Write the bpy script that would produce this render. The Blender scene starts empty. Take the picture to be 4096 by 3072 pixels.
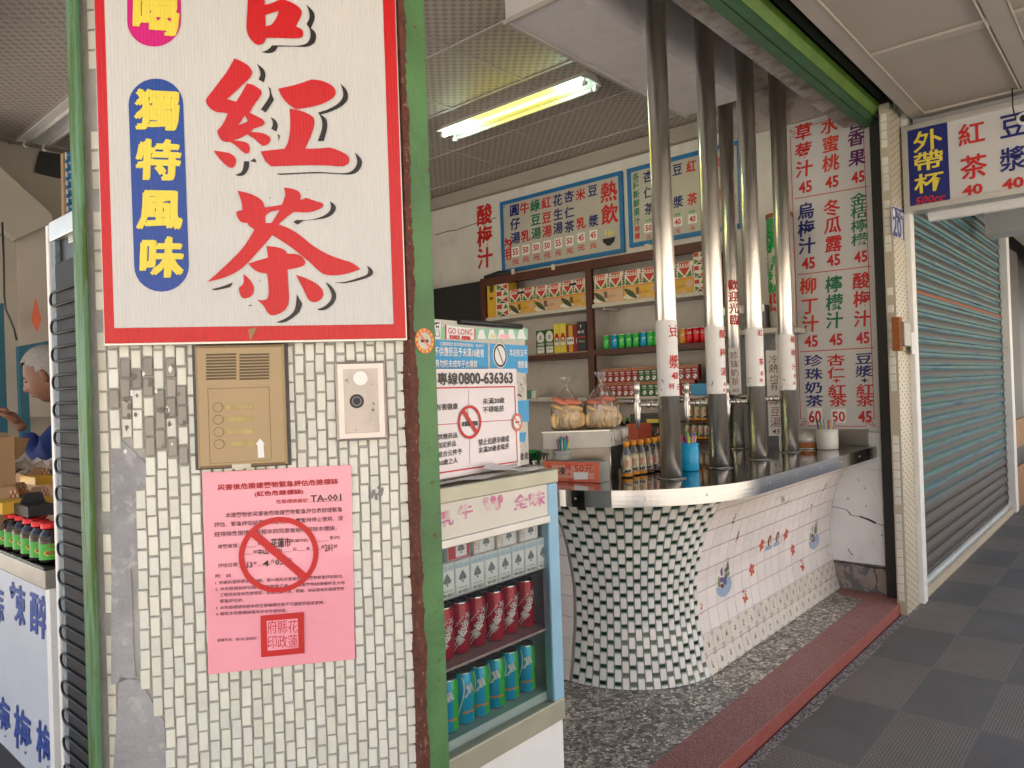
import bpy, bmesh, math, random
from mathutils import Vector, Matrix
random.seed(7)
PI=math.pi; R=math.radians
sc=bpy.context.scene; col=sc.collection
# ---------------------------------------------------------------- camera
H=1.5; F=2945.0/4096*2212; YAW,PIT,ROL=R(41.5),R(0.4),R(-1.96)
_f=Vector((math.cos(PIT)*math.cos(YAW),math.cos(PIT)*math.sin(YAW),math.sin(PIT)))
_r=Vector((math.sin(YAW),-math.cos(YAW),0)); _u=_r.cross(_f)
_r2=_r*math.cos(ROL)+_u*math.sin(ROL); _u2=-_r*math.sin(ROL)+_u*math.cos(ROL)
cam=bpy.data.cameras.new('camera'); co=bpy.data.objects.new('camera',cam); col.objects.link(co); sc.camera=co
cam.sensor_width=36; cam.lens=2945.0/4096*36; cam.clip_start=.02; cam.clip_end=400
m=Matrix((( _r2.x,_u2.x,-_f.x,0),(_r2.y,_u2.y,-_f.y,0),(_r2.z,_u2.z,-_f.z,H),(0,0,0,1))); co.matrix_world=m
# ---------------------------------------------------------------- sky, sun, exposure
w=bpy.data.worlds.new('World'); sc.world=w; w.use_nodes=True
nt=w.node_tree; bg=nt.nodes['Background']; sky=nt.nodes.new('ShaderNodeTexSky'); sky.sky_type='NISHITA'; sky.sun_disc=False
SUN_EL,SUN_AZ=R(58),R(35)     # azimuth: compass-like rotation used for both
sky.sun_elevation=SUN_EL; sky.sun_rotation=SUN_AZ; sky.dust_density=2.8; sky.air_density=1.2
nt.links.new(sky.outputs[0],bg.inputs[0]); bg.inputs[1].default_value=0.145
sl=bpy.data.lights.new('sun','SUN'); sl.energy=4.8; sl.angle=R(.5); sl.color=(1,.94,.86)
so=bpy.data.objects.new('sun',sl); col.objects.link(so)
sd=Vector((math.sin(SUN_AZ)*math.cos(SUN_EL),math.cos(SUN_AZ)*math.cos(SUN_EL),math.sin(SUN_EL)))
so.rotation_euler=sd.to_track_quat('Z','Y').to_euler(); so.location=(6,8,14)
vs=sc.view_settings; vs.view_transform='Standard'; vs.look='None'; vs.gamma=1; vs.exposure=1.6
sc.cycles.max_bounces=10; sc.cycles.diffuse_bounces=5; sc.cycles.glossy_bounces=4; sc.cycles.transparent_max_bounces=12
sc.cycles.use_denoising=True
# ---------------------------------------------------------------- pixel rays onto the real planes of the place (2212 px wide photo)
def ray(x,y):
    return _r2*((x-1106)/F)+_u2*(-(y-829.44)/F)+_f
O=Vector((0,0,H))
def FX(x,y,X): d=ray(x,y); return d*(X/d.x)+O
def FY(x,y,Y): d=ray(x,y); return d*(Y/d.y)+O
def FZ(x,y,Z): d=ray(x,y); return d*((Z-H)/d.z)+O
PA=R(-36); PU=Vector((math.cos(PA),math.sin(PA),0)); PN=Vector((math.sin(PA),-math.cos(PA),0)); PO=Vector((1.2416,1.30,0))
def FP(x,y,off=0):
    d=ray(x,y); k=(PN.dot(PO)+off)/PN.dot(d); return d*k+O
Zv=Vector((0,0,1))
class Frame:
    def __init__(s,u,n,un): s.u=Vector(u); s.n=Vector(n); s.un=un
FACX=lambda X:Frame((0,-1,0),(-1,0,0),lambda x,y:FX(x,y,X))
FACY=lambda Y:Frame((1,0,0),(0,-1,0),lambda x,y:FY(x,y,Y))
PIL=lambda off=0:Frame(PU,PN,lambda x,y:FP(x,y,off))
# ---------------------------------------------------------------- mesh building
class MB:
    def __init__(s): s.v=[]; s.f=[]; s.m=[]; s.c=[]; s.sm=[]
    def add(s,vs,fs,mi=0,smooth=False,c=None):
        b=len(s.v); s.v+= [tuple(v) for v in vs]
        for f in fs: s.f.append([b+i for i in f]); s.m.append(mi); s.sm.append(smooth); s.c.append(c)
    def box(s,a,b,mi=0,M=None,c=None):
        x0,y0,z0=a; x1,y1,z1=b
        if x0>x1:x0,x1=x1,x0
        if y0>y1:y0,y1=y1,y0
        if z0>z1:z0,z1=z1,z0
        vs=[Vector(p) for p in ((x0,y0,z0),(x1,y0,z0),(x1,y1,z0),(x0,y1,z0),(x0,y0,z1),(x1,y0,z1),(x1,y1,z1),(x0,y1,z1))]
        if M is not None: vs=[M@v for v in vs]
        s.add(vs,[(0,3,2,1),(4,5,6,7),(0,1,5,4),(1,2,6,5),(2,3,7,6),(3,0,4,7)],mi,False,c)
    def bbox(s,o,u,v,n,w,h,d,bev=.002,mi=0,c=None):
        # box in a frame: origin o = lower-left-back, raised along n with bevelled front edge
        P=lambda a,b,e:o+u*a+v*b+n*e
        k=min(bev,w*.3,h*.3,d*.9)
        vs=[P(0,0,0),P(w,0,0),P(w,h,0),P(0,h,0),P(0,0,d-k),P(w,0,d-k),P(w,h,d-k),P(0,h,d-k),P(k,k,d),P(w-k,k,d),P(w-k,h-k,d),P(k,h-k,d)]
        s.add(vs,[(3,2,1,0),(0,1,5,4),(1,2,6,5),(2,3,7,6),(3,0,4,7),(4,5,9,8),(5,6,10,9),(6,7,11,10),(7,4,8,11),(8,9,10,11)],mi,False,c)
    def lathe(s,prof,c=(0,0,0),n=24,mi=0,caps=True,smooth=True,ax='z',mis=None):
        b=len(s.v); c=Vector(c); rows=[]
        for r,z in prof:
            row=[]
            for i in range(n):
                a=2*PI*i/n; x,y=r*math.cos(a),r*math.sin(a)
                p={'z':(x,y,z),'y':(x,z,y),'x':(z,x,y)}[ax]
                row.append(tuple(c+Vector(p)))
            rows.append(row)
        for r in rows: s.v+=r
        for j in range(len(prof)-1):
            for i in range(n):
                q=[b+j*n+i,b+j*n+(i+1)%n,b+(j+1)*n+(i+1)%n,b+(j+1)*n+i]
                if ax=='y': q=q[::-1]
                s.f.append(q); s.m.append(mis[j] if mis else mi); s.sm.append(smooth); s.c.append(None)
        if caps:
            for j,rev in ((0,True),(len(prof)-1,False)):
                if prof[j][0]>1e-5:
                    q=[b+j*n+i for i in range(n)]
                    if rev!=(ax=='y'): q=q[::-1]
                    s.f.append(q); s.m.append(mi if not mis else mis[min(j,len(mis)-1)]); s.sm.append(False); s.c.append(None)
    def tube(s,pts,r,n=8,mi=0,caps=True,c=None):
        pts=[Vector(p) for p in pts]; rs=r if isinstance(r,(list,tuple)) else [r]*len(pts)
        b=len(s.v); t=None; N=len(pts)
        for i,p in enumerate(pts):
            d=(pts[min(i+1,N-1)]-pts[max(i-1,0)]).normalized()
            if t is None:
                t=d.orthogonal().normalized()
            else: t=(t-d*t.dot(d)).normalized()
            q=d.cross(t)
            for k in range(n):
                a=2*PI*k/n; s.v.append(tuple(p+(t*math.cos(a)+q*math.sin(a))*rs[i]))
        for i in range(N-1):
            for k in range(n):
                s.f.append([b+i*n+k,b+i*n+(k+1)%n,b+(i+1)*n+(k+1)%n,b+(i+1)*n+k]); s.m.append(mi); s.sm.append(True); s.c.append(c)
        if caps:
            s.f.append([b+k for k in range(n)][::-1]); s.f.append([b+(N-1)*n+k for k in range(n)])
            s.m+=[mi,mi]; s.sm+=[False,False]; s.c+=[c,c]
    def prism(s,poly,d,mi=0,c=None,smooth=False):
        # poly: list of 3D points (ccw seen from front), extruded by vector -d behind
        n=len(poly); d=Vector(d); vs=[Vector(p) for p in poly]+[Vector(p)-d for p in poly]
        fs=[list(range(n)),[n+i for i in range(n)][::-1]]+[[i,n+i,n+(i+1)%n,(i+1)%n] for i in range(n)]
        s.add(vs,fs,mi,smooth,c)
    def quad(s,a,b,c_,d,mi=0,c=None): s.add([a,b,c_,d],[(0,1,2,3)],mi,False,c)
    def build(s,name,mats,parent=None,fix=False,bevel=0):
        me=bpy.data.meshes.new(name)
        me.from_pydata(s.v,[],s.f)
        if not isinstance(mats,(list,tuple)): mats=[mats]
        for mt in mats: me.materials.append(mt)
        me.polygons.foreach_set('material_index',s.m); me.polygons.foreach_set('use_smooth',s.sm)
        if any(c is not None for c in s.c):
            ca=me.color_attributes.new('tint','FLOAT_COLOR','CORNER'); k=0; data=[]
            for p,c in zip(me.polygons,s.c):
                for _ in range(p.loop_total): data+=list(c or (1,1,1))+[1]
            ca.data.foreach_set('color',data)
        me.update()
        if fix:
            bm=bmesh.new(); bm.from_mesh(me); bmesh.ops.recalc_face_normals(bm,faces=bm.faces); bm.to_mesh(me); bm.free()
        o=bpy.data.objects.new(name,me); col.objects.link(o)
        if parent: o.parent=parent
        if bevel:
            md=o.modifiers.new('bevel','BEVEL'); md.width=bevel; md.segments=2; md.limit_method='ANGLE'
        return o
def tag(o,label,cat=None,group=None):
    o['label']=label
    if cat: o['category']=cat
    if group: o['group']=group
    return o
def thing(name,label,cat,group=None,loc=(0,0,0)):
    o=bpy.data.objects.new(name,None); col.objects.link(o); o.location=loc; o.empty_display_size=.1
    return tag(o,label,cat,group)
def kids(o): return [c for c in bpy.data.objects if c.parent==o]
def dup(o,loc,label=None,rotz=None,group=None,parent=None):
    c=o.copy(); col.objects.link(c); c.parent=parent
    if parent is None:
        c.location=loc
        if rotz is not None: c.rotation_euler=(0,0,rotz)
    if label: c['label']=label
    if group: c['group']=group
    for k in TREE.get(o.name,[]):
        dup(k,None,parent=c)
    return c
TREE={}
def reg(o,ch): TREE[o.name]=ch
def structure(o): o['kind']='structure'; return o
# ---------------------------------------------------------------- materials
def mat(name,c,rough=.55,metal=0,var=.08,vs=6,bump=0,bs=60,c2=None,mix2=(.5,.6),s2=5,spec=None,tint=False,trans=0,emis=None,stretch=None,rnd=0,coat=0,alpha=None):
    mt=bpy.data.materials.new(name); mt.use_nodes=True; t=mt.node_tree; N=t.nodes; L=t.links; b=N['Principled BSDF']
    b.inputs['Roughness'].default_value=rough; b.inputs['Metallic'].default_value=metal
    if coat: b.inputs['Coat Weight'].default_value=coat
    if spec is not None: b.inputs['Specular IOR Level'].default_value=spec
    tc=N.new('ShaderNodeTexCoord'); mp=N.new('ShaderNodeMapping'); L.new(tc.outputs['Object'],mp.inputs[0])
    if stretch: mp.inputs['Scale'].default_value=stretch
    no=N.new('ShaderNodeTexNoise'); no.inputs['Scale'].default_value=vs; no.inputs['Detail'].default_value=6; L.new(mp.outputs[0],no.inputs[0])
    base=N.new('ShaderNodeMix'); base.data_type='RGBA'; base.blend_type='MULTIPLY'; base.inputs[0].default_value=1
    base.inputs[6].default_value=(*c,1)
    mr=N.new('ShaderNodeMapRange'); mr.inputs['From Min'].default_value=.25; mr.inputs['From Max'].default_value=.75
    mr.inputs['To Min'].default_value=1-var; mr.inputs['To Max'].default_value=1+var*.6
    L.new(no.outputs[0],mr.inputs[0]); cb=N.new('ShaderNodeCombineColor')
    for i in range(3): L.new(mr.outputs[0],cb.inputs[i])
    L.new(cb.outputs[0],base.inputs[7]); out=base.outputs[2]
    if c2:
        n2=N.new('ShaderNodeTexNoise'); n2.inputs['Scale'].default_value=s2; n2.inputs['Detail'].default_value=9; n2.inputs['Roughness'].default_value=.65; L.new(mp.outputs[0],n2.inputs[0])
        m2=N.new('ShaderNodeMapRange'); m2.inputs['From Min'].default_value=mix2[0]; m2.inputs['From Max'].default_value=mix2[1]; L.new(n2.outputs[0],m2.inputs[0])
        mx=N.new('ShaderNodeMix'); mx.data_type='RGBA'; L.new(m2.outputs[0],mx.inputs[0]); L.new(out,mx.inputs[6]); mx.inputs[7].default_value=(*c2,1); out=mx.outputs[2]
    if tint:
        at=N.new('ShaderNodeAttribute'); at.attribute_name='tint'; mx=N.new('ShaderNodeMix'); mx.data_type='RGBA'; mx.blend_type='MULTIPLY'; mx.inputs[0].default_value=1
        L.new(out,mx.inputs[6]); L.new(at.outputs[0],mx.inputs[7]); out=mx.outputs[2]
    if rnd:
        oi=N.new('ShaderNodeObjectInfo'); hs=N.new('ShaderNodeHueSaturation'); mr3=N.new('ShaderNodeMapRange'); mr3.inputs['To Min'].default_value=1-rnd; mr3.inputs['To Max'].default_value=1+rnd
        L.new(oi.outputs['Random'],mr3.inputs[0]); L.new(mr3.outputs[0],hs.inputs['Value']); L.new(out,hs.inputs['Color']); out=hs.outputs[0]
    L.new(out,b.inputs['Base Color'])
    if bump:
        nb=N.new('ShaderNodeTexNoise'); nb.inputs['Scale'].default_value=bs; nb.inputs['Detail'].default_value=5; L.new(mp.outputs[0],nb.inputs[0])
        bp=N.new('ShaderNodeBump'); bp.inputs['Strength'].default_value=bump; bp.inputs['Distance'].default_value=.01; L.new(nb.outputs[0],bp.inputs['Height']); L.new(bp.outputs[0],b.inputs['Normal'])
    if trans: b.inputs['Transmission Weight'].default_value=trans
    if alpha is not None: b.inputs['Alpha'].default_value=alpha
    if emis: b.inputs['Emission Color'].default_value=(*emis[0],1); b.inputs['Emission Strength'].default_value=emis[1]
    return mt
def nodes(mt): t=mt.node_tree; return t,t.nodes,t.links,t.nodes['Principled BSDF']
def link_from(mt): 
    b=mt.node_tree.nodes['Principled BSDF']; return b.inputs['Base Color'].links[0].from_socket
def mathn(N,L,op,a,b=None,c=None):
    n=N.new('ShaderNodeMath'); n.operation=op
    for i,v in enumerate((a,b,c)):
        if v is None: continue
        if isinstance(v,(int,float)): n.inputs[i].default_value=v
        else: L.new(v,n.inputs[i])
    return n.outputs[0]
def mixc(N,L,f,a,b,blend='MIX'):
    n=N.new('ShaderNodeMix'); n.data_type='RGBA'; n.blend_type=blend
    if isinstance(f,(int,float)): n.inputs[0].default_value=f
    else: L.new(f,n.inputs[0])
    for i,v in ((6,a),(7,b)):
        if isinstance(v,tuple): n.inputs[i].default_value=(*v,1)
        else: L.new(v,n.inputs[i])
    return n.outputs[2]
def coords(N,L):
    tc=N.new('ShaderNodeTexCoord'); sx=N.new('ShaderNodeSeparateXYZ'); L.new(tc.outputs['Object'],sx.inputs[0]); return tc.outputs['Object'],sx
def _unused(N,L):
    tc=N.new('ShaderNodeTexCoord'); sx=N.new('ShaderNodeSeparateXYZ'); L.new(tc.outputs['Object'],sx.inputs[0]); return tc.outputs['Object'],sx.outputs
M={}
M['white_paint']=mat('white_paint',(.78,.78,.76),.5,var=.07,vs=9,c2=(.5,.47,.42),mix2=(.62,.8),s2=14)
M['wall']=mat('wall_plaster',(.72,.70,.66),.8,var=.10,vs=3,bump=.15,bs=90,c2=(.56,.52,.46),mix2=(.56,.78),s2=4)
M['wall_low']=mat('white_wall_paint',(.80,.81,.82),.6,var=.10,vs=4,bump=.2,bs=50,c2=(.5,.5,.5),mix2=(.58,.8),s2=7)
M['concrete']=mat('stained_concrete',(.46,.42,.39),.85,var=.2,vs=4,bump=.4,bs=40,c2=(.25,.21,.18),mix2=(.48,.62),s2=6)
M['grout']=mat('grey_mortar',(.42,.41,.385),.9,var=.2,vs=20,bump=.3,bs=150)
M['mortar_patch']=mat('cement_patch',(.33,.33,.34),.9,var=.25,vs=9,bump=.6,bs=60,c2=(.45,.44,.43),mix2=(.55,.65),s2=20)
M['pil_tile']=mat('glazed_cream_tile',(.72,.725,.65),.25,var=.06,vs=30,bump=.12,bs=60,tint=True,c2=(.45,.42,.36),mix2=(.66,.78),s2=40)
M['beige_tile']=mat('beige_tile',(.62,.57,.46),.35,var=.1,vs=12)
M['ctr_tile']=mat('white_glazed_tile',(.86,.81,.79),.14,var=.04,vs=8,tint=True)
M['mos_white']=mat('speckled_white_mosaic',(.82,.82,.79),.25,var=.05,vs=20,c2=(.42,.38,.30),mix2=(.66,.72),s2=90,tint=True)
M['mos_green']=mat('dark_green_glass_mosaic',(.012,.035,.012),.12,var=.4,vs=30,tint=True)
M['mos_grout']=mat('teal_grey_grout',(.20,.27,.28),.8,var=.2,vs=15)
M['ctr_grout']=mat('tile_joint_grout',(.36,.33,.31),.85,var=.2,vs=15)
M['steel']=mat('polished_steel',(.88,.85,.80),.30,1,var=.10,vs=5,stretch=(14,14,.6),bump=.05,bs=9)
M['steel_top']=mat('steel_counter_top',(.50,.49,.48),.08,1,var=.08,vs=4,bump=.02,bs=7)
M['steel_dull']=mat('dull_steel',(.36,.34,.31),.38,1,var=.15,vs=8,bump=.05,bs=30)
M['alu']=mat('aluminium',(.66,.65,.62),.35,.85,var=.1,vs=9)
M['black_iron']=mat('black_iron',(.012,.012,.012),.5,var=.3,vs=20,bump=.2,bs=80)
M['green_paint']=mat('worn_green_paint',(.085,.215,.075),.45,var=.35,vs=5,bump=.35,bs=40,c2=(.13,.045,.025),mix2=(.61,.64),s2=26)
M['green_rust']=mat('rusty_edge',(.12,.035,.022),.75,var=.45,vs=40,bump=.6,bs=90,c2=(.26,.13,.09),mix2=(.58,.64),s2=60)
M['moss_paint']=mat('mossy_green_paint',(.09,.22,.10),.5,var=.35,vs=6,bump=.3,bs=40,c2=(.045,.12,.01),mix2=(.47,.52),s2=9,stretch=(3,3,.35))
M['green_beam']=mat('green_beam_paint',(.045,.12,.055),.5,var=.3,vs=6,bump=.3,bs=40,c2=(.05,.045,.03),mix2=(.58,.7),s2=12)
M['green_bright']=mat('bright_green_paint',(.11,.22,.025),.45,var=.3,vs=10,bump=.3,bs=30)
M['red']=mat('red_print',(.56,.006,.010),.3,var=.03); M['red2']=mat('red_paint',(.55,.012,.012),.45,var=.1)
M['blackp']=mat('black_print',(.014,.011,.012),.35,var=.05)
M['blue_print']=mat('blue_print',(.012,.06,.32),.3,var=.04); M['navy']=mat('navy_print',(.008,.015,.16),.4,var=.05)
M['magenta']=mat('magenta_print',(.60,.005,.19),.3,var=.03); M['yellow']=mat('yellow_print',(.80,.66,.07),.35,var=.04)
M['greenp']=mat('green_print',(.0,.16,.075),.4,var=.05); M['purple']=mat('purple_print',(.11,.008,.10),.4,var=.05)
M['greenb']=mat('bright_green_print',(.0,.36,.06),.4,var=.05)
M['brushblue']=mat('blue_brush_ink',(.006,.045,.28),.5,var=.2,vs=20)
M['sign_blue']=mat('sign_frame_blue',(.01,.16,.42),.4,var=.1); M['skyblue']=mat('poster_sky_blue',(.0,.30,.62),.35,var=.08,vs=12)
M['board']=mat('white_board',(.58,.575,.57),.38,var=.03,bump=.02); M['menu']=mat('aged_menu_panel',(.50,.47,.42),.4,var=.08,vs=3)
M['white']=mat('clean_white',(.80,.80,.79),.4,var=.04)
M['paper']=mat('white_paper',(.74,.73,.72),.75,var=.05,bump=.1,bs=30); M['tape']=mat('yellowed_tape',(.62,.58,.46),.35,var=.15,vs=15)
M['pink']=mat('pink_paper',(.88,.35,.43),.28,var=.07,vs=5,bump=.35,bs=9,coat=.5)
M['brass']=mat('bronze_plastic',(.36,.265,.145),.38,.25,var=.05,vs=4)
M['brass_dk']=mat('dark_bronze_slots',(.10,.07,.035),.5,var=.1); M['label_yel']=mat('yellowed_label',(.44,.34,.12),.35,var=.25,vs=60)
M['wood_red']=mat('dark_red_wood',(.085,.022,.012),.45,var=.25,vs=6,bump=.1,bs=30)
M['shelf_white']=mat('white_shelf_paint',(.60,.57,.52),.6,var=.1,vs=8)
M['plywood']=mat('raw_wood_edge',(.35,.22,.12),.6,var=.2,vs=12,stretch=(1,6,1))
M['dark']=mat('dark_plastic',(.02,.02,.022),.4,var=.2); M['grey']=mat('grey_plastic',(.22,.22,.23),.5,var=.1)
M['olive_alu']=mat('bronze_aluminium_trim',(.46,.45,.35),.4,.4,var=.12,vs=9); M['blue_trim']=mat('light_blue_trim',(.28,.50,.66),.4,var=.1,vs=10)
M['rust']=mat('rust_stain',(.30,.10,.025),.8,var=.3,vs=60)
M['cardboard']=mat('cardboard',(.36,.22,.11),.8,var=.1,vs=10); M['kraft']=mat('kraft_board',(.42,.27,.16),.8,var=.1)
M['gift_yel']=mat('gift_box_yellow',(.72,.42,.04),.4,var=.1,vs=4,rnd=.1); M['gift_pink']=mat('gift_box_peach',(.66,.42,.26),.4,var=.1)
M['gift_orange']=mat('gift_box_orange',(.72,.24,.05),.4,var=.1)
M['pat_red']=mat('pattern_red',(.55,.04,.02),.4); M['pat_green']=mat('pattern_green',(.10,.22,.03),.4); M['cream']=mat('pattern_cream',(.78,.72,.62),.45)
M['squash']=mat('squash_green',(.05,.09,.03),.4,var=.4,vs=50)
M['can_red']=mat('can_dark_red',(.42,.01,.03),.25,.15,var=.05,rnd=.12); M['can_blue']=mat('can_sky_blue',(.0,.36,.68),.25,.15,var=.05); M['can_green']=mat('can_green',(.05,.52,.08),.25,.15,var=.05)
M['can_cola']=mat('can_bright_red',(.65,.005,.01),.2,.15,var=.05); M['can_alu']=mat('can_lid_aluminium',(.62,.62,.62),.25,1,var=.1)
M['can_silver']=mat('can_pale_ink',(.78,.77,.75),.35,.2)
M['orange']=mat('orange_plastic',(.75,.30,.02),.35,var=.08); M['green_cap']=mat('green_cap',(.02,.30,.02),.35)
M['milk_cream']=mat('milk_cream',(.72,.66,.42),.35,var=.04); M['milk_choc']=mat('milk_brown',(.36,.27,.24),.35,var=.04); M['milk_grey']=mat('milk_grey',(.30,.29,.28),.35)
M['cup_blue']=mat('cup_bright_blue',(.0,.33,.62),.35,var=.04); M['cup_white']=mat('ribbed_frosted_white',(.60,.60,.57),.4,var=.06)
M['coral']=mat('coral_paper',(.72,.16,.09),.6,var=.1); M['coral_lt']=mat('faded_coral_paper',(.72,.34,.24),.6,var=.1)
M['biscuit']=mat('biscuit',(.80,.56,.26),.6,var=.15,vs=20,bump=.2,bs=90,c2=(.62,.36,.12),mix2=(.58,.75),s2=35,rnd=.1); M['biscuit_pink']=mat('pink_biscuit',(.80,.26,.16),.6,var=.15,vs=20,bump=.2,bs=90,rnd=.1)
M['skin']=mat('skin',(.20,.09,.055),.6,var=.12,vs=25); M['hair']=mat('white_hair',(.30,.285,.26),.8,var=.2,vs=60,bump=.5,bs=200); M['sweater']=mat('blue_sweater',(.012,.03,.15),.85,var=.25,vs=25,bump=.3,bs=200)
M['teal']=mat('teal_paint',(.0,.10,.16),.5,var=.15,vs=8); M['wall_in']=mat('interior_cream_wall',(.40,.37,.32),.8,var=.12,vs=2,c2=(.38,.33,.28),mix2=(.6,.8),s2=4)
M['jar_glass']=mat('dark_jar_glass',(.015,.007,.004),.08,var=.2); M['jar_green']=mat('jar_green_label',(.03,.36,.02),.4,var=.1,vs=30); M['lid_red']=mat('red_metal_lid',(.55,.01,.015),.3,.3,var=.05)
M['carton_red']=mat('carton_red',(.34,.015,.02),.4,var=.3,vs=50); M['carton_green']=mat('carton_green',(.02,.12,.02),.4,var=.3,vs=50); M['peach']=mat('peach_strip',(.62,.24,.12),.45)
M['hairline']=mat('crack_dark',(.05,.045,.04),.9); M['asphalt']=mat('asphalt',(.10,.10,.10),.9,var=.2,vs=3,bump=.3,bs=60)
M['tube_off']=mat('unlit_tube',(.62,.60,.58),.35); M['tube_on']=mat('lit_tube',(1,.9,.1),.4,emis=((1,.92,.06),5)); M['tube_end']=mat('lit_tube_end',(1,1,.8),.4,emis=((.72,1,.78),12))
M['tray_paper']=mat('crumpled_paper',(.62,.60,.58),.8,bump=.5,bs=30)
for i,c in enumerate([(.75,.12,.30),(.85,.75,.05),(.05,.55,.15),(.0,.42,.50),(.03,.12,.55),(.65,.03,.04),(.45,.12,.45),(.75,.5,.5),(.02,.02,.02)]): M['straw%d'%i]=mat('straw_%s'%['pink','yellow','green','teal','blue','red','violet','pale','black'][i],c,.3,var=.02)
def glass(name,tint=(1,1,1),rough=.02,fac=.92):
    mt=bpy.data.materials.new(name); mt.use_nodes=True; t=mt.node_tree; N=t.nodes; L=t.links; N.remove(N['Principled BSDF'])
    tr=N.new('ShaderNodeBsdfTransparent'); tr.inputs[0].default_value=(*tint,1); g=N.new('ShaderNodeBsdfGlossy'); g.inputs['Roughness'].default_value=rough
    fr=N.new('ShaderNodeFresnel'); fr.inputs[0].default_value=1.5; mx=N.new('ShaderNodeMixShader')
    no=N.new('ShaderNodeTexNoise'); no.inputs['Scale'].default_value=3; bp=N.new('ShaderNodeBump'); bp.inputs['Strength'].default_value=.03; L.new(no.outputs[0],bp.inputs['Height']); L.new(bp.outputs[0],g.inputs['Normal'])
    a=mathn(N,L,'MULTIPLY_ADD',fr.outputs[0],1.0,1-fac); L.new(a,mx.inputs[0]); L.new(tr.outputs[0],mx.inputs[1]); L.new(g.outputs[0],mx.inputs[2]); L.new(mx.outputs[0],N['Material Output'].inputs[0]); return mt
M['glass']=glass('showcase_glass',(.90,.96,.96),fac=.96); M['bottle_glass']=glass('bottle_glass',(.93,.93,.91),fac=.95)
def bagmat():
    mt=glass('clear_plastic_bag',(.97,.97,.97),.08,.9); t=mt.node_tree; N=t.nodes; L=t.links
    g=[n for n in N if n.type=='BSDF_GLOSSY'][0]; no=N.new('ShaderNodeTexNoise'); no.inputs['Scale'].default_value=26; no.inputs['Detail'].default_value=4; no.inputs['Distortion'].default_value=1.2
    tc=N.new('ShaderNodeTexCoord'); mp=N.new('ShaderNodeMapping'); mp.inputs['Scale'].default_value=(1,1,.3); L.new(tc.outputs['Object'],mp.inputs[0]); L.new(mp.outputs[0],no.inputs[0])
    bp=N.new('ShaderNodeBump'); bp.inputs['Strength'].default_value=.9; bp.inputs['Distance'].default_value=.01; L.new(no.outputs[0],bp.inputs['Height']); L.new(bp.outputs[0],g.inputs['Normal'])
    df=N.new('ShaderNodeBsdfDiffuse'); df.inputs[0].default_value=(.8,.8,.78,1); mp.inputs['Scale'].default_value=(1.6,1.6,.22)  # diffuse white streaks stand in for glossy glints along the film's wrinkles
    k=N.new('ShaderNodeMapRange'); k.inputs['From Min'].default_value=.56; k.inputs['From Max'].default_value=.64; k.inputs['To Min'].default_value=.04; k.inputs['To Max'].default_value=.55; L.new(no.outputs[0],k.inputs[0])
    m2=N.new('ShaderNodeMixShader'); old=N['Material Output'].inputs[0].links[0].from_socket; L.new(k.outputs[0],m2.inputs[0]); L.new(old,m2.inputs[1]); L.new(df.outputs[0],m2.inputs[2]); L.new(m2.outputs[0],N['Material Output'].inputs[0]); return mt
M['bag']=bagmat(); [setattr(n.inputs[0],'default_value',1.32) for n in M['bag'].node_tree.nodes if n.type=='FRESNEL']
# rib bump on corrugated plastic boards (ribs run vertically)
def ribs(mt,axis,pitch,strength=.25,dist=.002):
    t,N,L,b=nodes(mt); tc=N.new('ShaderNodeTexCoord'); sx=N.new('ShaderNodeSeparateXYZ'); L.new(tc.outputs['Object'],sx.inputs[0])
    if axis=='p': 
        a=mathn(N,L,'MULTIPLY',sx.outputs[0],PU.x); c=mathn(N,L,'MULTIPLY_ADD',sx.outputs[1],PU.y,a)
    else: c=sx.outputs['XYZ'.index(axis)]
    no=N.new('ShaderNodeTexNoise'); no.inputs['Scale'].default_value=120; L.new(tc.outputs['Object'],no.inputs[0])
    s=mathn(N,L,'SINE',mathn(N,L,'MULTIPLY',c,2*PI/pitch)); h=mathn(N,L,'MULTIPLY_ADD',no.outputs[0],1.2,s)
    bp=N.new('ShaderNodeBump'); bp.inputs['Strength'].default_value=strength; bp.inputs['Distance'].default_value=dist; L.new(h,bp.inputs['Height']); L.new(bp.outputs[0],b.inputs['Normal'])
def clone(k,new,**kw): m2=M[k].copy(); m2.name=new; M[new]=m2; return m2
for k in ('red','blue_print','magenta','yellow','blackp','white'):
    ribs(clone(k,k+'_rib'),'p',.0075,.5,.0007)
for n_ in M['white_rib'].node_tree.nodes:
    if n_.type=='MIX' and n_.inputs[6].default_value[0]>.75: n_.inputs[6].default_value=(.60,.60,.585,1)
for k in ('board',): ribs(clone(k,'board_rib'),'Y',.009,.25,.0004)
# ---------------------------------------------------------------- lettering
_gc={}
def glyph(s,bold=0.0,res=2):
    k=(s,bold,res)
    if k in _gc: return _gc[k]
    cu=bpy.data.curves.new('t','FONT'); cu.body=s; cu.size=1; cu.offset=bold; cu.resolution_u=res; cu.fill_mode='FRONT'
    o=bpy.data.objects.new('t',cu); col.objects.link(o)
    dg=bpy.context.evaluated_depsgraph_get(); me=bpy.data.meshes.new_from_object(o.evaluated_get(dg))
    vs=[(v.co.x,v.co.y) for v in me.vertices]; fs=[tuple(p.vertices) for p in me.polygons]
    # make faces point to +z
    fs2=[]
    for f in fs:
        a=0
        for i in range(len(f)):
            x0,y0=vs[f[i]]; x1,y1=vs[f[(i+1)%len(f)]]; a+=x0*y1-x1*y0
        fs2.append(f if a>0 else f[::-1])
    bpy.data.objects.remove(o); bpy.data.curves.remove(cu); bpy.data.meshes.remove(me)
    if not vs: vs=[(0,0),(1,0),(1,1)]
    xs=[v[0] for v in vs]; ys=[v[1] for v in vs]
    _gc[k]=(vs,fs2,(min(xs),min(ys),max(xs),max(ys))); return _gc[k]
EMC=(.5,.38)   # centre of a CJK em box
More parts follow.
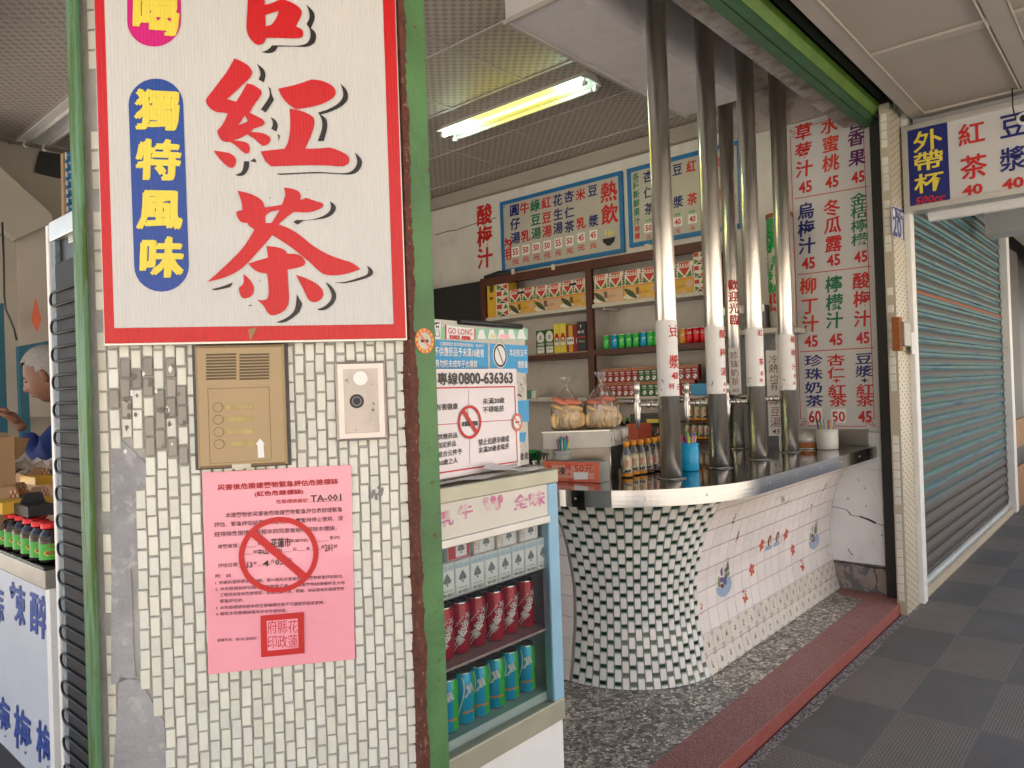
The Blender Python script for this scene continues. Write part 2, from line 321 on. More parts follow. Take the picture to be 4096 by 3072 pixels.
def put(mb,s,c,u,v,n,w,h,bold=0.0,em=False,nib=0,lift=.0015,shear=0,res=2,mapf=None,rot=0):
    """letters of s filling a box w x h centred at c (em: the em box of one character)"""
    vs,fs,(x0,y0,x1,y1)=glyph(s,bold,res)
    if em:
        k=(EMSIZE); cx,cy=EMC; sx,sy=w/k,h/k
    else: cx,cy=(x0+x1)/2,(y0+y1)/2; sx,sy=w/max(x1-x0,1e-4),h/max(y1-y0,1e-4)
    ca,sa=math.cos(rot),math.sin(rot)
    cjk=any(ord(c_)>0x2e80 for c_ in s); wt=0
    if cjk and bold>.006: wt=bold*(1.0 if em else 1.0); vs,fs,_=glyph(s,.004,res)
    offs=[(0,0)] if not wt else [(wt,wt*.6),(-wt,-wt*.6),(wt*.5,-wt),(-wt*.5,wt)]
    if nib: offs=[(ox+nib*.5,oy+nib*.35) for ox,oy in offs]+[(ox-nib*.5,oy-nib*.35) for ox,oy in offs[:2]]
    for q,(ox,oy) in enumerate(offs):
        out=[]
        for (x,y) in vs:
            a=(x-cx+ox)*sx; b=(y-cy+oy)*sy; a+=shear*b
            a,b=a*ca-b*sa,a*sa+b*ca
            out.append(mapf(a,b,lift+q*.00008) if mapf else c+u*a+v*b+n*(lift+q*.00008))
        mb.add(out,fs)
EMSIZE=1.0
def column(mb,s,fr,x0,y0,x1,y1,wpx=None,bold=.02,nib=0,aspect=1.0,lift=.0015,shear=.05):
    """characters of s stacked between photo points (x0,y0) and (x1,y1) on plane fr"""
    n=len(s)
    for i,ch in enumerate(s):
        ta,tb=i/n,(i+1)/n
        A=fr.un(x0+(x1-x0)*ta,y0+(y1-y0)*ta); B=fr.un(x0+(x1-x0)*tb,y0+(y1-y0)*tb)
        h=(A-B).length; c=(A+B)/2
        if ch==' ': continue
        put(mb,ch,c,fr.u,Zv,fr.n,h*aspect,h,bold,em=True,nib=nib,lift=lift,shear=shear)
def textbox(mb,s,fr,cx,cy,wpx,hpx,bold=.01,lift=.0015,shear=0,nib=0,rot=0,res=2):
    c=fr.un(cx,cy); a=fr.un(cx-wpx/2,cy); b=fr.un(cx+wpx/2,cy); w=abs((b-a).dot(fr.u)); h=abs((fr.un(cx,cy-hpx/2)-fr.un(cx,cy+hpx/2)).z)
    put(mb,s,c,fr.u,Zv,fr.n,w,h,bold,nib=nib,lift=lift,shear=shear,rot=rot,res=res)
def panel(mb,fr,p,depth,mi=0,lift=0):
    """a flat polygon with photo-corner points p (clockwise from top-left) on plane fr, solid"""
    P=[fr.un(x,y)+fr.n*lift for x,y in p][::-1]; mb.prism(P,fr.n*depth,mi)
def smooth_poly(pts,k=3):
    """Catmull-Rom through a closed outline; a point given with a third value is a sharp corner"""
    n=len(pts); out=[]
    for i in range(n):
        p0,p1,p2,p3=pts[i-1],pts[i],pts[(i+1)%n],pts[(i+2)%n]
        out.append((p1[0],p1[1]))
        m1=(0,0) if len(p1)>2 else ((p2[0]-p0[0])/2,(p2[1]-p0[1])/2); m2=(0,0) if len(p2)>2 else ((p3[0]-p1[0])/2,(p3[1]-p1[1])/2)
        if len(p1)>2: m1=((p2[0]-p1[0])*.8,(p2[1]-p1[1])*.8)
        if len(p2)>2: m2=((p2[0]-p1[0])*.8,(p2[1]-p1[1])*.8)
        for j in range(1,k):
            t=j/k; h00=2*t**3-3*t**2+1; h10=t**3-2*t**2+t; h01=-2*t**3+3*t**2; h11=t**3-t**2
            out.append((h00*p1[0]+h10*m1[0]+h01*p2[0]+h11*m2[0],h00*p1[1]+h10*m1[1]+h01*p2[1]+h11*m2[1]))
    return out
def tri_fill(outer,holes=()):
    from mathutils.geometry import tessellate_polygon
    loops=[[Vector((x,y,0)) for x,y in l] for l in [outer]+list(holes)]; tr=tessellate_polygon(loops); vs=[v for l in loops for v in l]; fs=[]
    for t in tr:
        a,b,c=[vs[i] for i in t]; s=(b.x-a.x)*(c.y-a.y)-(b.y-a.y)*(c.x-a.x)
        fs.append(tuple(t) if s<0 else tuple(t[::-1]))   # image y points down
    return [(v.x,v.y) for v in vs],fs
def shape(mb,fr,outer,holes=(),lift=.002,mi=0,k=3,tf=lambda x,y:(x,y)):
    vs,fs=tri_fill(smooth_poly(outer,k),[smooth_poly(h,k) for h in holes])
    mb.add([fr.un(*tf(x,y))+fr.n*lift for x,y in vs],fs,mi)
def ring(mb,c,u,v,n,r0,r1,lift=.002,N=40,mi=0,sx=1):
    vs=[]; 
    for i in range(N):
        a=2*PI*i/N; d=u*math.cos(a)*sx+v*math.sin(a); vs+= [c+d*r0+n*lift,c+d*r1+n*lift]
    mb.add(vs,[(2*i,2*i+1,(2*i+3)%(2*N),(2*i+2)%(2*N)) for i in range(N)],mi)
def disc(mb,c,u,v,n,r,lift=.002,N=28,mi=0,sx=1):
    mb.add([c+(u*math.cos(2*PI*i/N)*sx+v*math.sin(2*PI*i/N))*r+n*lift for i in range(N)],[tuple(range(N))],mi)
def bar(mb,a,b,wd,n,lift=.002,mi=0):
    a=Vector(a);b=Vector(b); d=(b-a).normalized(); s=n.cross(d).normalized()*wd/2
    mb.add([a-s+n*lift,b-s+n*lift,b+s+n*lift,a+s+n*lift],[(0,1,2,3)],mi)
def proj(P):
    v=Vector(P)-O; z=v.dot(_f); return v.dot(_r2)/z*F+1106, -v.dot(_u2)/z*F+829.44
ZT=Zv
# ================================================================ GROUND
# walkway: chequered ribbed slabs 0.655 x 0.325
wk=mat('walkway_slabs',(.1,.1,.1),.75); t,N,L,b=nodes(wk)
obj,sx=coords(N,L); X,Y=sx.outputs[0],sx.outputs[1]
u=mathn(N,L,'DIVIDE',mathn(N,L,'SUBTRACT',X,3.11),.655); v=mathn(N,L,'DIVIDE',mathn(N,L,'SUBTRACT',Y,.9755),.325)
par=mathn(N,L,'FLOORED_MODULO',mathn(N,L,'ADD',mathn(N,L,'FLOOR',u),mathn(N,L,'FLOOR',v)),2)
no=N.new('ShaderNodeTexNoise'); no.inputs['Scale'].default_value=2.2; no.inputs['Detail'].default_value=9; no.inputs['Roughness'].default_value=.7; L.new(obj,no.inputs[0])
n2=N.new('ShaderNodeTexNoise'); n2.inputs['Scale'].default_value=140; n2.inputs['Detail'].default_value=3; L.new(obj,n2.inputs[0])
fine=mathn(N,L,'MULTIPLY_ADD',n2.outputs[0],.5,.72); big=mathn(N,L,'MULTIPLY_ADD',no.outputs[0],.8,.6)
k=mathn(N,L,'MULTIPLY',fine,big); cb=N.new('ShaderNodeCombineColor'); [L.new(k,cb.inputs[i]) for i in range(3)]
# ribs: short dashes
br=N.new('ShaderNodeTexBrick'); mp=N.new('ShaderNodeMapping'); L.new(obj,mp.inputs[0]); mp.inputs['Scale'].default_value=(1,1,1); L.new(mp.outputs[0],br.inputs[0])
br.inputs['Scale'].default_value=1; br.inputs['Brick Width'].default_value=.05; br.inputs['Row Height'].default_value=.0125; br.inputs['Mortar Size'].default_value=.003; br.inputs['Mortar Smooth'].default_value=.4
rib=mathn(N,L,'MULTIPLY',br.outputs['Fac'],mathn(N,L,'MULTIPLY_ADD',par,.6,.35))
c=mixc(N,L,par,(.155,.142,.128),(.24,.205,.172)); c=mixc(N,L,1,c,cb.outputs[0],'MULTIPLY'); c=mixc(N,L,mathn(N,L,'MULTIPLY',rib,.45),c,(.03,.027,.024))
fu=mathn(N,L,'ABSOLUTE',mathn(N,L,'SUBTRACT',mathn(N,L,'FRACT',u),.5)); fv=mathn(N,L,'ABSOLUTE',mathn(N,L,'SUBTRACT',mathn(N,L,'FRACT',v),.5))
ln=mathn(N,L,'MAXIMUM',mathn(N,L,'GREATER_THAN',fu,.4955),mathn(N,L,'GREATER_THAN',fv,.492)); c=mixc(N,L,mathn(N,L,'MULTIPLY',ln,.6),c,(.20,.18,.16))
# coarse gravelly cement band beside the step
g=N.new('ShaderNodeTexVoronoi'); g.inputs['Scale'].default_value=120; L.new(obj,g.inputs[0]); gc=N.new('ShaderNodeSeparateColor'); L.new(g.outputs['Color'],gc.inputs[0])
gv=mixc(N,L,gc.outputs[0],(.04,.038,.035),(.42,.39,.35)); jag=mathn(N,L,'MULTIPLY_ADD',no.outputs[0],.06,1.255)
band=mathn(N,L,'GREATER_THAN',Y,jag); c=mixc(N,L,band,c,gv)
L.new(c,b.inputs['Base Color']); bp=N.new('ShaderNodeBump'); bp.inputs['Strength'].default_value=.5; bp.inputs['Distance'].default_value=.003
L.new(mathn(N,L,'SUBTRACT',n2.outputs[0],rib),bp.inputs['Height']); L.new(bp.outputs[0],b.inputs['Normal'])
mb=MB(); mb.box((-1.7,-1.6,-.25),(40,1.335,-.07)); mb.box((-1.7,1.335,-.25),(.62,30,-.07)); structure(mb.build('walkway',wk))
mb=MB(); mb.quad((-150,-150,-.26),(150,-150,-.26),(150,150,-.26),(-150,150,-.26)); structure(mb.build('street_ground',mat('street_paving',(.56,.51,.43),.9,var=.15,vs=1)))
# terrazzo floor
tz=mat('pebble_terrazzo',(.2,.2,.2),.42); t,N,L,b=nodes(tz); obj,sx=coords(N,L)
vo=N.new('ShaderNodeTexVoronoi'); vo.inputs['Scale'].default_value=50; vo.feature='F1'; vd=N.new('ShaderNodeTexVoronoi'); vd.feature='DISTANCE_TO_EDGE'; vd.inputs['Scale'].default_value=50
wn=N.new('ShaderNodeTexNoise'); wn.inputs['Scale'].default_value=30; L.new(obj,wn.inputs[0]); ad=N.new('ShaderNodeVectorMath'); ad.operation='MULTIPLY_ADD'; L.new(wn.outputs['Color'],ad.inputs[0]); ad.inputs[1].default_value=(.012,.012,.012); L.new(obj,ad.inputs[2])
L.new(ad.outputs[0],vo.inputs[0]); L.new(ad.outputs[0],vd.inputs[0]); sc2=N.new('ShaderNodeSeparateColor'); L.new(vo.outputs['Color'],sc2.inputs[0])
cr=N.new('ShaderNodeValToRGB'); e=cr.color_ramp.elements; e[0].position=0; e[0].color=(.09,.08,.07,1); e[1].position=1; e[1].color=(.85,.77,.65,1)
for p_,c_ in ((.18,(.24,.21,.18)),(.4,(.38,.34,.28)),(.7,(.58,.52,.44))): x=e.new(p_); x.color=(*c_,1)
L.new(sc2.outputs[0],cr.inputs[0]); ed=mathn(N,L,'GREATER_THAN',vd.outputs[0],mathn(N,L,'MULTIPLY_ADD',sc2.outputs[1],.10,.03))
c=mixc(N,L,ed,(.12,.105,.085),cr.outputs[0]); nb=N.new('ShaderNodeTexNoise'); nb.inputs['Scale'].default_value=1.5; L.new(obj,nb.inputs[0]); mr=N.new('ShaderNodeMapRange'); mr.inputs['To Min'].default_value=.7; mr.inputs['To Max'].default_value=1.2; L.new(nb.outputs[0],mr.inputs[0])
cb=N.new('ShaderNodeCombineColor'); [L.new(mr.outputs[0],cb.inputs[i]) for i in range(3)]; L.new(mixc(N,L,1,c,cb.outputs[0],'MULTIPLY'),b.inputs['Base Color'])
mb=MB(); mb.prism([(5.5,1.557,0),(5.5,6.9,0),(.66,6.9,0),(.66,1.86,0),(1.18,1.557,0)],(0,0,.2)); structure(mb.build('shop_floor',tz,fix=True))
rd=mat('red_granolithic',(.30,.045,.035),.6); t,N,L,b=nodes(rd); obj,sx=coords(N,L)
vo=N.new('ShaderNodeTexVoronoi'); vo.inputs['Scale'].default_value=210; L.new(obj,vo.inputs[0]); s2=N.new('ShaderNodeSeparateColor'); L.new(vo.outputs['Color'],s2.inputs[0])
spk=mathn(N,L,'MULTIPLY',mathn(N,L,'LESS_THAN',vo.outputs[0],.36),mathn(N,L,'GREATER_THAN',s2.outputs[0],.45))
no=N.new('ShaderNodeTexNoise'); no.inputs['Scale'].default_value=6; no.inputs['Detail'].default_value=8; L.new(obj,no.inputs[0])
c=mixc(N,L,no.outputs[0],(.24,.07,.058),(.34,.15,.13)); c=mixc(N,L,mathn(N,L,'MULTIPLY',spk,.85),c,(.60,.45,.40))
face=mathn(N,L,'LESS_THAN',sx.outputs[2],-.004); c=mixc(N,L,mathn(N,L,'MULTIPLY',face,.55),c,(.27,.022,.012)); L.new(c,b.inputs['Base Color'])
mb=MB(); mb.prism([(1.2,1.345,.001),(5.42,1.345,.001),(5.42,1.46,.001),(5.47,1.47,.001),(5.47,1.78,.001),(5.34,1.78,.001),(5.26,1.556,.001),(1.2,1.556,.001)],(0,0,.21))
o=mb.build('shop_step',rd,fix=True); structure(o)
# ================================================================ BUILDING SHELL
wp=mat('woven_ceiling_board',(.5,.5,.5),.6); t,N,L,b=nodes(wp); obj,sx=coords(N,L); X,Y=sx.outputs[0],sx.outputs[1]
def cell(s,o,p): return mathn(N,L,'DIVIDE',mathn(N,L,'SUBTRACT',s,o),p)
a1=cell(X,3.151,.0342); a2=cell(Y,3.2,.035)
f1=mathn(N,L,'ABSOLUTE',mathn(N,L,'SUBTRACT',mathn(N,L,'FRACT',a1),.5)); f2=mathn(N,L,'ABSOLUTE',mathn(N,L,'SUBTRACT',mathn(N,L,'FRACT',a2),.5))
inside=mathn(N,L,'LESS_THAN',mathn(N,L,'MAXIMUM',f1,f2),.44); pr=mathn(N,L,'FLOORED_MODULO',mathn(N,L,'ADD',mathn(N,L,'FLOOR',a1),mathn(N,L,'FLOOR',a2)),2)
sq=mathn(N,L,'MULTIPLY',inside,pr)
g1=mathn(N,L,'ABSOLUTE',mathn(N,L,'SUBTRACT',mathn(N,L,'FRACT',cell(X,3.151-.3425,.685)),.5)); g2=mathn(N,L,'ABSOLUTE',mathn(N,L,'SUBTRACT',mathn(N,L,'FRACT',cell(Y,3.2-.35,.70)),.5))
gm=mathn(N,L,'LESS_THAN',mathn(N,L,'MINIMUM',g1,g2),.016)
no=N.new('ShaderNodeTexNoise'); no.inputs['Scale'].default_value=2; L.new(obj,no.inputs[0])
c=mixc(N,L,sq,(.50,.45,.41),(.33,.285,.25)); c=mixc(N,L,gm,c,(.50,.46,.42)); c=mixc(N,L,mathn(N,L,'MULTIPLY',no.outputs[0],.2),c,(.45,.41,.36)); L.new(c,b.inputs['Base Color'])
bp=N.new('ShaderNodeBump'); bp.inputs['Strength'].default_value=.8; bp.inputs['Distance'].default_value=.004; L.new(mathn(N,L,'SUBTRACT',mathn(N,L,'MULTIPLY',gm,1.5),sq),bp.inputs['Height']); L.new(bp.outputs[0],b.inputs['Normal'])
bar_m=mat('ceiling_bar',(.45,.42,.39),.5,var=.1)
mb=MB(); mb.box((.5,2.47,3.6),(5.5,7.0,3.68)); mb.box((.5,1.5,3.6),(2.84,2.4699,3.68)); ceil=mb.build('shop_ceiling',wp); tag(ceil,'woven pattern ceiling boards inside the drinks shop','ceiling')
mb=MB()
for i in range(-4,4):
    x=3.151+.685*i
    if x>.6: mb.box((x-.009,1.6 if x<2.83 else 2.49,3.592),(x+.009,6.84,3.5995))
for j in range(-2,6):
    y=3.2+.70*j; mb.box((.6,y-.008,3.594),(5.5 if j>=0 else 2.83,y+.008,3.5998))
mb.build('ceiling_bars',bar_m,ceil)
bw=thing('shop_building','cream plastered corner building over the drinks shop','building')
mb=MB()
mb.box((5.5,1.47,-.2),(5.62,7.0,3.7)); mb.build('side_wall',M['wall'],bw)
mb=MB(); mb.box((.62,6.84,-.2),(5.5,7.0,3.7)); mb.build('rear_wall',M['wall_in'],bw)
mb=MB(); mb.box((-1.0,-.8,3.75),(40,9,7.2)); mb.build('upper_storeys',mat('painted_upper_wall',(.5,.47,.42),.8),bw)  # unseen block above the shop, added to stop light leaking in
mb=MB(); mb.box((5.62,1.5,-.2),(40,9,3.74)); mb.box((.5,7.01,-.2),(5.6,9,3.74)); mb.build('party_wall',M['dark'],bw)
# cornice of the side wall under the ceiling
mb=MB(); mb.box((5.42,2.47,3.47),(5.4995,6.84,3.592)); mb.build('cornice',M['wall_in'],bw,bevel=.01)
# plaster lower wall at the counter end with cracks and bare base
mb=MB(); mb.box((5.47,1.47,.195),(5.4985,2.3,1.115)); lw=mb.build('lower_plaster',M['wall_low'],bw,bevel=.004)
mb=MB(); mb.box((5.475,1.465,0),(5.4985,1.9,.19)); mb.build('bare_base',mat('bare_cement_base',(.33,.28,.26),.9,var=.2,vs=8,bump=.6,bs=30,c2=(.16,.16,.17),mix2=(.52,.56),s2=7),bw)
mb=MB(); f5=FACX(5.469)
def crack(pts,wd,fr=f5,mi=0,lift=.001):
    P=[fr.un(*p)+fr.n*lift for p in pts]
    for i in range(len(P)-1): bar(mb,P[i],P[i+1],wd*random.uniform(.6,1.3),fr.n,lift,mi)
Rr=lambda a,b_:((3200+a*.5424)/1.85172,(1600+b_*.5424)/1.85172)
crack([Rr(*p) for p in ((235,785),(290,795),(345,810),(380,850),(440,860),(490,880),(550,905),(590,920),(638,928))],.005)
crack([Rr(*p) for p in ((440,858),(500,878),(560,908))],.016)
crack([Rr(*p) for p in ((480,505),(540,515),(620,518))],.002); crack([Rr(*p) for p in ((355,1095),(375,1130),(390,1145))],.005)
crack([Rr(*p) for p in ((248,1190),(330,1200),(420,1212),(480,1225),(560,1238),(650,1240))],.010)
crack([Rr(*p) for p in ((545,1240),(560,1280),(568,1330),(566,1390))],.006); crack([Rr(*p) for p in ((615,1238),(650,1280))],.005); crack([Rr(*p) for p in ((335,1215),(340,1270),(335,1320))],.003)
for p in ((427,582),(475,645),(350,720),(485,775),(600,990),(625,1050)): crack([Rr(*p),Rr(p[0]+8,p[1]+14)],.006)
mb.build('wall_cracks',M['hairline'],bw)
mb=MB(); fr=FACX(5.497)
def crk(pts,wd): 
    P=[fr.un(*p) for p in pts]
    for i in range(len(P)-1): bar(mb,P[i],P[i+1],wd,fr.n,.001)
crk([(940,508),(965,500),(985,497),(1005,490),(1030,482),(1060,474),(1072,470)],.008); mb.build('upper_crack',M['hairline'],bw)
# bulkhead over the columns
mb=MB(); mb.box((2.84,2.05,3.38),(4.72,2.47,3.699));  bh=mb.build('bulkhead',mat('bulkhead_plaster',(.64,.615,.62),.8,var=.12,vs=3,c2=(.50,.46,.44),mix2=(.55,.75),s2=3)); tag(bh,'pale boxed bulkhead hanging below the ceiling above the steel pipes','bulkhead')
mb=MB(); mb.box((1.1,1.641,3.70),(5.5,2.6,3.745)); mb.box((5.475,1.5,3.392),(5.499,2.469,3.699)); mb.build('raw_slab',M['concrete'],bh)
mb=MB(); mb.box((2.83,2.455,3.368),(4.725,2.48,3.392)); mb.box((2.828,2.0,3.368),(2.845,2.455,3.392)); mb.build('edge_trim',bar_m,bh)
mb=MB(); mb.box((1.15,1.49,3.262),(5.49,1.64,3.74)); mb.box((.6,1.8,3.262),(.75,6.84,3.6)); li=mb.build('lintel',M['concrete']); tag(li,'stained concrete lintel over the shop opening','lintel')
# green shutter box beam
sb=thing('shutter_beam','green painted roller shutter beam over the shop opening','shutter beam')
mb=MB(); P=[(1.483,3.208),(1.425,3.212),(1.425,3.23),(1.483,3.228)]
def xprism(mb,x0,x1,prof,mi=0):
    n=len(prof); vs=[(x0,y,z) for y,z in prof]+[(x1,y,z) for y,z in prof]
    mb.add(vs,[list(range(n))[::-1],[n+i for i in range(n)]]+[[i,(i+1)%n,n+(i+1)%n,n+i] for i in range(n)],mi)
xprism(mb,.9,5.42,[(1.489,3.205),(1.440,3.213),(1.440,3.36),(1.489,3.36)]); mb.build('inner_channel',M['green_beam'],sb,fix=True)
mb=MB(); xprism(mb,.9,5.37,[(1.432,3.213),(1.405,3.225),(1.405,3.245),(1.395,3.30),(1.403,3.30),(1.413,3.247),(1.436,3.235)]); mb.build('outer_channel',M['green_beam'],sb,fix=True)
mb=MB(); xprism(mb,.9,5.33,[(1.398,3.247),(1.366,3.285),(1.362,3.32),(1.37,3.32),(1.376,3.29),(1.404,3.256)]); mb.build('bright_edge',M['green_bright'],sb,fix=True)
mb=MB(); xprism(mb,.9,5.30,[(1.355,3.33),(1.33,3.36),(1.33,3.40),(1.355,3.40)]); mb.build('shutter_roll',mat('dark_green_roll',(.02,.03,.008),.6),sb,fix=True)
mb=MB(); mb.box((-.6,1.22,3.45),(5.6,1.49,3.74)); mb.box((-.5,1.225,3.262),(5.6,1.235,3.45)); sv=mb.build('slot_shade',M['dark'],sb)  # black faces stand in for the unlit depth of the shutter slot
# arcade ceiling
ac=thing('arcade_ceiling','beige panelled soffit over the walkway outside the shop','ceiling')
apm=mat('beige_soffit_board',(.40,.355,.31),.75,var=.07,vs=2,bump=.05,bs=80); atm=mat('soffit_trim',(.42,.375,.335),.6,var=.06)
mb=MB(); mb.box((-1.0,-.8,3.265),(5.62,1.24,3.29)); mb.box((-1.0,1.24,3.265),(.55,9,3.29)); mb.box((5.8,-.8,3.02),(40,1.22,3.06)); mb.build('soffit_panels',apm,ac)
mb=MB()
for y0,y1 in ((1.145,1.237),(.50,.60),(-.15,-.05)): mb.box((-.99,y0,3.247),(5.6,y1,3.264))
for x in (5.552,4.335,3.118,1.90,.68): 
    for y0,y1 in ((.6,1.145),(-.05,.5),(-.75,-.15)): mb.box((x,y0,3.2475),(x+.075,y1,3.264))
mb.build('soffit_trims',atm,ac,bevel=.002)
mb=MB()
for y in (1.137,.49,.608): mb.box((-.99,y,3.243),(5.55,y+.008,3.2465))
mb.build('trim_lips',M['tape'],ac)
mb=MB(); mb.box((5.66,-.8,3.0),(5.75,1.24,3.7)); mb.box((8.2,-.8,2.80),(8.5,1.22,3.02)); mb.build('cross_beams',mat('grey_beam',(.45,.45,.45),.7),ac)
# street-side arcade edge beam and buildings added opposite for reflections, out of direct view
mb=MB(); mb.box((-1.1,-.9,3.15),(40,-.8,3.9)); mb.box((-1.1,-.8,3.15),(-1.0,9,3.9)); mb.build('arcade_beam',mat('arcade_beam_paint',(.55,.50,.45),.8),bw)
ob=thing('added_opposite_building','pale building added across the street for reflections','building')
mb=MB(); mb.box((-30,-22,-.2),(40,-16,9)); mb.box((-24,-10,-.2),(-18,30,8)); mb.build('wall',mat('opposite_wall',(.62,.54,.44),.8,var=.2,vs=.4),ob)
for i in range(16):
    for j in range(2):
        mb=MB(); mb.box((-28+i*4.2,-15.98,1.2+j*3.4),(-26+i*4.2,-15.9,3+j*3.4)); mb.build('window',M['dark'],ob)
        mb=MB(); mb.box((-17.98,-8+i*2.5,1.2+j*3.4),(-17.9,-6.8+i*2.5,3+j*3.4)); mb.build('window',M['dark'],ob)
# ================================================================ PILLAR
pil=thing('tiled_pillar','corner pillar faced with small cream glazed tiles','pillar')
UL=(FP(262,1300)-PO).dot(PU)-.012; UR=(FP(895,1200)-PO).dot(PU)-.0
mb=MB(); A=PO+PU*UL-PN*.004; B=PO+PU*(UR-.003)-PN*.004
PYR,PYL=1.752,1.812
poly=[(A.x,A.y),(B.x,B.y),(1.16,1.45),(.72,1.86),(.602,1.785)]
def zprism(mb,poly,z0,z1,mi=0):
    n=len(poly); vs=[(x,y,z0) for x,y in poly]+[(x,y,z1) for x,y in poly]
    mb.add(vs,[list(range(n))[::-1],[n+i for i in range(n)]]+[[i,(i+1)%n,n+(i+1)%n,n+i] for i in range(n)],mi)
zprism(mb,poly,-.07,3.7); mb.build('mortar_bed',M['grout'],pil,fix=True)
tl=MB(); pitch=.0233; hp=.0446; ncol=int((UR-UL)/pitch)
def inpoly(x,y,P):
    r=False; n=len(P)
    for i in range(n):
        x1,y1=P[i]; x2,y2=P[i-1]
        if (y1>y)!=(y2>y) and x<(x2-x1)*(y-y1)/(y2-y1)+x1: r=not r
    return r
patch=[(240,958),(262,952),(300,985),(316,1000),(316,1050),(296,1052),(300,1200),(304,1225),(284,1228),(288,1290),(290,1400),(292,1462),(240,1480)]
patch2=[(255,1462),(300,1470),(330,1520),(352,1560),(360,1700),(240,1700)]
stain=[(248,800),(275,785),(300,776),(330,780),(380,795),(405,800),(412,870),(408,960),(398,985),(300,975),(262,945),(246,900)]
for i in range(ncol+1):
    u0=UL+i*pitch+.001; wv=pitch-.0042
    if u0+wv>UR+.002: continue
    off=(i%2)*hp/2+random.uniform(-.004,.004); z=.15+off
    while z<3.2:
        hh=hp-.0042+random.uniform(-.0015,.0015); du=random.uniform(-.0012,.0012)
        cpt=PO+PU*(u0+wv/2)+Zv*(z+hh/2); px,py=proj(cpt)
        skip=inpoly(px,py,patch) or inpoly(px,py,patch2)
        if not skip:
            k=random.uniform(.90,1.05); cc=(k*random.uniform(.98,1.02),k,k*random.uniform(.96,1.01))
            if inpoly(px,py,stain) and random.random()<.62: k=random.uniform(.32,.5); cc=(k*1.1,k*1.02,k)
            if cc: tl.bbox(PO+PU*(u0+du)+Zv*z-PN*.004,PU,Zv,PN,wv,hh,.0065+random.uniform(-.0006,.0006),.0016,0,cc)
        z+=hp+random.uniform(-.0006,.0006)
SB=Vector((.602,1.785,0)); SA=Vector((A.x,A.y,0)); su=(SA-SB).normalized(); sn=Vector((-su.y*-1,su.x*-1,0)); sn=Vector((su.y,-su.x,0)); sl_=(SA-SB).length
z=.1
while z<3.2:
    for k_ in range(int(sl_/pitch)):
        if random.random()<.8: q_=random.uniform(.7,1.0); tl.bbox(SB+su*(sl_-(k_+1)*pitch)+Zv*(z+(k_%2)*hp/2),su,Zv,sn,pitch-.004,hp-.004,.005,.0015,0,(q_,q_*.96,q_*.9))
    z+=hp
tl.build('facing_tiles',M['pil_tile'],pil)
mb=MB(); fp=PIL(.0005)
for pp in (patch,patch2): 
    q=[(x+random.uniform(-3,3),y) for x,y in pp]; P_=[fp.un(x,y) for x,y in q][::-1]; mb.prism(P_,PN*.006)
o=mb.build('cement_patch',M['mortar_patch'],pil,fix=True)
mb=MB() # bare setting-bed squares where tiles fell off, and paint flakes over the stained tiles
fp=PIL(.0035)
for i in range(26):
    x,y=random.uniform(262,400),random.uniform(790,975); s=random.uniform(3,8)
    pts=[(x+math.cos(a)*s*random.uniform(.4,1),y+math.sin(a)*s*1.6*random.uniform(.4,1)) for a in [j*PI/4 for j in range(8)]]
    P_=[fp.un(*q) for q in pts][::-1]; mb.add(P_,[tuple(range(8))],random.choice((0,1,1)))
mb.build('old_adhesive',[M['white_paint'],mat('brown_adhesive',(.20,.175,.15),.9,var=.3,vs=80)],pil)
mb=MB(); fp=PIL(.004)
for (x,y) in ((800,1055),(1265/1.85+130,1075)): 
    pass
for dx,dy in ((0,0),(14,4),(5,14),(-6,9),(18,-4),(10,-9)):
    x,y=808+dx,1062+dy; P_=[fp.un(x+math.cos(a)*random.uniform(2,6),y+math.sin(a)*random.uniform(3,9)) for a in [-j*PI/3 for j in range(6)]]; mb.add(P_,[tuple(range(6))])
mb.build('paint_smudge',M['grey'],pil)
# ---------------- green shutter posts
def post(label,loc,boxes,rb,extra=None):
    p=thing('shutter_post',label,'post'); mb=MB()
    for a,b_ in boxes: mb.box(a,b_)
    mb.build('channel',M['moss_paint' if 'mossy' in label else 'green_paint'],p,bevel=.003)
    if 'mossy' in label: return p
    mb=MB(); n=240; j=0
    for i in range(n):
        z0=-.06+i*3.3/n; z1=z0+3.3/n; x0,x1,y0,y1=rb; j=max(-.006,min(.012,j*.8+random.uniform(-.003,.0032)))
        if 'mossy' in label: j=0
        mb.box((x0-j*.3,y0-.0015,z0),(x1+j,y1,z1))
    mb.build('rusted_edge',M['green_rust'],p); return p
gp=post('rusty green shutter post on the right side of the tiled pillar',None,[((1.168,1.345,-.07),(1.241,1.43,3.25)),((1.13,1.43,-.07),(1.25,1.445,3.25))],(1.150,1.1685,1.338,1.44))
gp2=post('mossy green shutter post on the left side of the tiled pillar',None,[((.586,PYR+.004,-.07),(.5975,PYL,3.25))],(.5865,.599,1.757,1.7675))
bp_=thing('shutter_post','black shutter post with a green lip beside the tall drinks board','post')
mb=MB(); mb.box((5.405,1.372,0),(5.47,1.452,3.26)); mb.build('channel',M['black_iron'],bp_,bevel=.003)
mb=MB(); mb.box((5.392,1.366,0),(5.4045,1.378,3.25)); mb.build('green_lip',mat('olive_green_edge',(.16,.20,.07),.5,var=.3,vs=15),bp_)
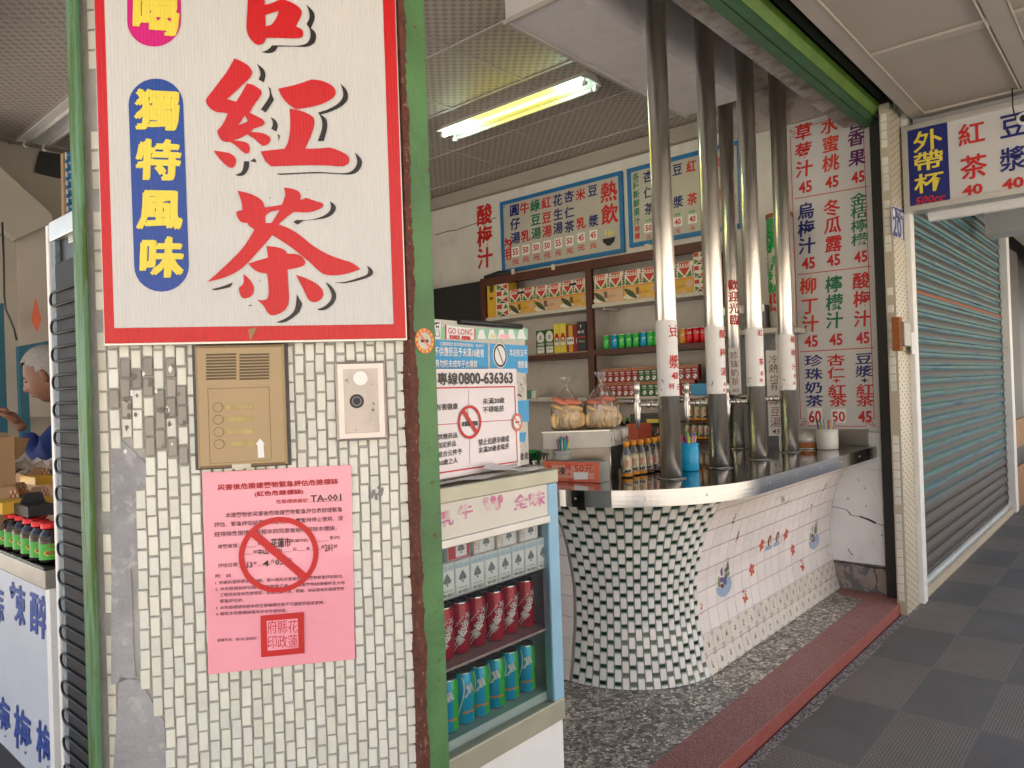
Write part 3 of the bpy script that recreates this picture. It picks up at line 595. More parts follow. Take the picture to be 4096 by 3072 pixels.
# round no-smoking sticker on the post
st=thing('round_sticker','round red no smoking sticker on the green post right of the pillar','sticker'); fq=FACY(1.3438); c=fq.un(917,736)
mb=MB(); disc(mb,c,fq.u,Zv,fq.n,.031,.0003); mb.build('backing',M['tape'],st)
mb=MB(); ring(mb,c,fq.u,Zv,fq.n,.021,.031,.0008); bar(mb,c+fq.u*-.015+Zv*.015,c+fq.u*.015-Zv*.015,.005,fq.n,.001); mb.build('red_ring',M['coral'],st)
mb=MB()
for i,ch in enumerate('請勿吸菸Nosmoking'):
    a=PI/2-2*PI*i/13; cc=c+fq.u*math.cos(a)*.026+Zv*math.sin(a)*.026; put(mb,ch,cc,fq.u,Zv,fq.n,.007,.007,.02,lift=.0012,rot=a-PI/2)
mb.build('lettering',M['yellow'],st)
mb=MB(); mb.box((c.x-.012,c.y-.0009,c.z-.004),(c.x+.012,c.y-.0006,c.z+.003)); mb.build('cigarette_mark',M['blackp'],st)
# ================================================================ BIG SIGNBOARD
sg=thing('shop_signboard','tall white signboard with big red characters and red border on the tiled pillar','signboard')
fs=PIL(.034); mb=MB()
def upx(fr,px_l): pass
uL=(fs.un(226,742)-PO).dot(PU); uR=(fs.un(877,730)-PO).dot(PU); zb=(fs.un(226,742).z+fs.un(877,730).z)/2
o0=PO+PN*.004
def prect(mb,u0,u1,z0,z1,lift,depth,mi=0): mb.bbox(PO+PU*u0+Zv*z0+PN*(lift-depth),PU,Zv,PN,u1-u0,z1-z0,depth,.0008,mi)
prect(mb,uL,uR,zb,3.1,.034,.028); mb.build('red_border',M['red_rib'],sg)
mb=MB(); prect(mb,uL-.003,uR+.003,zb-.005,3.1,.028,.022); mb.build('backing_frame',M['alu'],sg)
i0=(fs.un(247,708)-PO).dot(PU); i1=(fs.un(850,700)-PO).dot(PU); iz=(fs.un(247,708).z+fs.un(848,701).z)/2
mb=MB(); prect(mb,i0,i1,iz,3.06,.0352,.001); mb.build('white_face',M['white_rib'],sg)
fs=PIL(.0352)
def stadium(x0,x1,y0,y1,n=14,top=True,dx=.0):
    r=(x1-x0)/2; cx=(x0+x1)/2; P=[]
    for i in range(n+1): a=PI-PI*i/n; P.append((cx+r*math.cos(a)-dx,y0+r-r*math.sin(a)*.95 if top else y0))
    for i in range(n+1): a=-PI*i/n; P.append((cx+r*math.cos(a)+dx,y1-r-r*math.sin(a)*.95))
    return P
def flat(mb,fr,P,lift=.001,mi=0):
    vs,fs_=tri_fill(P); mb.add([fr.un(x,y)+fr.n*lift for x,y in vs],fs_,mi)
mb=MB(); flat(mb,fs,stadium(284,402,167,633,dx=6)); mb.build('blue_capsule',M['blue_print_rib'],sg)
mb=MB(); flat(mb,fs,stadium(275,391,-300,104)); mb.build('pink_capsule',M['magenta_rib'],sg)
mb=MB()
for ch,x,y in (('獨',341,238),('特',343,346),('風',346,452),('味',349,556)): 
    c=fs.un(x,y); put(mb,ch,c,PU,Zv,PN,.092,.092,.033,em=True,nib=.02,lift=.002,shear=.06)
for ch,x,y in (('喝',337,30),('好',336,-80)): c=fs.un(x,y); put(mb,ch,c,PU,Zv,PN,.098,.098,.035,em=True,nib=.02,lift=.002,shear=.05)
mb.build('yellow_characters',M['yellow_rib'],sg)
K=1/1.85172
t1=lambda x,y:((800+x*.31645)*K,(200+y*.31645)*K); t2=lambda x,y:((800+x*.35265)*K,(725+y*.35265)*K); t3=lambda x,y:((940+x*.18083)*K,(y*.18083)*K)
s=1
red1=[[(437,108,s),(530,150),(615,205),(662,280),(640,345),(590,395),(480,500),(342,625,s),(460,655,s),(520,560),(592,427,s),(660,440),(740,485),(780,540),(755,600),(690,690),(628,795,s),(720,840),(790,880),(818,925),(780,965),(680,995,s),(640,1040,s),(740,1045),(830,1068),(890,1115),(880,1170),(820,1213),(770,1200),(700,1135),(600,1068,s),(520,1110),(420,1145,s),(520,1155),(600,1180),(633,1240),(618,1300),(575,1310),(530,1280),(460,1215),(380,1165,s),(320,1163),(265,1135),(230,1070),(217,1025,s),(290,940),(355,805,s),(280,795),(200,785),(120,730),(78,660),(95,600),(150,530),(260,385),(340,280)],
[(172,1275,s),(280,1288),(380,1310),(445,1360),(455,1420),(430,1480),(385,1490),(330,1460),(250,1380)],
[(995,490,s),(1200,445),(1410,375,s),(1530,390),(1640,435),(1700,490),(1712,560),(1660,625),(1530,690),(1370,730),(1215,752,s),(1120,690),(1040,600),(1000,520)],
[(1132,743,s),(1250,765),(1370,810),(1435,860),(1447,930),(1420,1040),(1380,1140),(1330,1250,s),(1480,1247),(1640,1235,s),(1760,1275),(1860,1330),(1890,1390),(1860,1450),(1780,1473),(1600,1462),(1300,1460),(905,1475,s),(830,1410),(768,1285,s),(900,1268),(1070,1250,s),(1110,1170),(1135,1050),(1142,900)]]
blk1=[[(718,175,s),(800,240),(830,320),(805,412,s),(742,375,s),(765,320),(755,250)],[(855,463,s),(893,490,s),(905,560),(938,630,s),(832,792,s),(768,755,s),(850,640),(882,570),(875,500)],[(892,850,s),(955,890),(985,960),(962,1035,s),(902,995,s),(920,950),(915,895)],[(975,1062,s),(1012,1085,s),(990,1163,s),(992,1105)],
[(1775,428,s),(1840,490),(1870,560),(1862,640),(1780,720),(1640,785),(1525,818,s),(1592,870),(1610,960),(1590,1070),(1565,1152,s),(1487,1155,s),(1530,1040),(1548,950),(1535,870),(1493,793,s),(1620,750),(1730,690),(1795,620),(1810,540)],
[(1958,1297,s),(2025,1360),(2050,1430),(2010,1520),(1930,1572),(1800,1575),(1500,1560),(1010,1580,s),(965,1565,s),(1200,1555),(1500,1543),(1780,1560),(1900,1540),(1965,1480),(1988,1400)],[(558,1405,s),(622,1410,s),(615,1500),(570,1570),(510,1595),(443,1580,s),(510,1555),(545,1500)],[(638,1403,s),(692,1368,s),(716,1420,s),(680,1418)]]
red2=[[(427,108,s),(540,135),(640,175),(710,230),(733,298,s),(830,285),(930,268,s),(955,200),(968,150),(953,73,s),(1040,85),(1115,115),(1145,165),(1137,215,s),(1208,190,s),(1310,225),(1385,250),(1395,285),(1340,325),(1220,355),(1068,350,s),(980,410),(892,492,s),(1010,535),(1130,610),(1280,730),(1450,830),(1600,885),(1730,930),(1820,997,s),(1700,1040),(1560,1068),(1420,1060),(1330,1000),(1240,915),(1100,800),(960,700),(820,612,s),(740,710),(640,820),(540,930),(430,1020),(270,1095),(80,1145,s),(200,1040),(360,890),(500,740),(620,550,s),(560,510),(540,475,s),(470,465),(425,410),(415,355),(440,337),(482,330,s),(475,250),(450,170)],
[(752,735,s),(850,745),(930,765),(975,795),(982,822,s),(1080,825),(1150,850),(1195,915),(1170,960),(1090,985),(992,1005,s),(1000,1150),(1010,1300),(1000,1400),(960,1465),(880,1510),(810,1520),(760,1480),(720,1410),(650,1345,s),(720,1350),(765,1330),(778,1270),(775,1150),(760,1048,s),(680,1035),(610,1000),(548,935,s),(640,905),(770,868,s),(765,800)],
[(493,1052,s),(560,1110),(605,1180),(610,1250),(575,1310),(495,1330),(455,1280),(443,1210),(480,1180),(498,1130)],[(1088,1062,s),(1200,1100),(1310,1155),(1380,1220),(1400,1290),(1360,1350),(1290,1373),(1230,1340),(1180,1240)]]
blk2=[[(1473,228,s),(1530,270),(1540,320),(1500,380),(1400,425),(1170,450,s),(1108,495,s),(1058,463,s),(1095,440,s),(1230,440),(1360,410),(1450,360),(1485,300)],[(1892,955,s),(1950,1000),(1963,1045),(1920,1085),(1800,1125),(1640,1158),(1530,1150,s),(1650,1140),(1800,1095),(1890,1060),(1910,1010)],[(1422,1140,s),(1500,1200),(1545,1290),(1520,1380),(1440,1450),(1370,1465),(1328,1453,s),(1410,1420),(1480,1350),(1490,1270)],[(1098,1282,s),(1160,1390,s),(1130,1480),(1050,1550),(960,1600),(862,1602,s),(980,1550),(1060,1480),(1090,1390)],[(373,1147,s),(350,1198,s),(270,1220),(170,1237),(132,1224,s),(250,1195)],[(545,1408,s),(575,1400,s),(600,1418,s)],[(668,1118,s),(680,1125,s),(683,1148,s)],[(780,184,s),(800,190,s),(803,203,s)],[(1207,97,s),(1225,99,s),(1233,108,s)]]
red3=[[(290,-100,s),(655,-100,s),(660,115,s),(800,80),(900,40),(985,0,s),(1085,0),(1250,60),(1380,140),(1465,230),(1478,310),(1450,390),(1345,595,s),(1450,640),(1505,700),(1500,800),(1440,845),(1300,857),(1000,848),(683,845,s),(650,940),(580,992),(480,992),(380,910),(300,800),(260,660),(258,500),(275,250)]]
blk3=[[(1572,107,s),(1690,210),(1755,310),(1760,430),(1680,630,s),(1760,700),(1795,800),(1770,930),(1680,1010),(1550,1042),(1300,1035),(950,1035,s),(900,1120),(820,1170),(720,1182),(592,1157,s),(700,1120),(780,1060),(815,1008,s),(1000,1008),(1350,1018),(1550,980),(1640,900),(1670,780),(1650,640),(1580,538,s),(1640,430),(1650,320),(1625,220)]]
mb=MB()
for i,P_ in enumerate(red1): shape(mb,fs,P_,[[(572,828,s),(605,905,s),(482,958,s)]] if i==0 else [],tf=t1)
for i,P_ in enumerate(red2): shape(mb,fs,P_,[[(740,397,s),(800,350),(903,328,s),(860,400),(812,475,s),(740,475,s)]] if i==0 else [],tf=t2)
for P_ in red3: shape(mb,fs,P_,[[(668,343,s),(962,243,s),(950,330),(880,460),(810,553,s),(678,588,s)]],tf=t3)
flat(mb,fs,[(430,-105),(760,-125),(760,-70),(430,-55)],.002); flat(mb,fs,[(560,-210),(610,-215),(612,-126),(562,-120)],.0022)
mb.build('red_characters',M['red_rib'],sg)
mb=MB()
for L_,tf in ((blk1,t1),(blk2,t2),(blk3,t3)):
    for P_ in L_: shape(mb,fs,P_,tf=tf,lift=.0015)
mb.build('black_shadow_strokes',M['blackp_rib'],sg)
mb=MB(); flat(mb,PIL(.0345),[(536,712),(556,706),(548,722),(541,738)],.001); mb.build('torn_border',M['cardboard'],sg)
# ================================================================ DOOR INTERCOM
ic=thing('door_intercom','bronze door intercom panel with four round buttons above the pink notice','intercom'); fi=PIL(.030)
def rectpx(fr,x0,y0,x1,y1):
    a=fr.un(x0,y0); b_=fr.un(x1,y1); return a,b_
def pbox(mb,x0,y0,x1,y1,off,depth,bev=.002,mi=0):
    fr=PIL(off); a=fr.un(x0,y1); b_=fr.un(x1,y0); mb.bbox(a-PN*depth,PU,Zv,PN,(b_-a).dot(PU),b_.z-a.z,depth,bev,mi)
Q=lambda a,b_:((700+a*.48216)*K,(1300+b_*.48216)*K)
mb=MB(); x0,y0=Q(190,158); x1,y1=Q(900,1195); pbox(mb,x0,y0,x1,y1,.030,.028,.006); mb.build('housing',M['brass'],ic,bevel=.0)
mb=MB(); x0,y0=Q(170,145); x1,y1=Q(935,1205); pbox(mb,x0,y0,x1,y1,.006,.005,.001); mb.build('silicone_seal',mat('grey_sealant',(.12,.12,.125),.7,var=.3,vs=40),ic)
mb=MB()
for i in range(9):
    y=240+i*25
    for xa,xb in ((258,508),(534,782)): a=Q(xa,y); b_=Q(xb,y+9); fr=PIL(.0305); p=fr.un(*a); q=fr.un(*b_); mb.bbox(Vector((p.x,p.y,q.z)),PU,Zv,PN,(q-p).dot(PU),p.z-q.z,.0006,.0001)
mb.build('speaker_slots',M['brass_dk'],ic)
mb=MB()
fr=PIL(.0302)
for a,b_ in (((272,528),(780,515)),((780,515),(800,1118)),((800,1118),(292,1150)),((292,1150),(272,528))): bar(mb,fr.un(*Q(*a)),fr.un(*Q(*b_)),.0008,PN,.0004)
mb.build('panel_groove',M['brass_dk'],ic)
for i,(x,y) in enumerate(((357,683),(360,785),(364,887),(368,989))):
    fr=PIL(.0305); c=fr.un(*Q(x,y)); mb=MB(); ring(mb,c,PU,Zv,PN,.0098,.0108,.0004,mi=1); disc(mb,c,PU,Zv,PN,.0097,.0012,mi=0); mb.build('call_button',[M['brass'],M['brass_dk']],ic)
    mb=MB(); pbox(mb,*Q(422+4*i,655+102*i),*Q(642+4*i,703+102*i),.0312,.0008,.0002); mb.build('name_plate',M['label_yel'],ic)
mb=MB(); P_=[Q(707,940),Q(748,988),Q(735,988),Q(742,1098),Q(690,1102),Q(684,992),Q(668,992)]; flat(mb,PIL(.0308),P_,.0005); mb.build('white_arrow_sticker',M['white'],ic)
mb=MB(); pbox(mb,*Q(473,1150),*Q(630,1195),.0312,.0008,.0002); mb.build('maker_plate',M['tape'],ic)
# ================================================================ KEY SWITCH BOX
kb=thing('key_switch_box','stainless key switch box screwed to the tiled pillar','switch box')
mb=MB(); pbox(mb,*Q(1345,295),*Q(1745,968),.022,.018,.006); mb.build('frame_plate',mat('scuffed_stainless',(.60,.55,.53),.38,.8,var=.1,vs=12,bump=.1,bs=20),kb)
mb=MB(); pbox(mb,*Q(1412,360),*Q(1680,900),.0235,.0015,.0006); mb.build('small_door',mat('rust_speckled_steel',(.50,.45,.41),.45,.6,var=.15,vs=20,c2=(.12,.08,.05),mix2=(.60,.66),s2=55),kb)
mb=MB(); fr=PIL(.0242); c=fr.un(*Q(1538,442)); disc(mb,c,PU,Zv,PN,.0165,.0004); mb.build('round_foil_sticker',M['can_silver'],kb)
mb=MB(); c=fr.un(*Q(1508,632)); disc(mb,c,PU,Zv,PN,.0165,.0006,mi=0); ring(mb,c,PU,Zv,PN,.009,.011,.0012,mi=1); bar(mb,c-Zv*.004,c+Zv*.004,.0015,PN,.0014,mi=2); mb.build('keyhole',[M['dark'],M['grey'],M['blackp']],kb)
# ================================================================ PINK NOTICE
pn=thing('danger_notice','pink laminated danger notice with a red prohibition ring taped under the intercom','notice')
W_=lambda a,b_:((780+a*.54264)*K,(1820+b_*.54264)*K)     # zoomed coordinates of the notice
import itertools
mb=MB(); fr=PIL(.0062); TLp,TRp,BRp,BLp=[fr.un(*W_(*p)) for p in ((52,130),(1152,72),(1180,1502),(98,1618))]
nx,ny=12,16; g=[]
for j in range(ny+1):
    for i in range(nx+1):
        a,b_=i/nx,j/ny; p=(TLp*(1-a)+TRp*a)*(1-b_)+(BLp*(1-a)+BRp*a)*b_; p=p+PN*(.0008*math.sin(a*9+b_*5)+.0006*math.sin(b_*14)); g.append(p)
mb.add(g,[(j*(nx+1)+i,(j+1)*(nx+1)+i,(j+1)*(nx+1)+i+1,j*(nx+1)+i+1) for j in range(ny) for i in range(nx)],0,True); mb.build('sheet',M['pink'],pn)
fr=PIL(.0083); ang=math.atan2((TRp-TLp).z,(TRp-TLp).dot(PU)); 
def nline(mb,s_,x0,yc,x1,h,bold=.012,dy=None):
    # text line running from x0 to x1 (zoomed px), sloping with the sheet
    sl=-.0525 if dy is None else dy; a=fr.un(*W_(x0,yc)); b_=fr.un(*W_(x1,yc+(x1-x0)*sl)); c=(a+b_)/2; hh=(fr.un(*W_(x0,yc-h/2))-fr.un(*W_(x0,yc+h/2))).z
    an=math.atan2((b_-a).z,(b_-a).dot(PU)); put(mb,s_,c,PU,Zv,PN,(b_-a).length,hh,bold,lift=.0005,rot=an,res=1)
mb=MB(); nline(mb,'災害後危險建築物緊急評估危險標誌',165,240,1055,46,.02); nline(mb,'(紅色危險標誌)',438,290,800,44,.02); nline(mb,'危險標誌編號：',598,345,845,32,.006); mb.build('red_heading',mat('dark_red_ink',(.42,.01,.02),.5),pn)
mb=MB()
for a_ in (('本建築物依災害後危險建築物緊急評估表辦理緊急',225,445,1085,38),('評估，緊急評估結果有危險之虞，應暫時停止使用，須',143,515,1090,38),('經排除危險情節並報本府同意後始得解除本標誌。',143,585,1045,38),
 ('建築座落：',168,675,325,30),('縣(市)',462,655,525,28),('鄉(鎮市區)',700,635,835,28),('里(村)',992,612,1070,28),('鄰',430,715,455,26),('路(街)',565,706,645,28),('段',722,695,750,26),('巷',820,690,848,26),('弄',930,680,955,26),('號',1022,673,1050,26),
 ('評估日期：',172,815,325,30),('年',432,798,457,26),('月',560,785,583,26),('日',688,775,712,26),('附   註',150,893,268,26),
 ('1. 依據災害防救法第27條、第30條及災害後危害建築物緊急評估辦法。',150,942,1095,27),('2. 本危險標誌評估結果如有危險之虞，係指建築物結構構件及大地',150,990,1105,27),('工程受災後有危險情節，危險之虞項目、範圍，詳災害後危險建築物',183,1032,1100,27),('緊急評估表。',185,1078,360,27),
 ('3. 本危險標誌非經本府主管機關同意不可隨意撕毀或遮掩。',153,1128,955,27),('4. 解除本危險標誌程序詳本府通知函。',153,1172,680,27),('直轄市長、縣(市)長用印',163,1368,452,26)): nline(mb,*a_,.004)
def rule(x0,y0,x1,y1): bar(mb,fr.un(*W_(x0,y0)),fr.un(*W_(x1,y1)),.0006,PN,.0005)
for r_ in ((325,682,455,676),(850,347,1088,335),(855,640,985,632),(370,735,425,732),(460,727,560,722),(650,715,715,712),(755,706,818,703),(855,700,925,696),(955,693,1020,688),(325,827,428,822),(460,815,560,808),(588,805,688,798)): rule(*r_)
mb.build('printed_text',mat('brown_black_ink',(.09,.02,.03),.5),pn)
mb=MB()
for s_,x0,yc,x1,h in (('TA-001',852,322,1078,52),('花蓮市',560,650,705,70),('中山',462,715,538,42),('201',958,685,1012,56),('113',358,812,425,44),('4',500,800,545,44),('03',590,790,655,44)): nline(mb,s_,x0,yc,x1,h,.014)
mb.build('handwriting',M['blackp'],pn)
mb=MB(); c=fr.un(*W_(620,735)); sxr=1.06
ro=abs((fr.un(*W_(620,457))-fr.un(*W_(620,1013))).z)/2; wr=abs((fr.un(*W_(325,735))-fr.un(*W_(915,735))).dot(PU))/2
ring(mb,c,PU,Zv,PN,ro*.865,ro,.001,48,0,wr/ro); bar(mb,fr.un(*W_(432,580)),fr.un(*W_(810,900)),.0165,PN,.0012); mb.build('prohibition_ring',M['red2'],pn)
mb=MB(); P_=[(483,1185),(802,1157),(808,1460),(488,1490)]; I_=[(528,1222),(757,1203),(763,1420),(536,1442)]
flat(mb,fr,[W_(*p) for p in P_],.001); mb.build('red_seal',M['red2'],pn)
mb=MB(); flat(mb,fr,[W_(*p) for p in I_],.0014); mb.build('seal_field',M['pink'],pn)
mb=MB()
for i,cx in enumerate((722,645,570)):
    for j,(ch) in enumerate((('花','蓮'),('縣','政'),('府','印'))[i]): 
        c=fr.un(*W_(cx,1268+j*108+ (2-i)*-1*3)); put(mb,ch,c,PU,Zv,PN,.0235,.033,-.004,em=True,lift=.0018,res=1)
mb.build('seal_characters',M['red2'],pn)
# ================================================================ NEIGHBOURING FRONT (number 201)
z5=lambda a,b_:((3100+a*.603)*K,b_*.603*K); z6=lambda a,b_:((1700+a*.4219)*K,(600+b_*.4219)*K); z6b=lambda a,b_:((2500+a*.4219)*K,(600+b_*.4219)*K); z7=lambda a,b_:((3000+a*.8442)*K,(400+b_*.8442)*K)
z8=lambda a,b_:((1900+a*.27125)*K,(1080+b_*.27125)*K); z9=lambda a,b_:((2380+a/2.765)*K,(950+b_/2.765)*K); zr=lambda a,b_:((3450+a*.4521)*K,(750+b_*.4521)*K)
dm=mat('small_beige_mosaic',(.5,.5,.4),.4); t,N,L,b=nodes(dm); obj,sx=coords(N,L)
br=N.new('ShaderNodeTexBrick'); cx=N.new('ShaderNodeCombineXYZ'); L.new(sx.outputs[2],cx.inputs[0]); L.new(sx.outputs[0],cx.inputs[1]); L.new(cx.outputs[0],br.inputs[0])
br.inputs['Scale'].default_value=1; br.inputs['Brick Width'].default_value=.045; br.inputs['Row Height'].default_value=.025; br.inputs['Mortar Size'].default_value=.002
a1=cell(sx.outputs[2],0,.045); a2=cell(sx.outputs[0],0,.05)
d1=mathn(N,L,'ABSOLUTE',mathn(N,L,'SUBTRACT',mathn(N,L,'FRACT',mathn(N,L,'MULTIPLY_ADD',mathn(N,L,'FLOOR',a2),.5,a1)),.5)); d2=mathn(N,L,'ABSOLUTE',mathn(N,L,'SUBTRACT',mathn(N,L,'FRACT',a2),.5))
dot=mathn(N,L,'MULTIPLY',mathn(N,L,'LESS_THAN',d1,.14),mathn(N,L,'LESS_THAN',d2,.22))
no=N.new('ShaderNodeTexNoise'); no.inputs['Scale'].default_value=7; no.inputs['Detail'].default_value=8; L.new(obj,no.inputs[0])
c=mixc(N,L,no.outputs[0],(.60,.55,.42),(.50,.45,.35)); c=mixc(N,L,mathn(N,L,'MULTIPLY',br.outputs['Fac'],.5),c,(.35,.31,.24)); c=mixc(N,L,dot,c,(.13,.12,.07)); L.new(c,b.inputs['Base Color'])
p2_=thing('mosaic_pillar','narrow pillar with beige dotted mosaic and the 201 number plate','pillar')
mb=MB(); mb.box((5.30,1.30,-.07),(5.598,1.36,3.3)); mb.build('mosaic_face',dm,p2_)
mb=MB(); mb.box((5.31,1.302,-.07),(5.6,1.362,3.3)); mb.box((5.475,1.362,-.07),(5.60,1.469,3.3)); mb.build('pillar_core',M['concrete'],p2_)
mb=MB(); z=.02
while z<3.2:
    if not (2.05<z<2.3 or 1.1<z<1.35 or random.random()<.12): mb.bbox(Vector((5.308,1.352,z)),Vector((0,-1,0)),Zv,Vector((-1,0,0)),.036,.052,.012,.003,0,tuple([random.uniform(.85,1.05)]*3))
    z+=.0575
mb.build('edge_tiles',M['pil_tile'],p2_)
np_=thing('house_number_plate','small blue and white house number plate reading 201','number plate')
F3=FACY(1.2955); pts=[z5(*p) for p in ((772,1362),(856,1392),(855,1590),(783,1555))]
mb=MB(); mb.prism([F3.un(*p) for p in pts][::-1],F3.n*.003); mb.build('plate',mat('pale_blue_enamel',(.55,.60,.68),.35,var=.05),np_,fix=True)
mb=MB(); flat(mb,F3,[z5(*p) for p in ((774,1368),(854,1396),(854,1462),(779,1438))],.0008); mb.build('blue_header',M['navy'],np_)
mb=MB(); textbox(mb,'201',F3,*z5(818,1508),24*1.0,46,.03,.0015); mb.build('number',M['navy'],np_)
mb=MB(); textbox(mb,'中山路',F3,*z5(829,1415),14,9,.02,.002); textbox(mb,'Jhongshan Rd.',F3,*z5(829,1440),14,4,.0,.002); c=F3.un(*z5(787,1410)); disc(mb,c,F3.u,Zv,F3.n,.03,.0018,14); mb.build('street_name',M['white'],np_)
nf=thing('neighbour_shutter','teal and rust streaked roller shutter in the next shopfront','roller shutter')
sm=mat('streaked_teal_shutter',(.1,.2,.25),.6,.1); t,N,L,b=nodes(sm); obj,sx=coords(N,L); fz=mathn(N,L,'FRACT',mathn(N,L,'DIVIDE',sx.outputs[2],.1))
mp=N.new('ShaderNodeMapping'); mp.inputs['Scale'].default_value=(.8,1,14); L.new(obj,mp.inputs[0]); no=N.new('ShaderNodeTexNoise'); no.inputs['Scale'].default_value=1.6; no.inputs['Detail'].default_value=8; no.inputs['Roughness'].default_value=.65; L.new(mp.outputs[0],no.inputs[0])
n3=N.new('ShaderNodeTexNoise'); n3.inputs['Scale'].default_value=60; n3.inputs['Detail'].default_value=3; L.new(obj,n3.inputs[0])
cr=N.new('ShaderNodeValToRGB'); e=cr.color_ramp.elements; e[0].position=.32; e[0].color=(.07,.05,.04,1); e[1].position=.72; e[1].color=(.30,.30,.22,1)
for p_,c_ in ((.40,(.03,.14,.21)),(.47,(.08,.20,.26)),(.52,(.16,.22,.22)),(.57,(.02,.23,.24)),(.63,(.17,.13,.08))): x=e.new(p_); x.color=(*c_,1)
L.new(no.outputs[0],cr.inputs[0]); zg=sx.outputs[2]
groove=mathn(N,L,'MAXIMUM',mathn(N,L,'LESS_THAN',fz,.34),mathn(N,L,'GREATER_THAN',fz,.97)); c=mixc(N,L,mathn(N,L,'MULTIPLY',groove,.9),mixc(N,L,1,cr.outputs[0],(.60,.72,.68),'MULTIPLY'),(.06,.04,.028))
low=N.new('ShaderNodeMapRange'); low.inputs['From Min'].default_value=.62; low.inputs['From Max'].default_value=.50; L.new(mathn(N,L,'MULTIPLY_ADD',no.outputs[0],.15,mathn(N,L,'SUBTRACT',zg,.07)),low.inputs[0]); c=mixc(N,L,low.outputs[0],c,(.055,.042,.035))
ora=mathn(N,L,'MULTIPLY',mathn(N,L,'GREATER_THAN',zg,2.105),mathn(N,L,'LESS_THAN',zg,2.135)); c=mixc(N,L,mathn(N,L,'MULTIPLY',ora,.85),c,(.34,.09,.02))
c=mixc(N,L,mathn(N,L,'MULTIPLY',mathn(N,L,'GREATER_THAN',n3.outputs[0],.64),.6),c,(.04,.03,.025)); L.new(c,b.inputs['Base Color'])
mb=MB(); vs_=[];z=.04; rows=[]
while z<3.1:
    for f,dy in ((0,.006),(.12,.0),(.30,.002),(.36,.014),(.55,.020),(.80,.017),(.95,.010)): rows.append((z+.1*f-.0,1.352-dy))
    z+=.1
for x in (5.70,9.82): vs_+=[(x,y,zz) for zz,y in rows]
n=len(rows); mb.add(vs_,[(i,n+i,n+i+1,i+1) for i in range(n-1)],0,False); mb.build('slats',sm,nf)
mb=MB(); mb.box((5.70,1.325,0.0),(9.82,1.355,.05)); mb.build('bottom_bar',M['alu'],nf)
wf=thing('shopfront_frame','white painted frame around the streaked teal shutter','frame')
for x0,x1 in ((5.602,5.70),(9.82,9.99)): mb=MB(); mb.box((x0,1.265,-.065),(x1,1.345,3.05)); mb.build('jamb',M['white_paint'],wf,bevel=.006)
mb=MB(); mb.box((5.602,1.262,3.05),(9.99,1.345,3.4)); mb.build('head',M['white_paint'],wf)
mb=MB(); mb.box((5.706,1.292,-.07),(9.815,1.36,-.005)); si=mb.build('shutter_sill',mat('beige_aggregate',(.52,.45,.33),.8,var=.25,vs=60,bump=.4,bs=90),wf)
mb=MB(); mb.box((5.706,1.305,-.005),(9.815,1.335,.012)); mb.build('metal_track',M['alu'],wf)
mbx=thing('metal_mailbox','small grey metal box hanging on the frame beside the mosaic pillar','mailbox')
mb=MB(); a=FY(*zr(372,1185),1.235); b2=FY(*zr(432,1405),1.235); mb.box((a.x,1.235,b2.z),(b2.x,1.264,a.z)); mb.build('box_body',M['steel_dull'],mbx,bevel=.004)
mb=MB(); mb.box((a.x-.05,1.255,b2.z-.03),(a.x+.03,1.2995,a.z+.03)); mb.build('brown_backing',M['rust'],mbx)
mb=MB(); q=FY(*zr(455,1398),1.262); mb.box((q.x-.06,1.2615,q.z-.06),(q.x+.05,1.2645,q.z+.09)); mb.build('paper_label',M['paper'],mbx)
fd=thing('far_doorway','dark brown boarded doorway past the teal shutter','doorway')
mb=MB(); mb.box((10.0,1.30,.95),(10.9,1.4,2.95)); mb.build('dark_board',mat('dark_brown_board',(.035,.025,.02),.5,var=.5,vs=9,c2=(.4,.36,.3),mix2=(.70,.73),s2=14),fd)
mb=MB(); mb.box((10.0,1.29,.62),(10.9,1.4,.945)); mb.box((10.0,1.29,-.07),(10.9,1.4,.40)); mb.build('orange_panel',mat('orange_brown_panel',(.33,.16,.06),.6,var=.2),fd)
mb=MB(); mb.box((10.0,1.31,.405),(10.9,1.4,.615)); mb.build('dark_gap',M['dark'],fd)
# hanging take-away sign across the walkway
hs=thing('takeaway_sign','white hanging sign board with a blue panel of yellow characters and drink prices at 40','signboard')
F4=FACX(5.55); fm=MB(); TLs=F4.un(*z5(845,850)); BLs=F4.un(*z5(860,1410)); y0=TLs.y; zt,zb_=TLs.z,BLs.z
fm.box((5.552,-.9,zb_),(5.66,y0,zt)); fm.build('panel_body',M['board'],hs)
mb=MB(); mb.box((5.538,-.9,zb_-.004),(5.668,y0+.006,zb_+.035)); mb.box((5.538,-.9,zt-.03),(5.668,y0+.006,zt+.005)); mb.box((5.538,y0-.03,zb_+.035),(5.668,y0+.006,zt-.03)); mb.build('aluminium_frame',M['alu'],hs,bevel=.002)
mb=MB(); flat(mb,F4,[z5(*p) for p in ((872,868),(1142,812),(1163,1335),(888,1376))],.0006); mb.build('blue_panel',M['navy'],hs)
def ch5(mb,ch,x,y,w,h,bold=.012,sh=.0,nib=0,lift=.0025):
    c=F4.un(*z5(x,y)); sc_=.603*K; kx=(F4.un(*z5(x,y))-F4.un(*z5(x+w,y))).y; kz=(F4.un(*z5(x,y))-F4.un(*z5(x,y+h))).z
    put(mb,ch,c,F4.u,Zv,F4.n,abs(kx),abs(kz),bold,nib=nib,lift=lift,shear=sh)
mb=MB(); [ch5(mb,*a_) for a_ in (('外',1012,930,200,138),('帶',1018,1065,200,125),('杯',1022,1208,205,130))]; mb.build('yellow_characters',M['yellow'],hs)
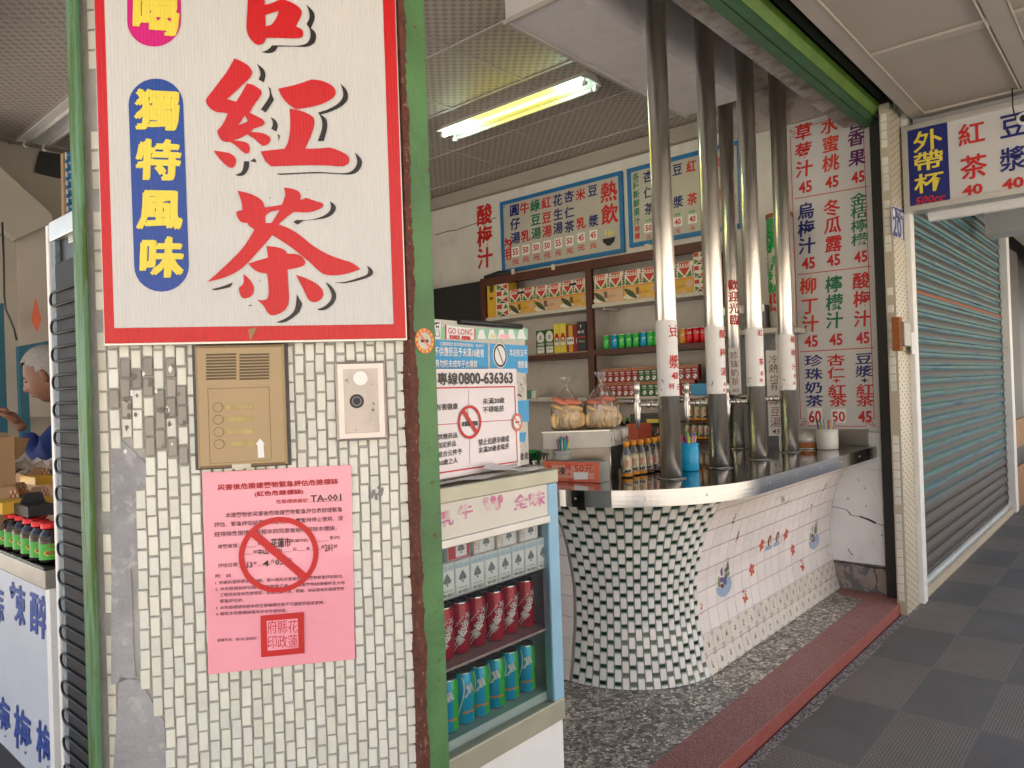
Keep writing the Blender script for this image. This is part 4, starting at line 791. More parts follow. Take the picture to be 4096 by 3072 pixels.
mb=MB(); ch5(mb,'500cc',1030,1320,200,52,.02,.25); [ch5(mb,*a_) for a_ in (('紅',1302,885,180,145),('茶',1318,1105,185,160),('40',1310,1258,140,70,.035),('40',1578,1215,150,72,.035),('40',1850,1170,150,72,.035),('烏',1850,800,160,140),)]; mb.build('red_characters',M['red2'],hs)
mb=MB(); [ch5(mb,*a_) for a_ in (('豆',1580,830,180,150),('漿',1582,1052,190,160),('梅',1850,1010,160,140))]; mb.build('blue_characters',M['navy'],hs)
# long white lamp box behind the hanging sign
lb=MB(); a=FX(*z5(945,1412),5.8); 
prof=[(-.05,0),(-.045,-.03),(-.025,-.055),(.025,-.055),(.045,-.03),(.05,0),(.05,.02),(-.05,.02)]
vs_=[(5.8+p[0],1.19,a.z-.02+p[1]) for p in prof]+[(5.8+p[0],-.9,a.z-.02+p[1]) for p in prof]; n=len(prof)
lb.add(vs_,[list(range(n)),[n+i for i in range(n)][::-1]]+[[i,n+i,n+(i+1)%n,(i+1)%n] for i in range(n)]); o=lb.build('shutter_motor_case',M['white_paint'],fix=True); tag(o,'long white metal case under the hanging take-away sign','casing')
rl=thing('round_speaker','small round white speaker with a black grille hanging from the soffit','speaker'); c=FX(2212,256,5.4)
mb=MB(); mb.lathe([(.001,0),(.036,0),(.04,.01),(.036,.03),(.001,.03)],(c.x-.01,c.y,c.z),20,ax='x'); mb.build('rim',M['white'],rl,fix=True)
mb=MB(); mb.lathe([(.001,0),(.022,.0),(.001,-.004)],(c.x-.0105,c.y,c.z),16,ax='x'); mb.build('grille',M['dark'],rl,fix=True)
mb=MB(); w0=FX(2188,233,5.45); mb.tube([w0+Vector((0,0,.12)),w0,FX(2192,250,5.42),FX(2200,268,5.41),c],.004,6); mb.build('cable',M['dark'],rl)
# ================================================================ TALL DRINKS BOARD ON THE SIDE WALL
tb=thing('tall_drinks_board','tall white board with three columns of coloured drink names and prices','menu board')
F5=FACX(5.482); c1=F5.un(1705,262); c2=F5.un(1727,932); c3=F5.un(1905,932)
yL=F5.un(*z7(233,1568)).y; yR=F5.un(*z7(628,1565)).y; zB=F5.un(*z7(400,1568)).z; zT=3.375
mb=MB(); mb.box((5.484,yR,zB),(5.4985,yL,zT)); mb.build('board_panel',M['board_rib'],tb,bevel=.001)
F5=FACX(5.4835)
mb=MB(); rr=lambda x0,y0,x1,y1,w_=.006: bar(mb,F5.un(*z7(x0,y0)),F5.un(*z7(x1,y1)),w_,F5.n,.001)
for a_ in ((213,468,562,408),(225,828,577,787),(238,1193,588,1173)): rr(*a_)
Lx,Rx=yL-.014,yR+.05; Tz,Bz=zT-.03,zB+.035
def seg(y0,z0,y1,z1,w_=.005): bar(mb,Vector((5.4835,y0,z0)),Vector((5.4835,y1,z1)),w_,F5.n,.0012)
q=.055
seg(Lx,Bz+q,Lx,Tz-q); seg(Rx,Bz+q,Rx,Tz-q); seg(Lx-q,Bz,Rx+q,Bz); seg(Lx-q,Tz,Rx+q,Tz)
for yy,dy in ((Lx,-1),(Rx,1)):
    for zz,dz in ((Bz,1),(Tz,-1)):
        P=lambda a,b_:(yy+dy*a*q,zz+dz*b_*q)
        path=[(1,0),(1,.55),(.6,.55),(.6,.25),(.25,.25),(.25,.6),(.55,.6),(.55,1),(0,1)]
        for i in range(len(path)-1): seg(*P(*path[i]),*P(*path[i+1]),.004)
        seg(*P(0,0),*P(.25,.25),.004); seg(*P(0,.3),*P(.0,0),.004); seg(*P(.3,0),*P(0,0),.004)
mb.build('red_border',M['red2'],tb)
bufs={}
def ch7(ch,x,y,w,h,m_,bold=.014,sh=.06,em=True,nib=.02):
    mb=bufs.setdefault(m_,MB()); c=F5.un(*z7(x,y)); kx=abs((F5.un(*z7(x-w/2,y))-F5.un(*z7(x+w/2,y))).y); kz=abs((F5.un(*z7(x,y-h/2))-F5.un(*z7(x,y+h/2))).z)
    put(mb,ch,c,F5.u,Zv,F5.n,kx,kz,bold,em=em,lift=.0015,shear=sh,nib=nib if em else 0)
data=[('草莓汁',[(253,150),(253,240),(257,325)],'red2',(262,412)),('烏梅汁',[(265,525),(267,608),(270,690)],'navy',(277,773)),('柳丁汁',[(276,880),(282,975),(285,1060)],'orangered',(290,1143)),
('水蜜桃',[(376,120),(382,208),(383,298)],'orangered',(388,388)),('冬瓜露',[(388,510),(392,592),(396,680)],'red2',(396,758)),('檸檬汁',[(397,872),(400,958),(400,1043)],'greenp',(407,1135)),
('百香果',[(505,100),(503,178),(507,272)],'purple',(512,365)),('金桔檸檬',[(515,470),(517,530),(518,595),(520,660)],'greenp',(525,742)),('酸梅汁',[(527,855),(530,942),(532,1035)],'red2',(535,1127))]
M['orangered']=mat('orange_red_print',(.62,.05,.02),.4)
for s_,P_,m_,pp in data:
    hh=80 if len(s_)==3 else 62
    for ch,(x,y) in zip(s_,P_): ch7(ch,x,y,84,hh+2,m_,.012 if hh>70 else .006)
    ch7('45',pp[0],pp[1],64,56,'red2',.03,0,False)
for s_,P_,m_ in (('珍珠奶茶',[(300,1235),(302,1298),(302,1362),(305,1425)],'navy'),('杏仁',[(407,1232),(408,1292)],'red2'),('紅茶',[(412,1375),(417,1425)],'red2'),('豆漿',[(540,1225),(542,1285)],'navy'),('紅茶',[(545,1372),(545,1425)],'red2')):
    for ch,(x,y) in zip(s_,P_): ch7(ch,x,y,88,58,m_,.008)
ch7('+',410,1330,34,20,'red2',.03,0,False); ch7('+',543,1328,34,20,'blackp',.03,0,False)
ch7('60',308,1500,60,60,'red2',.025,0,False); ch7('50',420,1500,62,50,'red2',.02,0,False); ch7('45',545,1500,66,56,'red2',.03,0,False)
for m_,mb in bufs.items(): mb.build({'red2':'red_lettering','navy':'navy_lettering','greenp':'green_lettering','purple':'purple_lettering','orangered':'orange_lettering','blackp':'black_plus'}[m_],M[m_],tb)
mb=MB()
for x0,y0,x1,y1 in ((272,1460,342,1538),(384,1465,455,1530)):
    flat(mb,F5,[z7(x0,y0),z7(x1,y0-2),z7(x1+2,y1),z7(x0+2,y1+2)],.0007)
mb.build('price_patch',M['white'],tb)
# ================================================================ MENUS ON THE BACK OF THE SIDE WALL
def menu(label,px,fr):
    m_=thing('hot_drinks_menu' ,label,'menu board'); return m_
F6=FACX(5.475)
def framed(parent,TL,TR,BR,BL,fr,border=.035):
    P=[fr.un(*p) for p in (TL,TR,BR,BL)]; zt=(P[0].z+P[1].z)/2; zb=(P[2].z+P[3].z)/2; yl=(P[0].y+P[3].y)/2; yr=(P[1].y+P[2].y)/2
    mb=MB(); mb.box((5.478,yr+border,zb+border),(5.4985,yl-border,zt-border)); mb.build('panel',M['menu'],parent)
    mb=MB()
    for a,b_ in (((yr,zb),(yl,zb+border)),((yr,zt-border),(yl,zt)),((yr,zb+border),(yr+border,zt-border)),((yl-border,zb+border),(yl,zt-border))): mb.box((5.466,a[0],a[1]),(5.4985,b_[0],b_[1]))
    mb.build('blue_frame',M['sign_blue'],parent,bevel=.002); return yl,yr,zb,zt
m1=thing('hot_drinks_menu','long blue framed menu of hot drinks with a black bowl picture','menu board')
dim=framed(m1,(1078,437),(1342,370),(1350,547),(1088,588),F6)
F6=FACX(5.478); bufs={}
def ch6(zf,ch,x,y,w,h,m_,bold=.014,em=True,sh=.05,nib=.02):
    mb=bufs.setdefault(m_,MB()); c=F6.un(*zf(x,y)); kx=abs((F6.un(*zf(x-w/2,y))-F6.un(*zf(x+w/2,y))).y); kz=abs((F6.un(*zf(x,y-h/2))-F6.un(*zf(x,y+h/2))).z)
    put(mb,ch,c,F6.u,Zv,F6.n,kx,kz,bold,em=em,lift=.0015,shear=sh,nib=nib if em else 0)
for s_,m_,P_ in (('豆漿','navy',[(1590,385),(1600,670)]),('米乳','red2',[(1475,420),(1480,695)]),('杏仁茶','navy',[(1365,440),(1370,590),(1370,725)]),('花生湯','navy',[(1258,475),(1262,610),(1262,740)]),('紅豆湯','red2',[(1150,500),(1155,640),(1158,770)]),('綠豆湯','greenp',[(1045,525),(1050,660),(1055,790)]),('牛乳','red2',[(945,550),(955,815)]),('圓仔湯','navy',[(848,570),(855,700),(858,835)]),('內用','red2',[(778,885),(778,990)])):
    for ch,(x,y) in zip(s_,P_): ch6(z6,ch,x,y,96,116,m_)
for ch,x,y in (('熱',1742,395),('飲',1750,605)): ch6(z6,ch,x,y,165,200,'red2')
for s_,x,y,ye in (('45',1595,805,905),('45',1480,830,925),('50',1370,860,955),('55',1263,880,975),('50',1158,905,995),('50',1055,925,1015),('50',955,945,1035),('55',857,965,1055)):
    ch6(z6,s_,x,y,52,62,'red2',.03,False,0); ch6(z6,'元',x+2,ye,70,62,'red2')
    mb=bufs.setdefault('white',MB()); flat(mb,F6,[z6(x-36,y-40),z6(x+36,y-54),z6(x+38,y+40),z6(x-34,y+54)],.0006)
for m_,mb in bufs.items(): mb.build({'white':'price_card','red2':'red_lettering','navy':'navy_lettering','greenp':'green_lettering'}[m_],M[m_],m1)
mb=MB(); shape(mb,F6,[z6(*p) for p in ((1684,845),(1745,835),(1805,820),(1795,870),(1765,895),(1768,905),(1722,908),(1718,895),(1692,880))],k=1); mb.build('bowl_picture',M['blackp'],m1)
mb=MB()
for x in (1715,1748,1775): flat(mb,F6,[z6(x-4,820),z6(x-10,780),z6(x-2,745),z6(x+4,775),z6(x+10,800)],.002)
mb.build('steam_picture',M['yellow'],m1)
mb=MB()
def mz(pts): 
    for i in range(len(pts)-1): bar(mb,F6.un(*z6(*pts[i])),F6.un(*z6(*pts[i+1])),.008,F6.n,.001)
mz([(735,520),(755,510),(755,545),(730,550),(730,570)]); mz([(735,1085),(738,1110),(765,1105),(768,1080)]); mb.build('corner_ornament',M['sign_blue'],m1)
m2_=thing('cold_drinks_menu','blue framed drinks menu behind the steel pipes starting with fresh fruit juice','menu board')
F6=FACX(5.475); framed(m2_,(1353,366),(1605,300),(1603,480),(1362,545),F6); F6=FACX(5.478); bufs={}
for i,ch in enumerate('各種新鮮果汁'): ch6(z6b,ch,103+i*2.2,255+i*83,62,80,'greenp')
for i,ch in enumerate('時價'): ch6(z6b,ch,117,748+i*67,52,62,'red2')
for s_,m_,P_ in (('杏仁茶','navy',[(220,250),(225,400),(232,555)]),('豆漿','navy',[(497,185),(506,490)]),('紅茶','red2',[(628,155),(637,462)]),('冰咖啡','navy',[(765,120),(770,260),(775,400)]),('奶茶','red2',[(905,100),(915,420)])):
    for ch,(x,y) in zip(s_,P_): ch6(z6b,ch,x,y,98,118,m_)
for x,y,s_ in ((225,668,'大杯'),(500,612,'大杯'),(635,583,'大杯')): ch6(z6b,s_,x,y,62,34,'greenb',.01,False)
for x,y,s_ in ((225,738,'50'),(500,680,'40'),(640,652,'40')): 
    ch6(z6b,s_,x,y,60,58,'red2',.03,False,0); ch6(z6b,'元',x+2,y+85,48,46,'red2'); mb=bufs.setdefault('white',MB()); flat(mb,F6,[z6b(x-44,y-38),z6b(x+42,y-50),z6b(x+44,y+36),z6b(x-42,y+50)],.0006)
for m_,mb in bufs.items(): mb.build({'white':'price_card','red2':'red_lettering','navy':'navy_lettering','greenp':'green_lettering','greenb':'small_green_lettering'}[m_],M[m_],m2_)
F7=FACX(5.497); mb=MB(); column(mb,'酸梅汁',F7,1046,440,1048,580,bold=.018,nib=.02); o=mb.build('painted_words',M['red2']); tag(o,'three big red characters painted on the wall left of the hot drinks menu','lettering')
# ================================================================ CEILING LAMPS
def lamp(label,a,b_,on):
    # a,b_ ends on the ceiling plane; fixture hangs just below
    t_=thing('fluorescent_lamp',label,'ceiling lamp'); a=Vector(a); b_=Vector(b_); d=(b_-a); ln_=d.length; d.normalize(); s_=Vector((-d.y,d.x,0)); up=Zv
    mb=MB(); prof=[(-.045,0),(-.115,-.055),(-.115,-.062),(-.04,-.052),(.04,-.052),(.115,-.062),(.115,-.055),(.045,0)]; n=len(prof)
    vs_=[a+s_*p[0]+up*p[1] for p in prof]+[b_+s_*p[0]+up*p[1] for p in prof]; mb.add(vs_,[list(range(n)),[n+i for i in range(n)]]+[[i,(i+1)%n,n+(i+1)%n,n+i] for i in range(n)]); mb.build('housing',M['white_paint'],t_,fix=True)
    for k,(so_,lit) in enumerate(((-.06,on),(.07,False))):
        p0=a+d*.03+s_*so_-up*.085; p1=b_-d*.03+s_*so_-up*.085
        if lit:
            mb=MB(); mb.tube([p0+d*.02,p0+d*.30],.0145,12); mb.build('tube_end',M['tube_end'],t_); mb=MB(); mb.tube([p1-d*.20,p1-d*.02],.0145,12); mb.build('tube_end',M['tube_end'],t_)
            mb=MB(); mb.tube([p0+d*.30,p1-d*.20],.0145,12,caps=False); mb.build('glowing_tube',M['tube_on'],t_)
        else: mb=MB(); mb.tube([p0+d*.02,p1-d*.02],.0145,12); mb.build('unlit_tube',M['tube_off'],t_)
        for p,e_ in ((p0,-1),(p1,1)):
            mb=MB(); mb.tube([p-d*e_*.0,p+d*e_*.028],[.018,.016],10); mb.tube([p+d*e_*.012,p+d*e_*.012+up*.035],.009,6); mb.build('lamp_holder',M['white'],t_)
    return t_
la=FZ(963,288,3.6); lbp=FZ(1302,184,3.6)
lamp('twin fluorescent ceiling lamp with one tube lit yellow',(4.07,4.20,3.597),(4.07,2.80,3.597),True)
lamp('unlit fluorescent ceiling lamp behind the tall signboard',(1.86,6.55,3.597),(1.86,5.3,3.597),False)
# ================================================================ COUNTER
PROF=[(0,1.775),(.08,1.797),(.2,1.815),(.29,1.83),(.46,1.835),(.585,1.812),(.705,1.78),(.80,1.74),(.87,1.70),(.935,1.655)]
def yp(z):
    for (z0,y0),(z1,y1) in zip(PROF,PROF[1:]):
        if z<=z1: t_=(z-z0)/(z1-z0); t_=max(t_,0); return y0+(y1-y0)*t_
    return PROF[-1][1]
CX,CY=3.5,2.29
ct=thing('tiled_counter','curved drinks counter clad in white tiles and mosaic with a steel top','counter')
def plan(r,x1=5.467,yend=3.5,n=22):
    P=[(x1,CY-r)]; 
    for i in range(n+1): a=-PI/2-PI/2*i/n; P.append((CX+r*math.cos(a),CY+r*math.sin(a)))
    P.append((CX-r,yend)); return P
# steel top slab, edge rim
def rim_poly(r,inner=.86,x1=5.467,yend=3.5):
    P=plan(r,x1,yend); ri=r-inner; P.append((CX-ri,yend)); P.append((CX-ri,CY-ri)); P.append((x1,CY-ri)); return P
def zpoly(mb,poly,z0,z1): 
    n=len(poly); vs=[(x,y,z0) for x,y in poly]+[(x,y,z1) for x,y in poly]
    from mathutils.geometry import tessellate_polygon
    tr=tessellate_polygon([[Vector((x,y,0)) for x,y in poly]]); fs=[tuple(t_) for t_ in tr]+[tuple(n+i for i in t_) for t_ in tr]+[(i,(i+1)%n,n+(i+1)%n,n+i) for i in range(n)]
    mb.add(vs,fs)
mb=MB(); zpoly(mb,rim_poly(.785,.85),1.0,1.02); mb.build('steel_top',M['steel_top'],ct,fix=True)
rm=MB(); A_=plan(.793,5.462,3.5,40); z0,z1=.944,1.0215
for i in range(len(A_)-1):
    (x0,y0),(x1,y1)=A_[i],A_[i+1]; rm.add([(x0,y0,z0),(x1,y1,z0),(x1,y1,z1),(x0,y0,z1)],[(0,1,2,3)],0,True)
B_=plan(.783,5.462,3.5,40)
for i in range(len(A_)-1): 
    rm.add([(*A_[i],z1),(*A_[i+1],z1),(*B_[i+1],z1),(*B_[i],z1)],[(0,1,2,3)],0,False); rm.add([(*A_[i],z0),(*B_[i],z0),(*B_[i+1],z0),(*A_[i+1],z0)],[(0,1,2,3)],0,False)
rm.build('steel_rim',mat('brushed_rim_steel',(.40,.39,.38),.12,1,var=.08,vs=3,stretch=(1,1,30),bump=.02,bs=3),ct,fix=True)
for x in (3.62,3.98,4.35,4.72,5.08,5.36): 
    mb=MB(); mb.lathe([(.006,0),(.0045,-.0025),(.001,-.003)],(x,CY-.7935,.985),10,ax='y'); mb.build('rim_screw',M['alu'],ct,fix=True)
for an in (-118,-140,-163): 
    a=R(an); mb=MB(); c=Vector((CX+.793*math.cos(a),CY+.793*math.sin(a),.983)); mb.tube([c,c+Vector((math.cos(a),math.sin(a),0))*.0025],[.006,.004],10); mb.build('rim_screw',M['alu'],ct)
# small white tile course below the rim
mb=MB(); r0=CY-yp(.93)+.02
xx=5.44
while xx>CX: mb.box((xx-.10,CY-r0,.926),(xx-.004,CY-r0+.03,.9435)); xx-=.104
k=0; a=-PI/2
while a>-PI: 
    a2=a-.1/r0; P=[(CX+r0*math.cos(t_),CY+r0*math.sin(t_)) for t_ in (a-.004,a2)]; Q_=[(CX+(r0-.03)*math.cos(t_),CY+(r0-.03)*math.sin(t_)) for t_ in (a2,a-.004)]
    zprism(mb,(P+Q_)[::-1],.926,.9435); a=a2
mb.build('top_tile_course',M['ctr_tile'],ct,fix=True)
# core behind the tiles
NA=14; mb=MB(); zs=[0,.08,.2,.29,.4,.46,.585,.705,.8,.87,.93]
ring_=[]
for z in zs:
    r=CY-yp(z)-.004; row=[(5.462,CY-r,z)]+[(CX+r*math.cos(-PI/2-PI/2*i/16),CY+r*math.sin(-PI/2-PI/2*i/16),z) for i in range(17)]+[(CX-r,3.5,z)]; ring_.append(row)
n=len(ring_[0]); vs_=[p for r_ in ring_ for p in r_]
mb.add(vs_,[(j*n+i,(j+1)*n+i,(j+1)*n+i+1,j*n+i+1) for j in range(len(zs)-1) for i in range(n-1)],0,True)
mb.add([(3.62,3.5,0),(3.62,2.33,0),(5.462,2.33,0),(5.462,2.33,.98),(3.62,2.33,.98),(3.62,3.5,.98)],[(0,1,4,5),(1,2,3,4)])
mb.build('joint_backing',M['ctr_grout'],ct)
def surf(x,z,lift): # straight front, outward normal approx
    y0=yp(z); dz=.01; s_=(yp(z+dz)-yp(max(z-dz,0)))/(dz+min(z,dz)); nrm=Vector((0,-1,-s_)).normalized(); return Vector((x,y0,z))+nrm*lift
def tile_on(mb,F_,u0,u1,z0,z1,th,bev,c=None,mi=0,seg=2):
    # F_(u,z,lift) surface mapping; bevelled slab
    vs=[];
    Z=[z0+(z1-z0)*i/seg for i in range(seg+1)]
    for z in Z: vs+= [F_(u0,z,-.003),F_(u1,z,-.003)]
    b0=len(vs)
    for i,z in enumerate(Z):
        zz=z+(bev if i==0 else (-bev if i==seg else 0)); vs+= [F_(u0+bev,zz,th),F_(u1-bev,zz,th)]
    fs=[]
    for i in range(seg): a=2*i; fs.append((b0+a,b0+a+1,b0+a+3,b0+a+2)); fs.append((a,b0+a,b0+a+2,a+2)); fs.append((a+1,a+3,b0+a+3,b0+a+1))
    fs.append((0,1,b0+1,b0)); e=2*seg; fs.append((e,b0+e,b0+e+1,e+1)); mb.add(vs,fs,mi,False,c)
TP=.108; GZ=[0,.093]+[.093+TP*i for i in range(1,9)]; GZ=[g for g in GZ if g<.93]; GZ[-1]=.925 if .93-GZ[-1]<.06 else GZ[-1]; 
if GZ[-1]<.92: GZ.append(.925)
tl=MB(); X0,X1=3.452,5.466; nx=int(round((X1-X0)/TP)); tp=(X1-X0)/nx
for j in range(len(GZ)-1):
    for i in range(nx):
        k=random.uniform(.95,1.03); pk=random.uniform(.985,1.015)
        if j<2: c=(k*.93,k*.93,k*.86)
        else: c=(k*pk,k,k)
        tile_on(tl,surf,X0+i*tp+.0014,X0+(i+1)*tp-.0014,GZ[j]+.0014,GZ[j+1]-.0014,.0022,.001,c)
tl.build('front_tiles',M['ctr_tile'],ct,fix=True)
# left return: plain tiles
def surfL(y,z,lift): return Vector((CX-(CY-yp(z))-lift,y,z))
tl=MB()
for j in range(len(GZ)-1):
    for i in range(11):
        k=random.uniform(.95,1.03); c=(k*.93,k*.93,k*.86) if j<2 else (k,k,k); tile_on(tl,lambda u,z,l:surfL(CY+.03+ (1.19-u),z,l),i*TP+.0014,(i+1)*TP-.0014,GZ[j]+.0014,GZ[j+1]-.0014,.0022,.001,c)
tl.build('side_tiles',M['ctr_tile'],ct,fix=True)
# motifs printed on the tiles
mot={}
def mbuf(k): return mot.setdefault(k,MB())
def blob(k,x,z,rx,rz,n=10,lift=.0032,rot=0,j=0):
    P=[]
    for i in range(n):
        a=2*PI*i/n; q_=1+random.uniform(-j,j); dx,dz_=rx*math.cos(a)*q_,rz*math.sin(a)*q_; P.append(surf(x+dx*math.cos(rot)-dz_*math.sin(rot),z+dx*math.sin(rot)+dz_*math.cos(rot),lift))
    mbuf(k).add(P,[tuple(range(n))])
def stroke(k,pts,wd,lift=.0033):
    for (xa,za),(xb,zb__) in zip(pts,pts[1:]):
        a=surf(xa,za,lift); b__=surf(xb,zb__,lift); bar(mbuf(k),a,b__,wd,Vector((0,-1,0)),0)
def flower5(x,z,s_=1):
    for i in range(5):
        a=PI/2+2*PI*i/5+.3; blob('orange_flower',x+.020*s_*math.cos(a),z+.022*s_*math.sin(a),.018*s_,.0125*s_,10,.003+.0001*i,a)
    blob('cream_centre',x,z,.004,.004,8,.0042)
    for i in range(5):
        a=PI/2+2*PI*i/5+.95; stroke('cream_centre',[(x,z),(x+.028*s_*math.cos(a),z+.028*s_*math.sin(a))],.0015,.0041)
z10=lambda a,b_:((2780+a*.33155)*K,(1900+b_*.33155)*K)
def onc(a,b_):
    x,y=z10(a,b_); Y_=1.8
    for _ in range(5): p=FY(x,y,Y_); Y_=yp(min(max(p.z,0),.93))
    return p.x,p.z
for p in ((680,1140),(595,1460),(800,845),(1092,715),(1175,900),(1288,1088)): flower5(*onc(*p))
for p in ((895,790),(990,745)):
    x,z=onc(*p); blob('brown_shell',x,z,.026,.034,12,.003); blob('cream_centre',x+.004,z-.006,.011,.024,10,.0034,.2); 
    for k_ in range(4): stroke('brown_shell',[(x-.018+.004*k_,z+.02-.01*k_),(x+.01,z-.014)],.0015,.0038)
    mbuf('blue_water').add([surf(x-.046,z-.058,.003),surf(x+.046,z-.058,.003),surf(x+.046,z-.033,.003),surf(x-.046,z-.033,.003)],[(0,1,2,3)])
def ducks(x,z,s_):
    n=12; P=[surf(x+.085*s_*math.cos(PI+PI*i/n),z-.03*s_+.055*s_*math.sin(PI+PI*i/n)*1.0,.003) for i in range(n+1)]; mbuf('blue_water').add(P,[tuple(range(n+1))])
    blob('blue_water',x+.03*s_,z-.02*s_,.05*s_,.02*s_,10,.0029)
    for (dx,dz,rx,rz,k_) in ((-.022,.035,.012,.022,'duck_blue'),(-.018,.005,.026,.018,'duck_blue'),(.012,-.012,.02,.026,'duck_blue'),(.0,.012,.012,.01,'cream_centre'),(.02,-.005,.010,.012,'cream_centre'),(-.02,-.03,.02,.01,'brown_shell'),(.035,.022,.03,.022,'leaf_green'),(-.05,-.01,.014,.024,'leaf_green')): blob(k_,x+dx*s_,z+dz*s_,rx*s_,rz*s_,9,random.uniform(.0031,.0039),random.uniform(-.4,.4),.25)
    for i in range(16):
        a=random.uniform(.5,2.2); x0=x+random.uniform(-.0,.055)*s_; z0=z+random.uniform(0,.03)*s_; l_=random.uniform(.03,.075)*s_; stroke(random.choice(('leaf_green','dark_reed')),[(x0,z0),(x0+l_*math.cos(a)*.5,z0+l_*math.sin(a))],.0022,.004)
    for i in range(8): x0=x-.06*s_+random.uniform(0,.02); stroke('leaf_green',[(x0,z-.03*s_),(x0+random.uniform(-.01,.012),z+.02*s_)],.0022,.004)
    for i in range(10): x0=x+random.uniform(-.05,.07)*s_; z0=z+random.uniform(.05,.10)*s_; stroke('faint_grey',[(x0,z0),(x0+.012*s_,z0+random.uniform(-.006,.012))],.0012,.0032)
ducks(*onc(340,1245),1.15); ducks(*onc(1425,720),1.15)
for p,h_ in (((465,530),1),((1558,160),1),((505,750),.9),((1395,400),.9)):
    x,z=onc(*p)
    for i in range(9): blob(random.choice(('brown_shell','dark_reed')) if h_==1 else random.choice(('brown_shell','dark_reed','orange_flower','cream_y')),x+random.uniform(-.011,.011),z+random.uniform(-.03,.03),random.uniform(.003,.008),random.uniform(.004,.010),7,.0032,random.uniform(0,3),.3)
for i in range(60):
    x,z=onc(1085+random.gauss(0,45),310+random.gauss(0,45)); blob(random.choice(('faint_grey','olive_grey')),x,z,random.uniform(.002,.006),random.uniform(.004,.012),6,.0032,random.uniform(-.6,.6),.3)
for p in ((75,1640),(1600,900)):
    x,z=onc(*p)
    for i in range(10): blob(random.choice(('orange_flower','leaf_green','cream_y')),x+random.uniform(-.01,.014),z+random.uniform(-.045,.04),.005,.007,6,.0032,0,.3)
# ornamental bottom tiles
for j in range(2):
    for i in range(nx):
        x=X0+(i+.5)*tp; z=(GZ[j]+GZ[j+1])/2
        for k_ in range(13): a=random.uniform(0,2*PI); q_=random.uniform(.003,.017); blob(random.choice(('sage_green','dark_sage')),x+q_*math.cos(a)*.7,z+q_*math.sin(a)*1.15,.0034,.005,5,.0031,a)
        for sx_ in (-1,1):
            for sz_ in (-1,1):
                for k_ in range(3): a=2*PI*k_/3+.5; blob('dark_sage',x+sx_*.042+.006*math.cos(a),z+sz_*.040+.006*math.sin(a),.003,.0045,5,.0031,a)
        pts=[]
        for k_ in range(25): a=2*PI*k_/24; q_=.034+.006*math.cos(4*a); pts.append((x+q_*math.cos(a),z+q_*math.sin(a)*1.0))
        stroke('pale_outline',pts,.0028,.0029)
cols={'orange_flower':(.60,.06,.01),'cream_centre':(.75,.68,.6),'brown_shell':(.22,.05,.03),'blue_water':(.34,.46,.62),'duck_blue':(.14,.12,.26),'leaf_green':(.25,.34,.14),'dark_reed':(.05,.05,.04),'faint_grey':(.50,.47,.45),'olive_grey':(.30,.29,.24),'cream_y':(.65,.45,.15),'sage_green':(.18,.22,.14),'dark_sage':(.06,.10,.05),'pale_outline':(.60,.60,.53)}
for k_,mb in mot.items(): mb.build(k_+'_print',mat(k_,cols[k_],.3,var=.1),ct)
# mosaic corner: white tiles and dark green squares, every other column shifted by half
tl=MB(); tg=MB(); NC=20; A0=-PI/2-.0; A1=-PI; 
a_start=-PI/2-.095; 
def surfM(u,z,l): a=a_start-u; r=CY-yp(z)+l; return Vector((CX+r*math.cos(a),CY+r*math.sin(a),z))
span=PI/2-.095+.02; da=span/NC; VP_=.0765
tl2=MB()
for i in range(NC):
    u0,u1=i*da+da*.08,(i+1)*da-da*.06
    z=-.0765+(VP_/2 if i%2 else 0)+random.uniform(-.002,.002)
    while z<.93:
        za,zb2=max(z+.0,.003),min(z+.0535,.925)
        if zb2-za>.008: k=random.uniform(.90,1.04); tile_on(tl,lambda u,zz,l:surfM(u,zz,l),u0,u1,za,zb2,.0065,.0018,(k,k,k*.99))
        ga,gb=max(z+.0575,.003),min(z+.0735,.925)
        if gb-ga>.005: k=random.uniform(.7,1.5); tile_on(tg,lambda u,zz,l:surfM(u,zz,l),u0,u1,ga,gb,.0015,.001,(k,k,k),seg=1)
        z+=VP_
mw_=tl.build('mosaic_tiles',M['mos_white'],ct,fix=True); mg_=tg.build('green_mosaic',M['mos_green'],ct,fix=True)
mb=MB(); vs_=[];zs2=[.0,.08,.2,.29,.46,.585,.705,.8,.87,.926]; n=29
for z in zs2:
    for i in range(n): vs_.append(surfM(span*i/(n-1),z,.0005))
mb.add(vs_,[(j*n+i,j*n+i+1,(j+1)*n+i+1,(j+1)*n+i) for j in range(len(zs2)-1) for i in range(n-1)],0,True); mb.build('mosaic_grout',M['mos_grout'],ct,fix=True)
# steel backsplash on the side wall
mb=MB(); mb.box((5.452,1.56,1.0215),(5.4695,2.3,1.135)); mb.box((5.445,1.548,1.0215),(5.469,1.56,1.14)); o=mb.build('steel_backsplash',M['steel_dull'],bevel=.001); tag(o,'low stainless splashback against the side wall under the tall drinks board','backsplash')
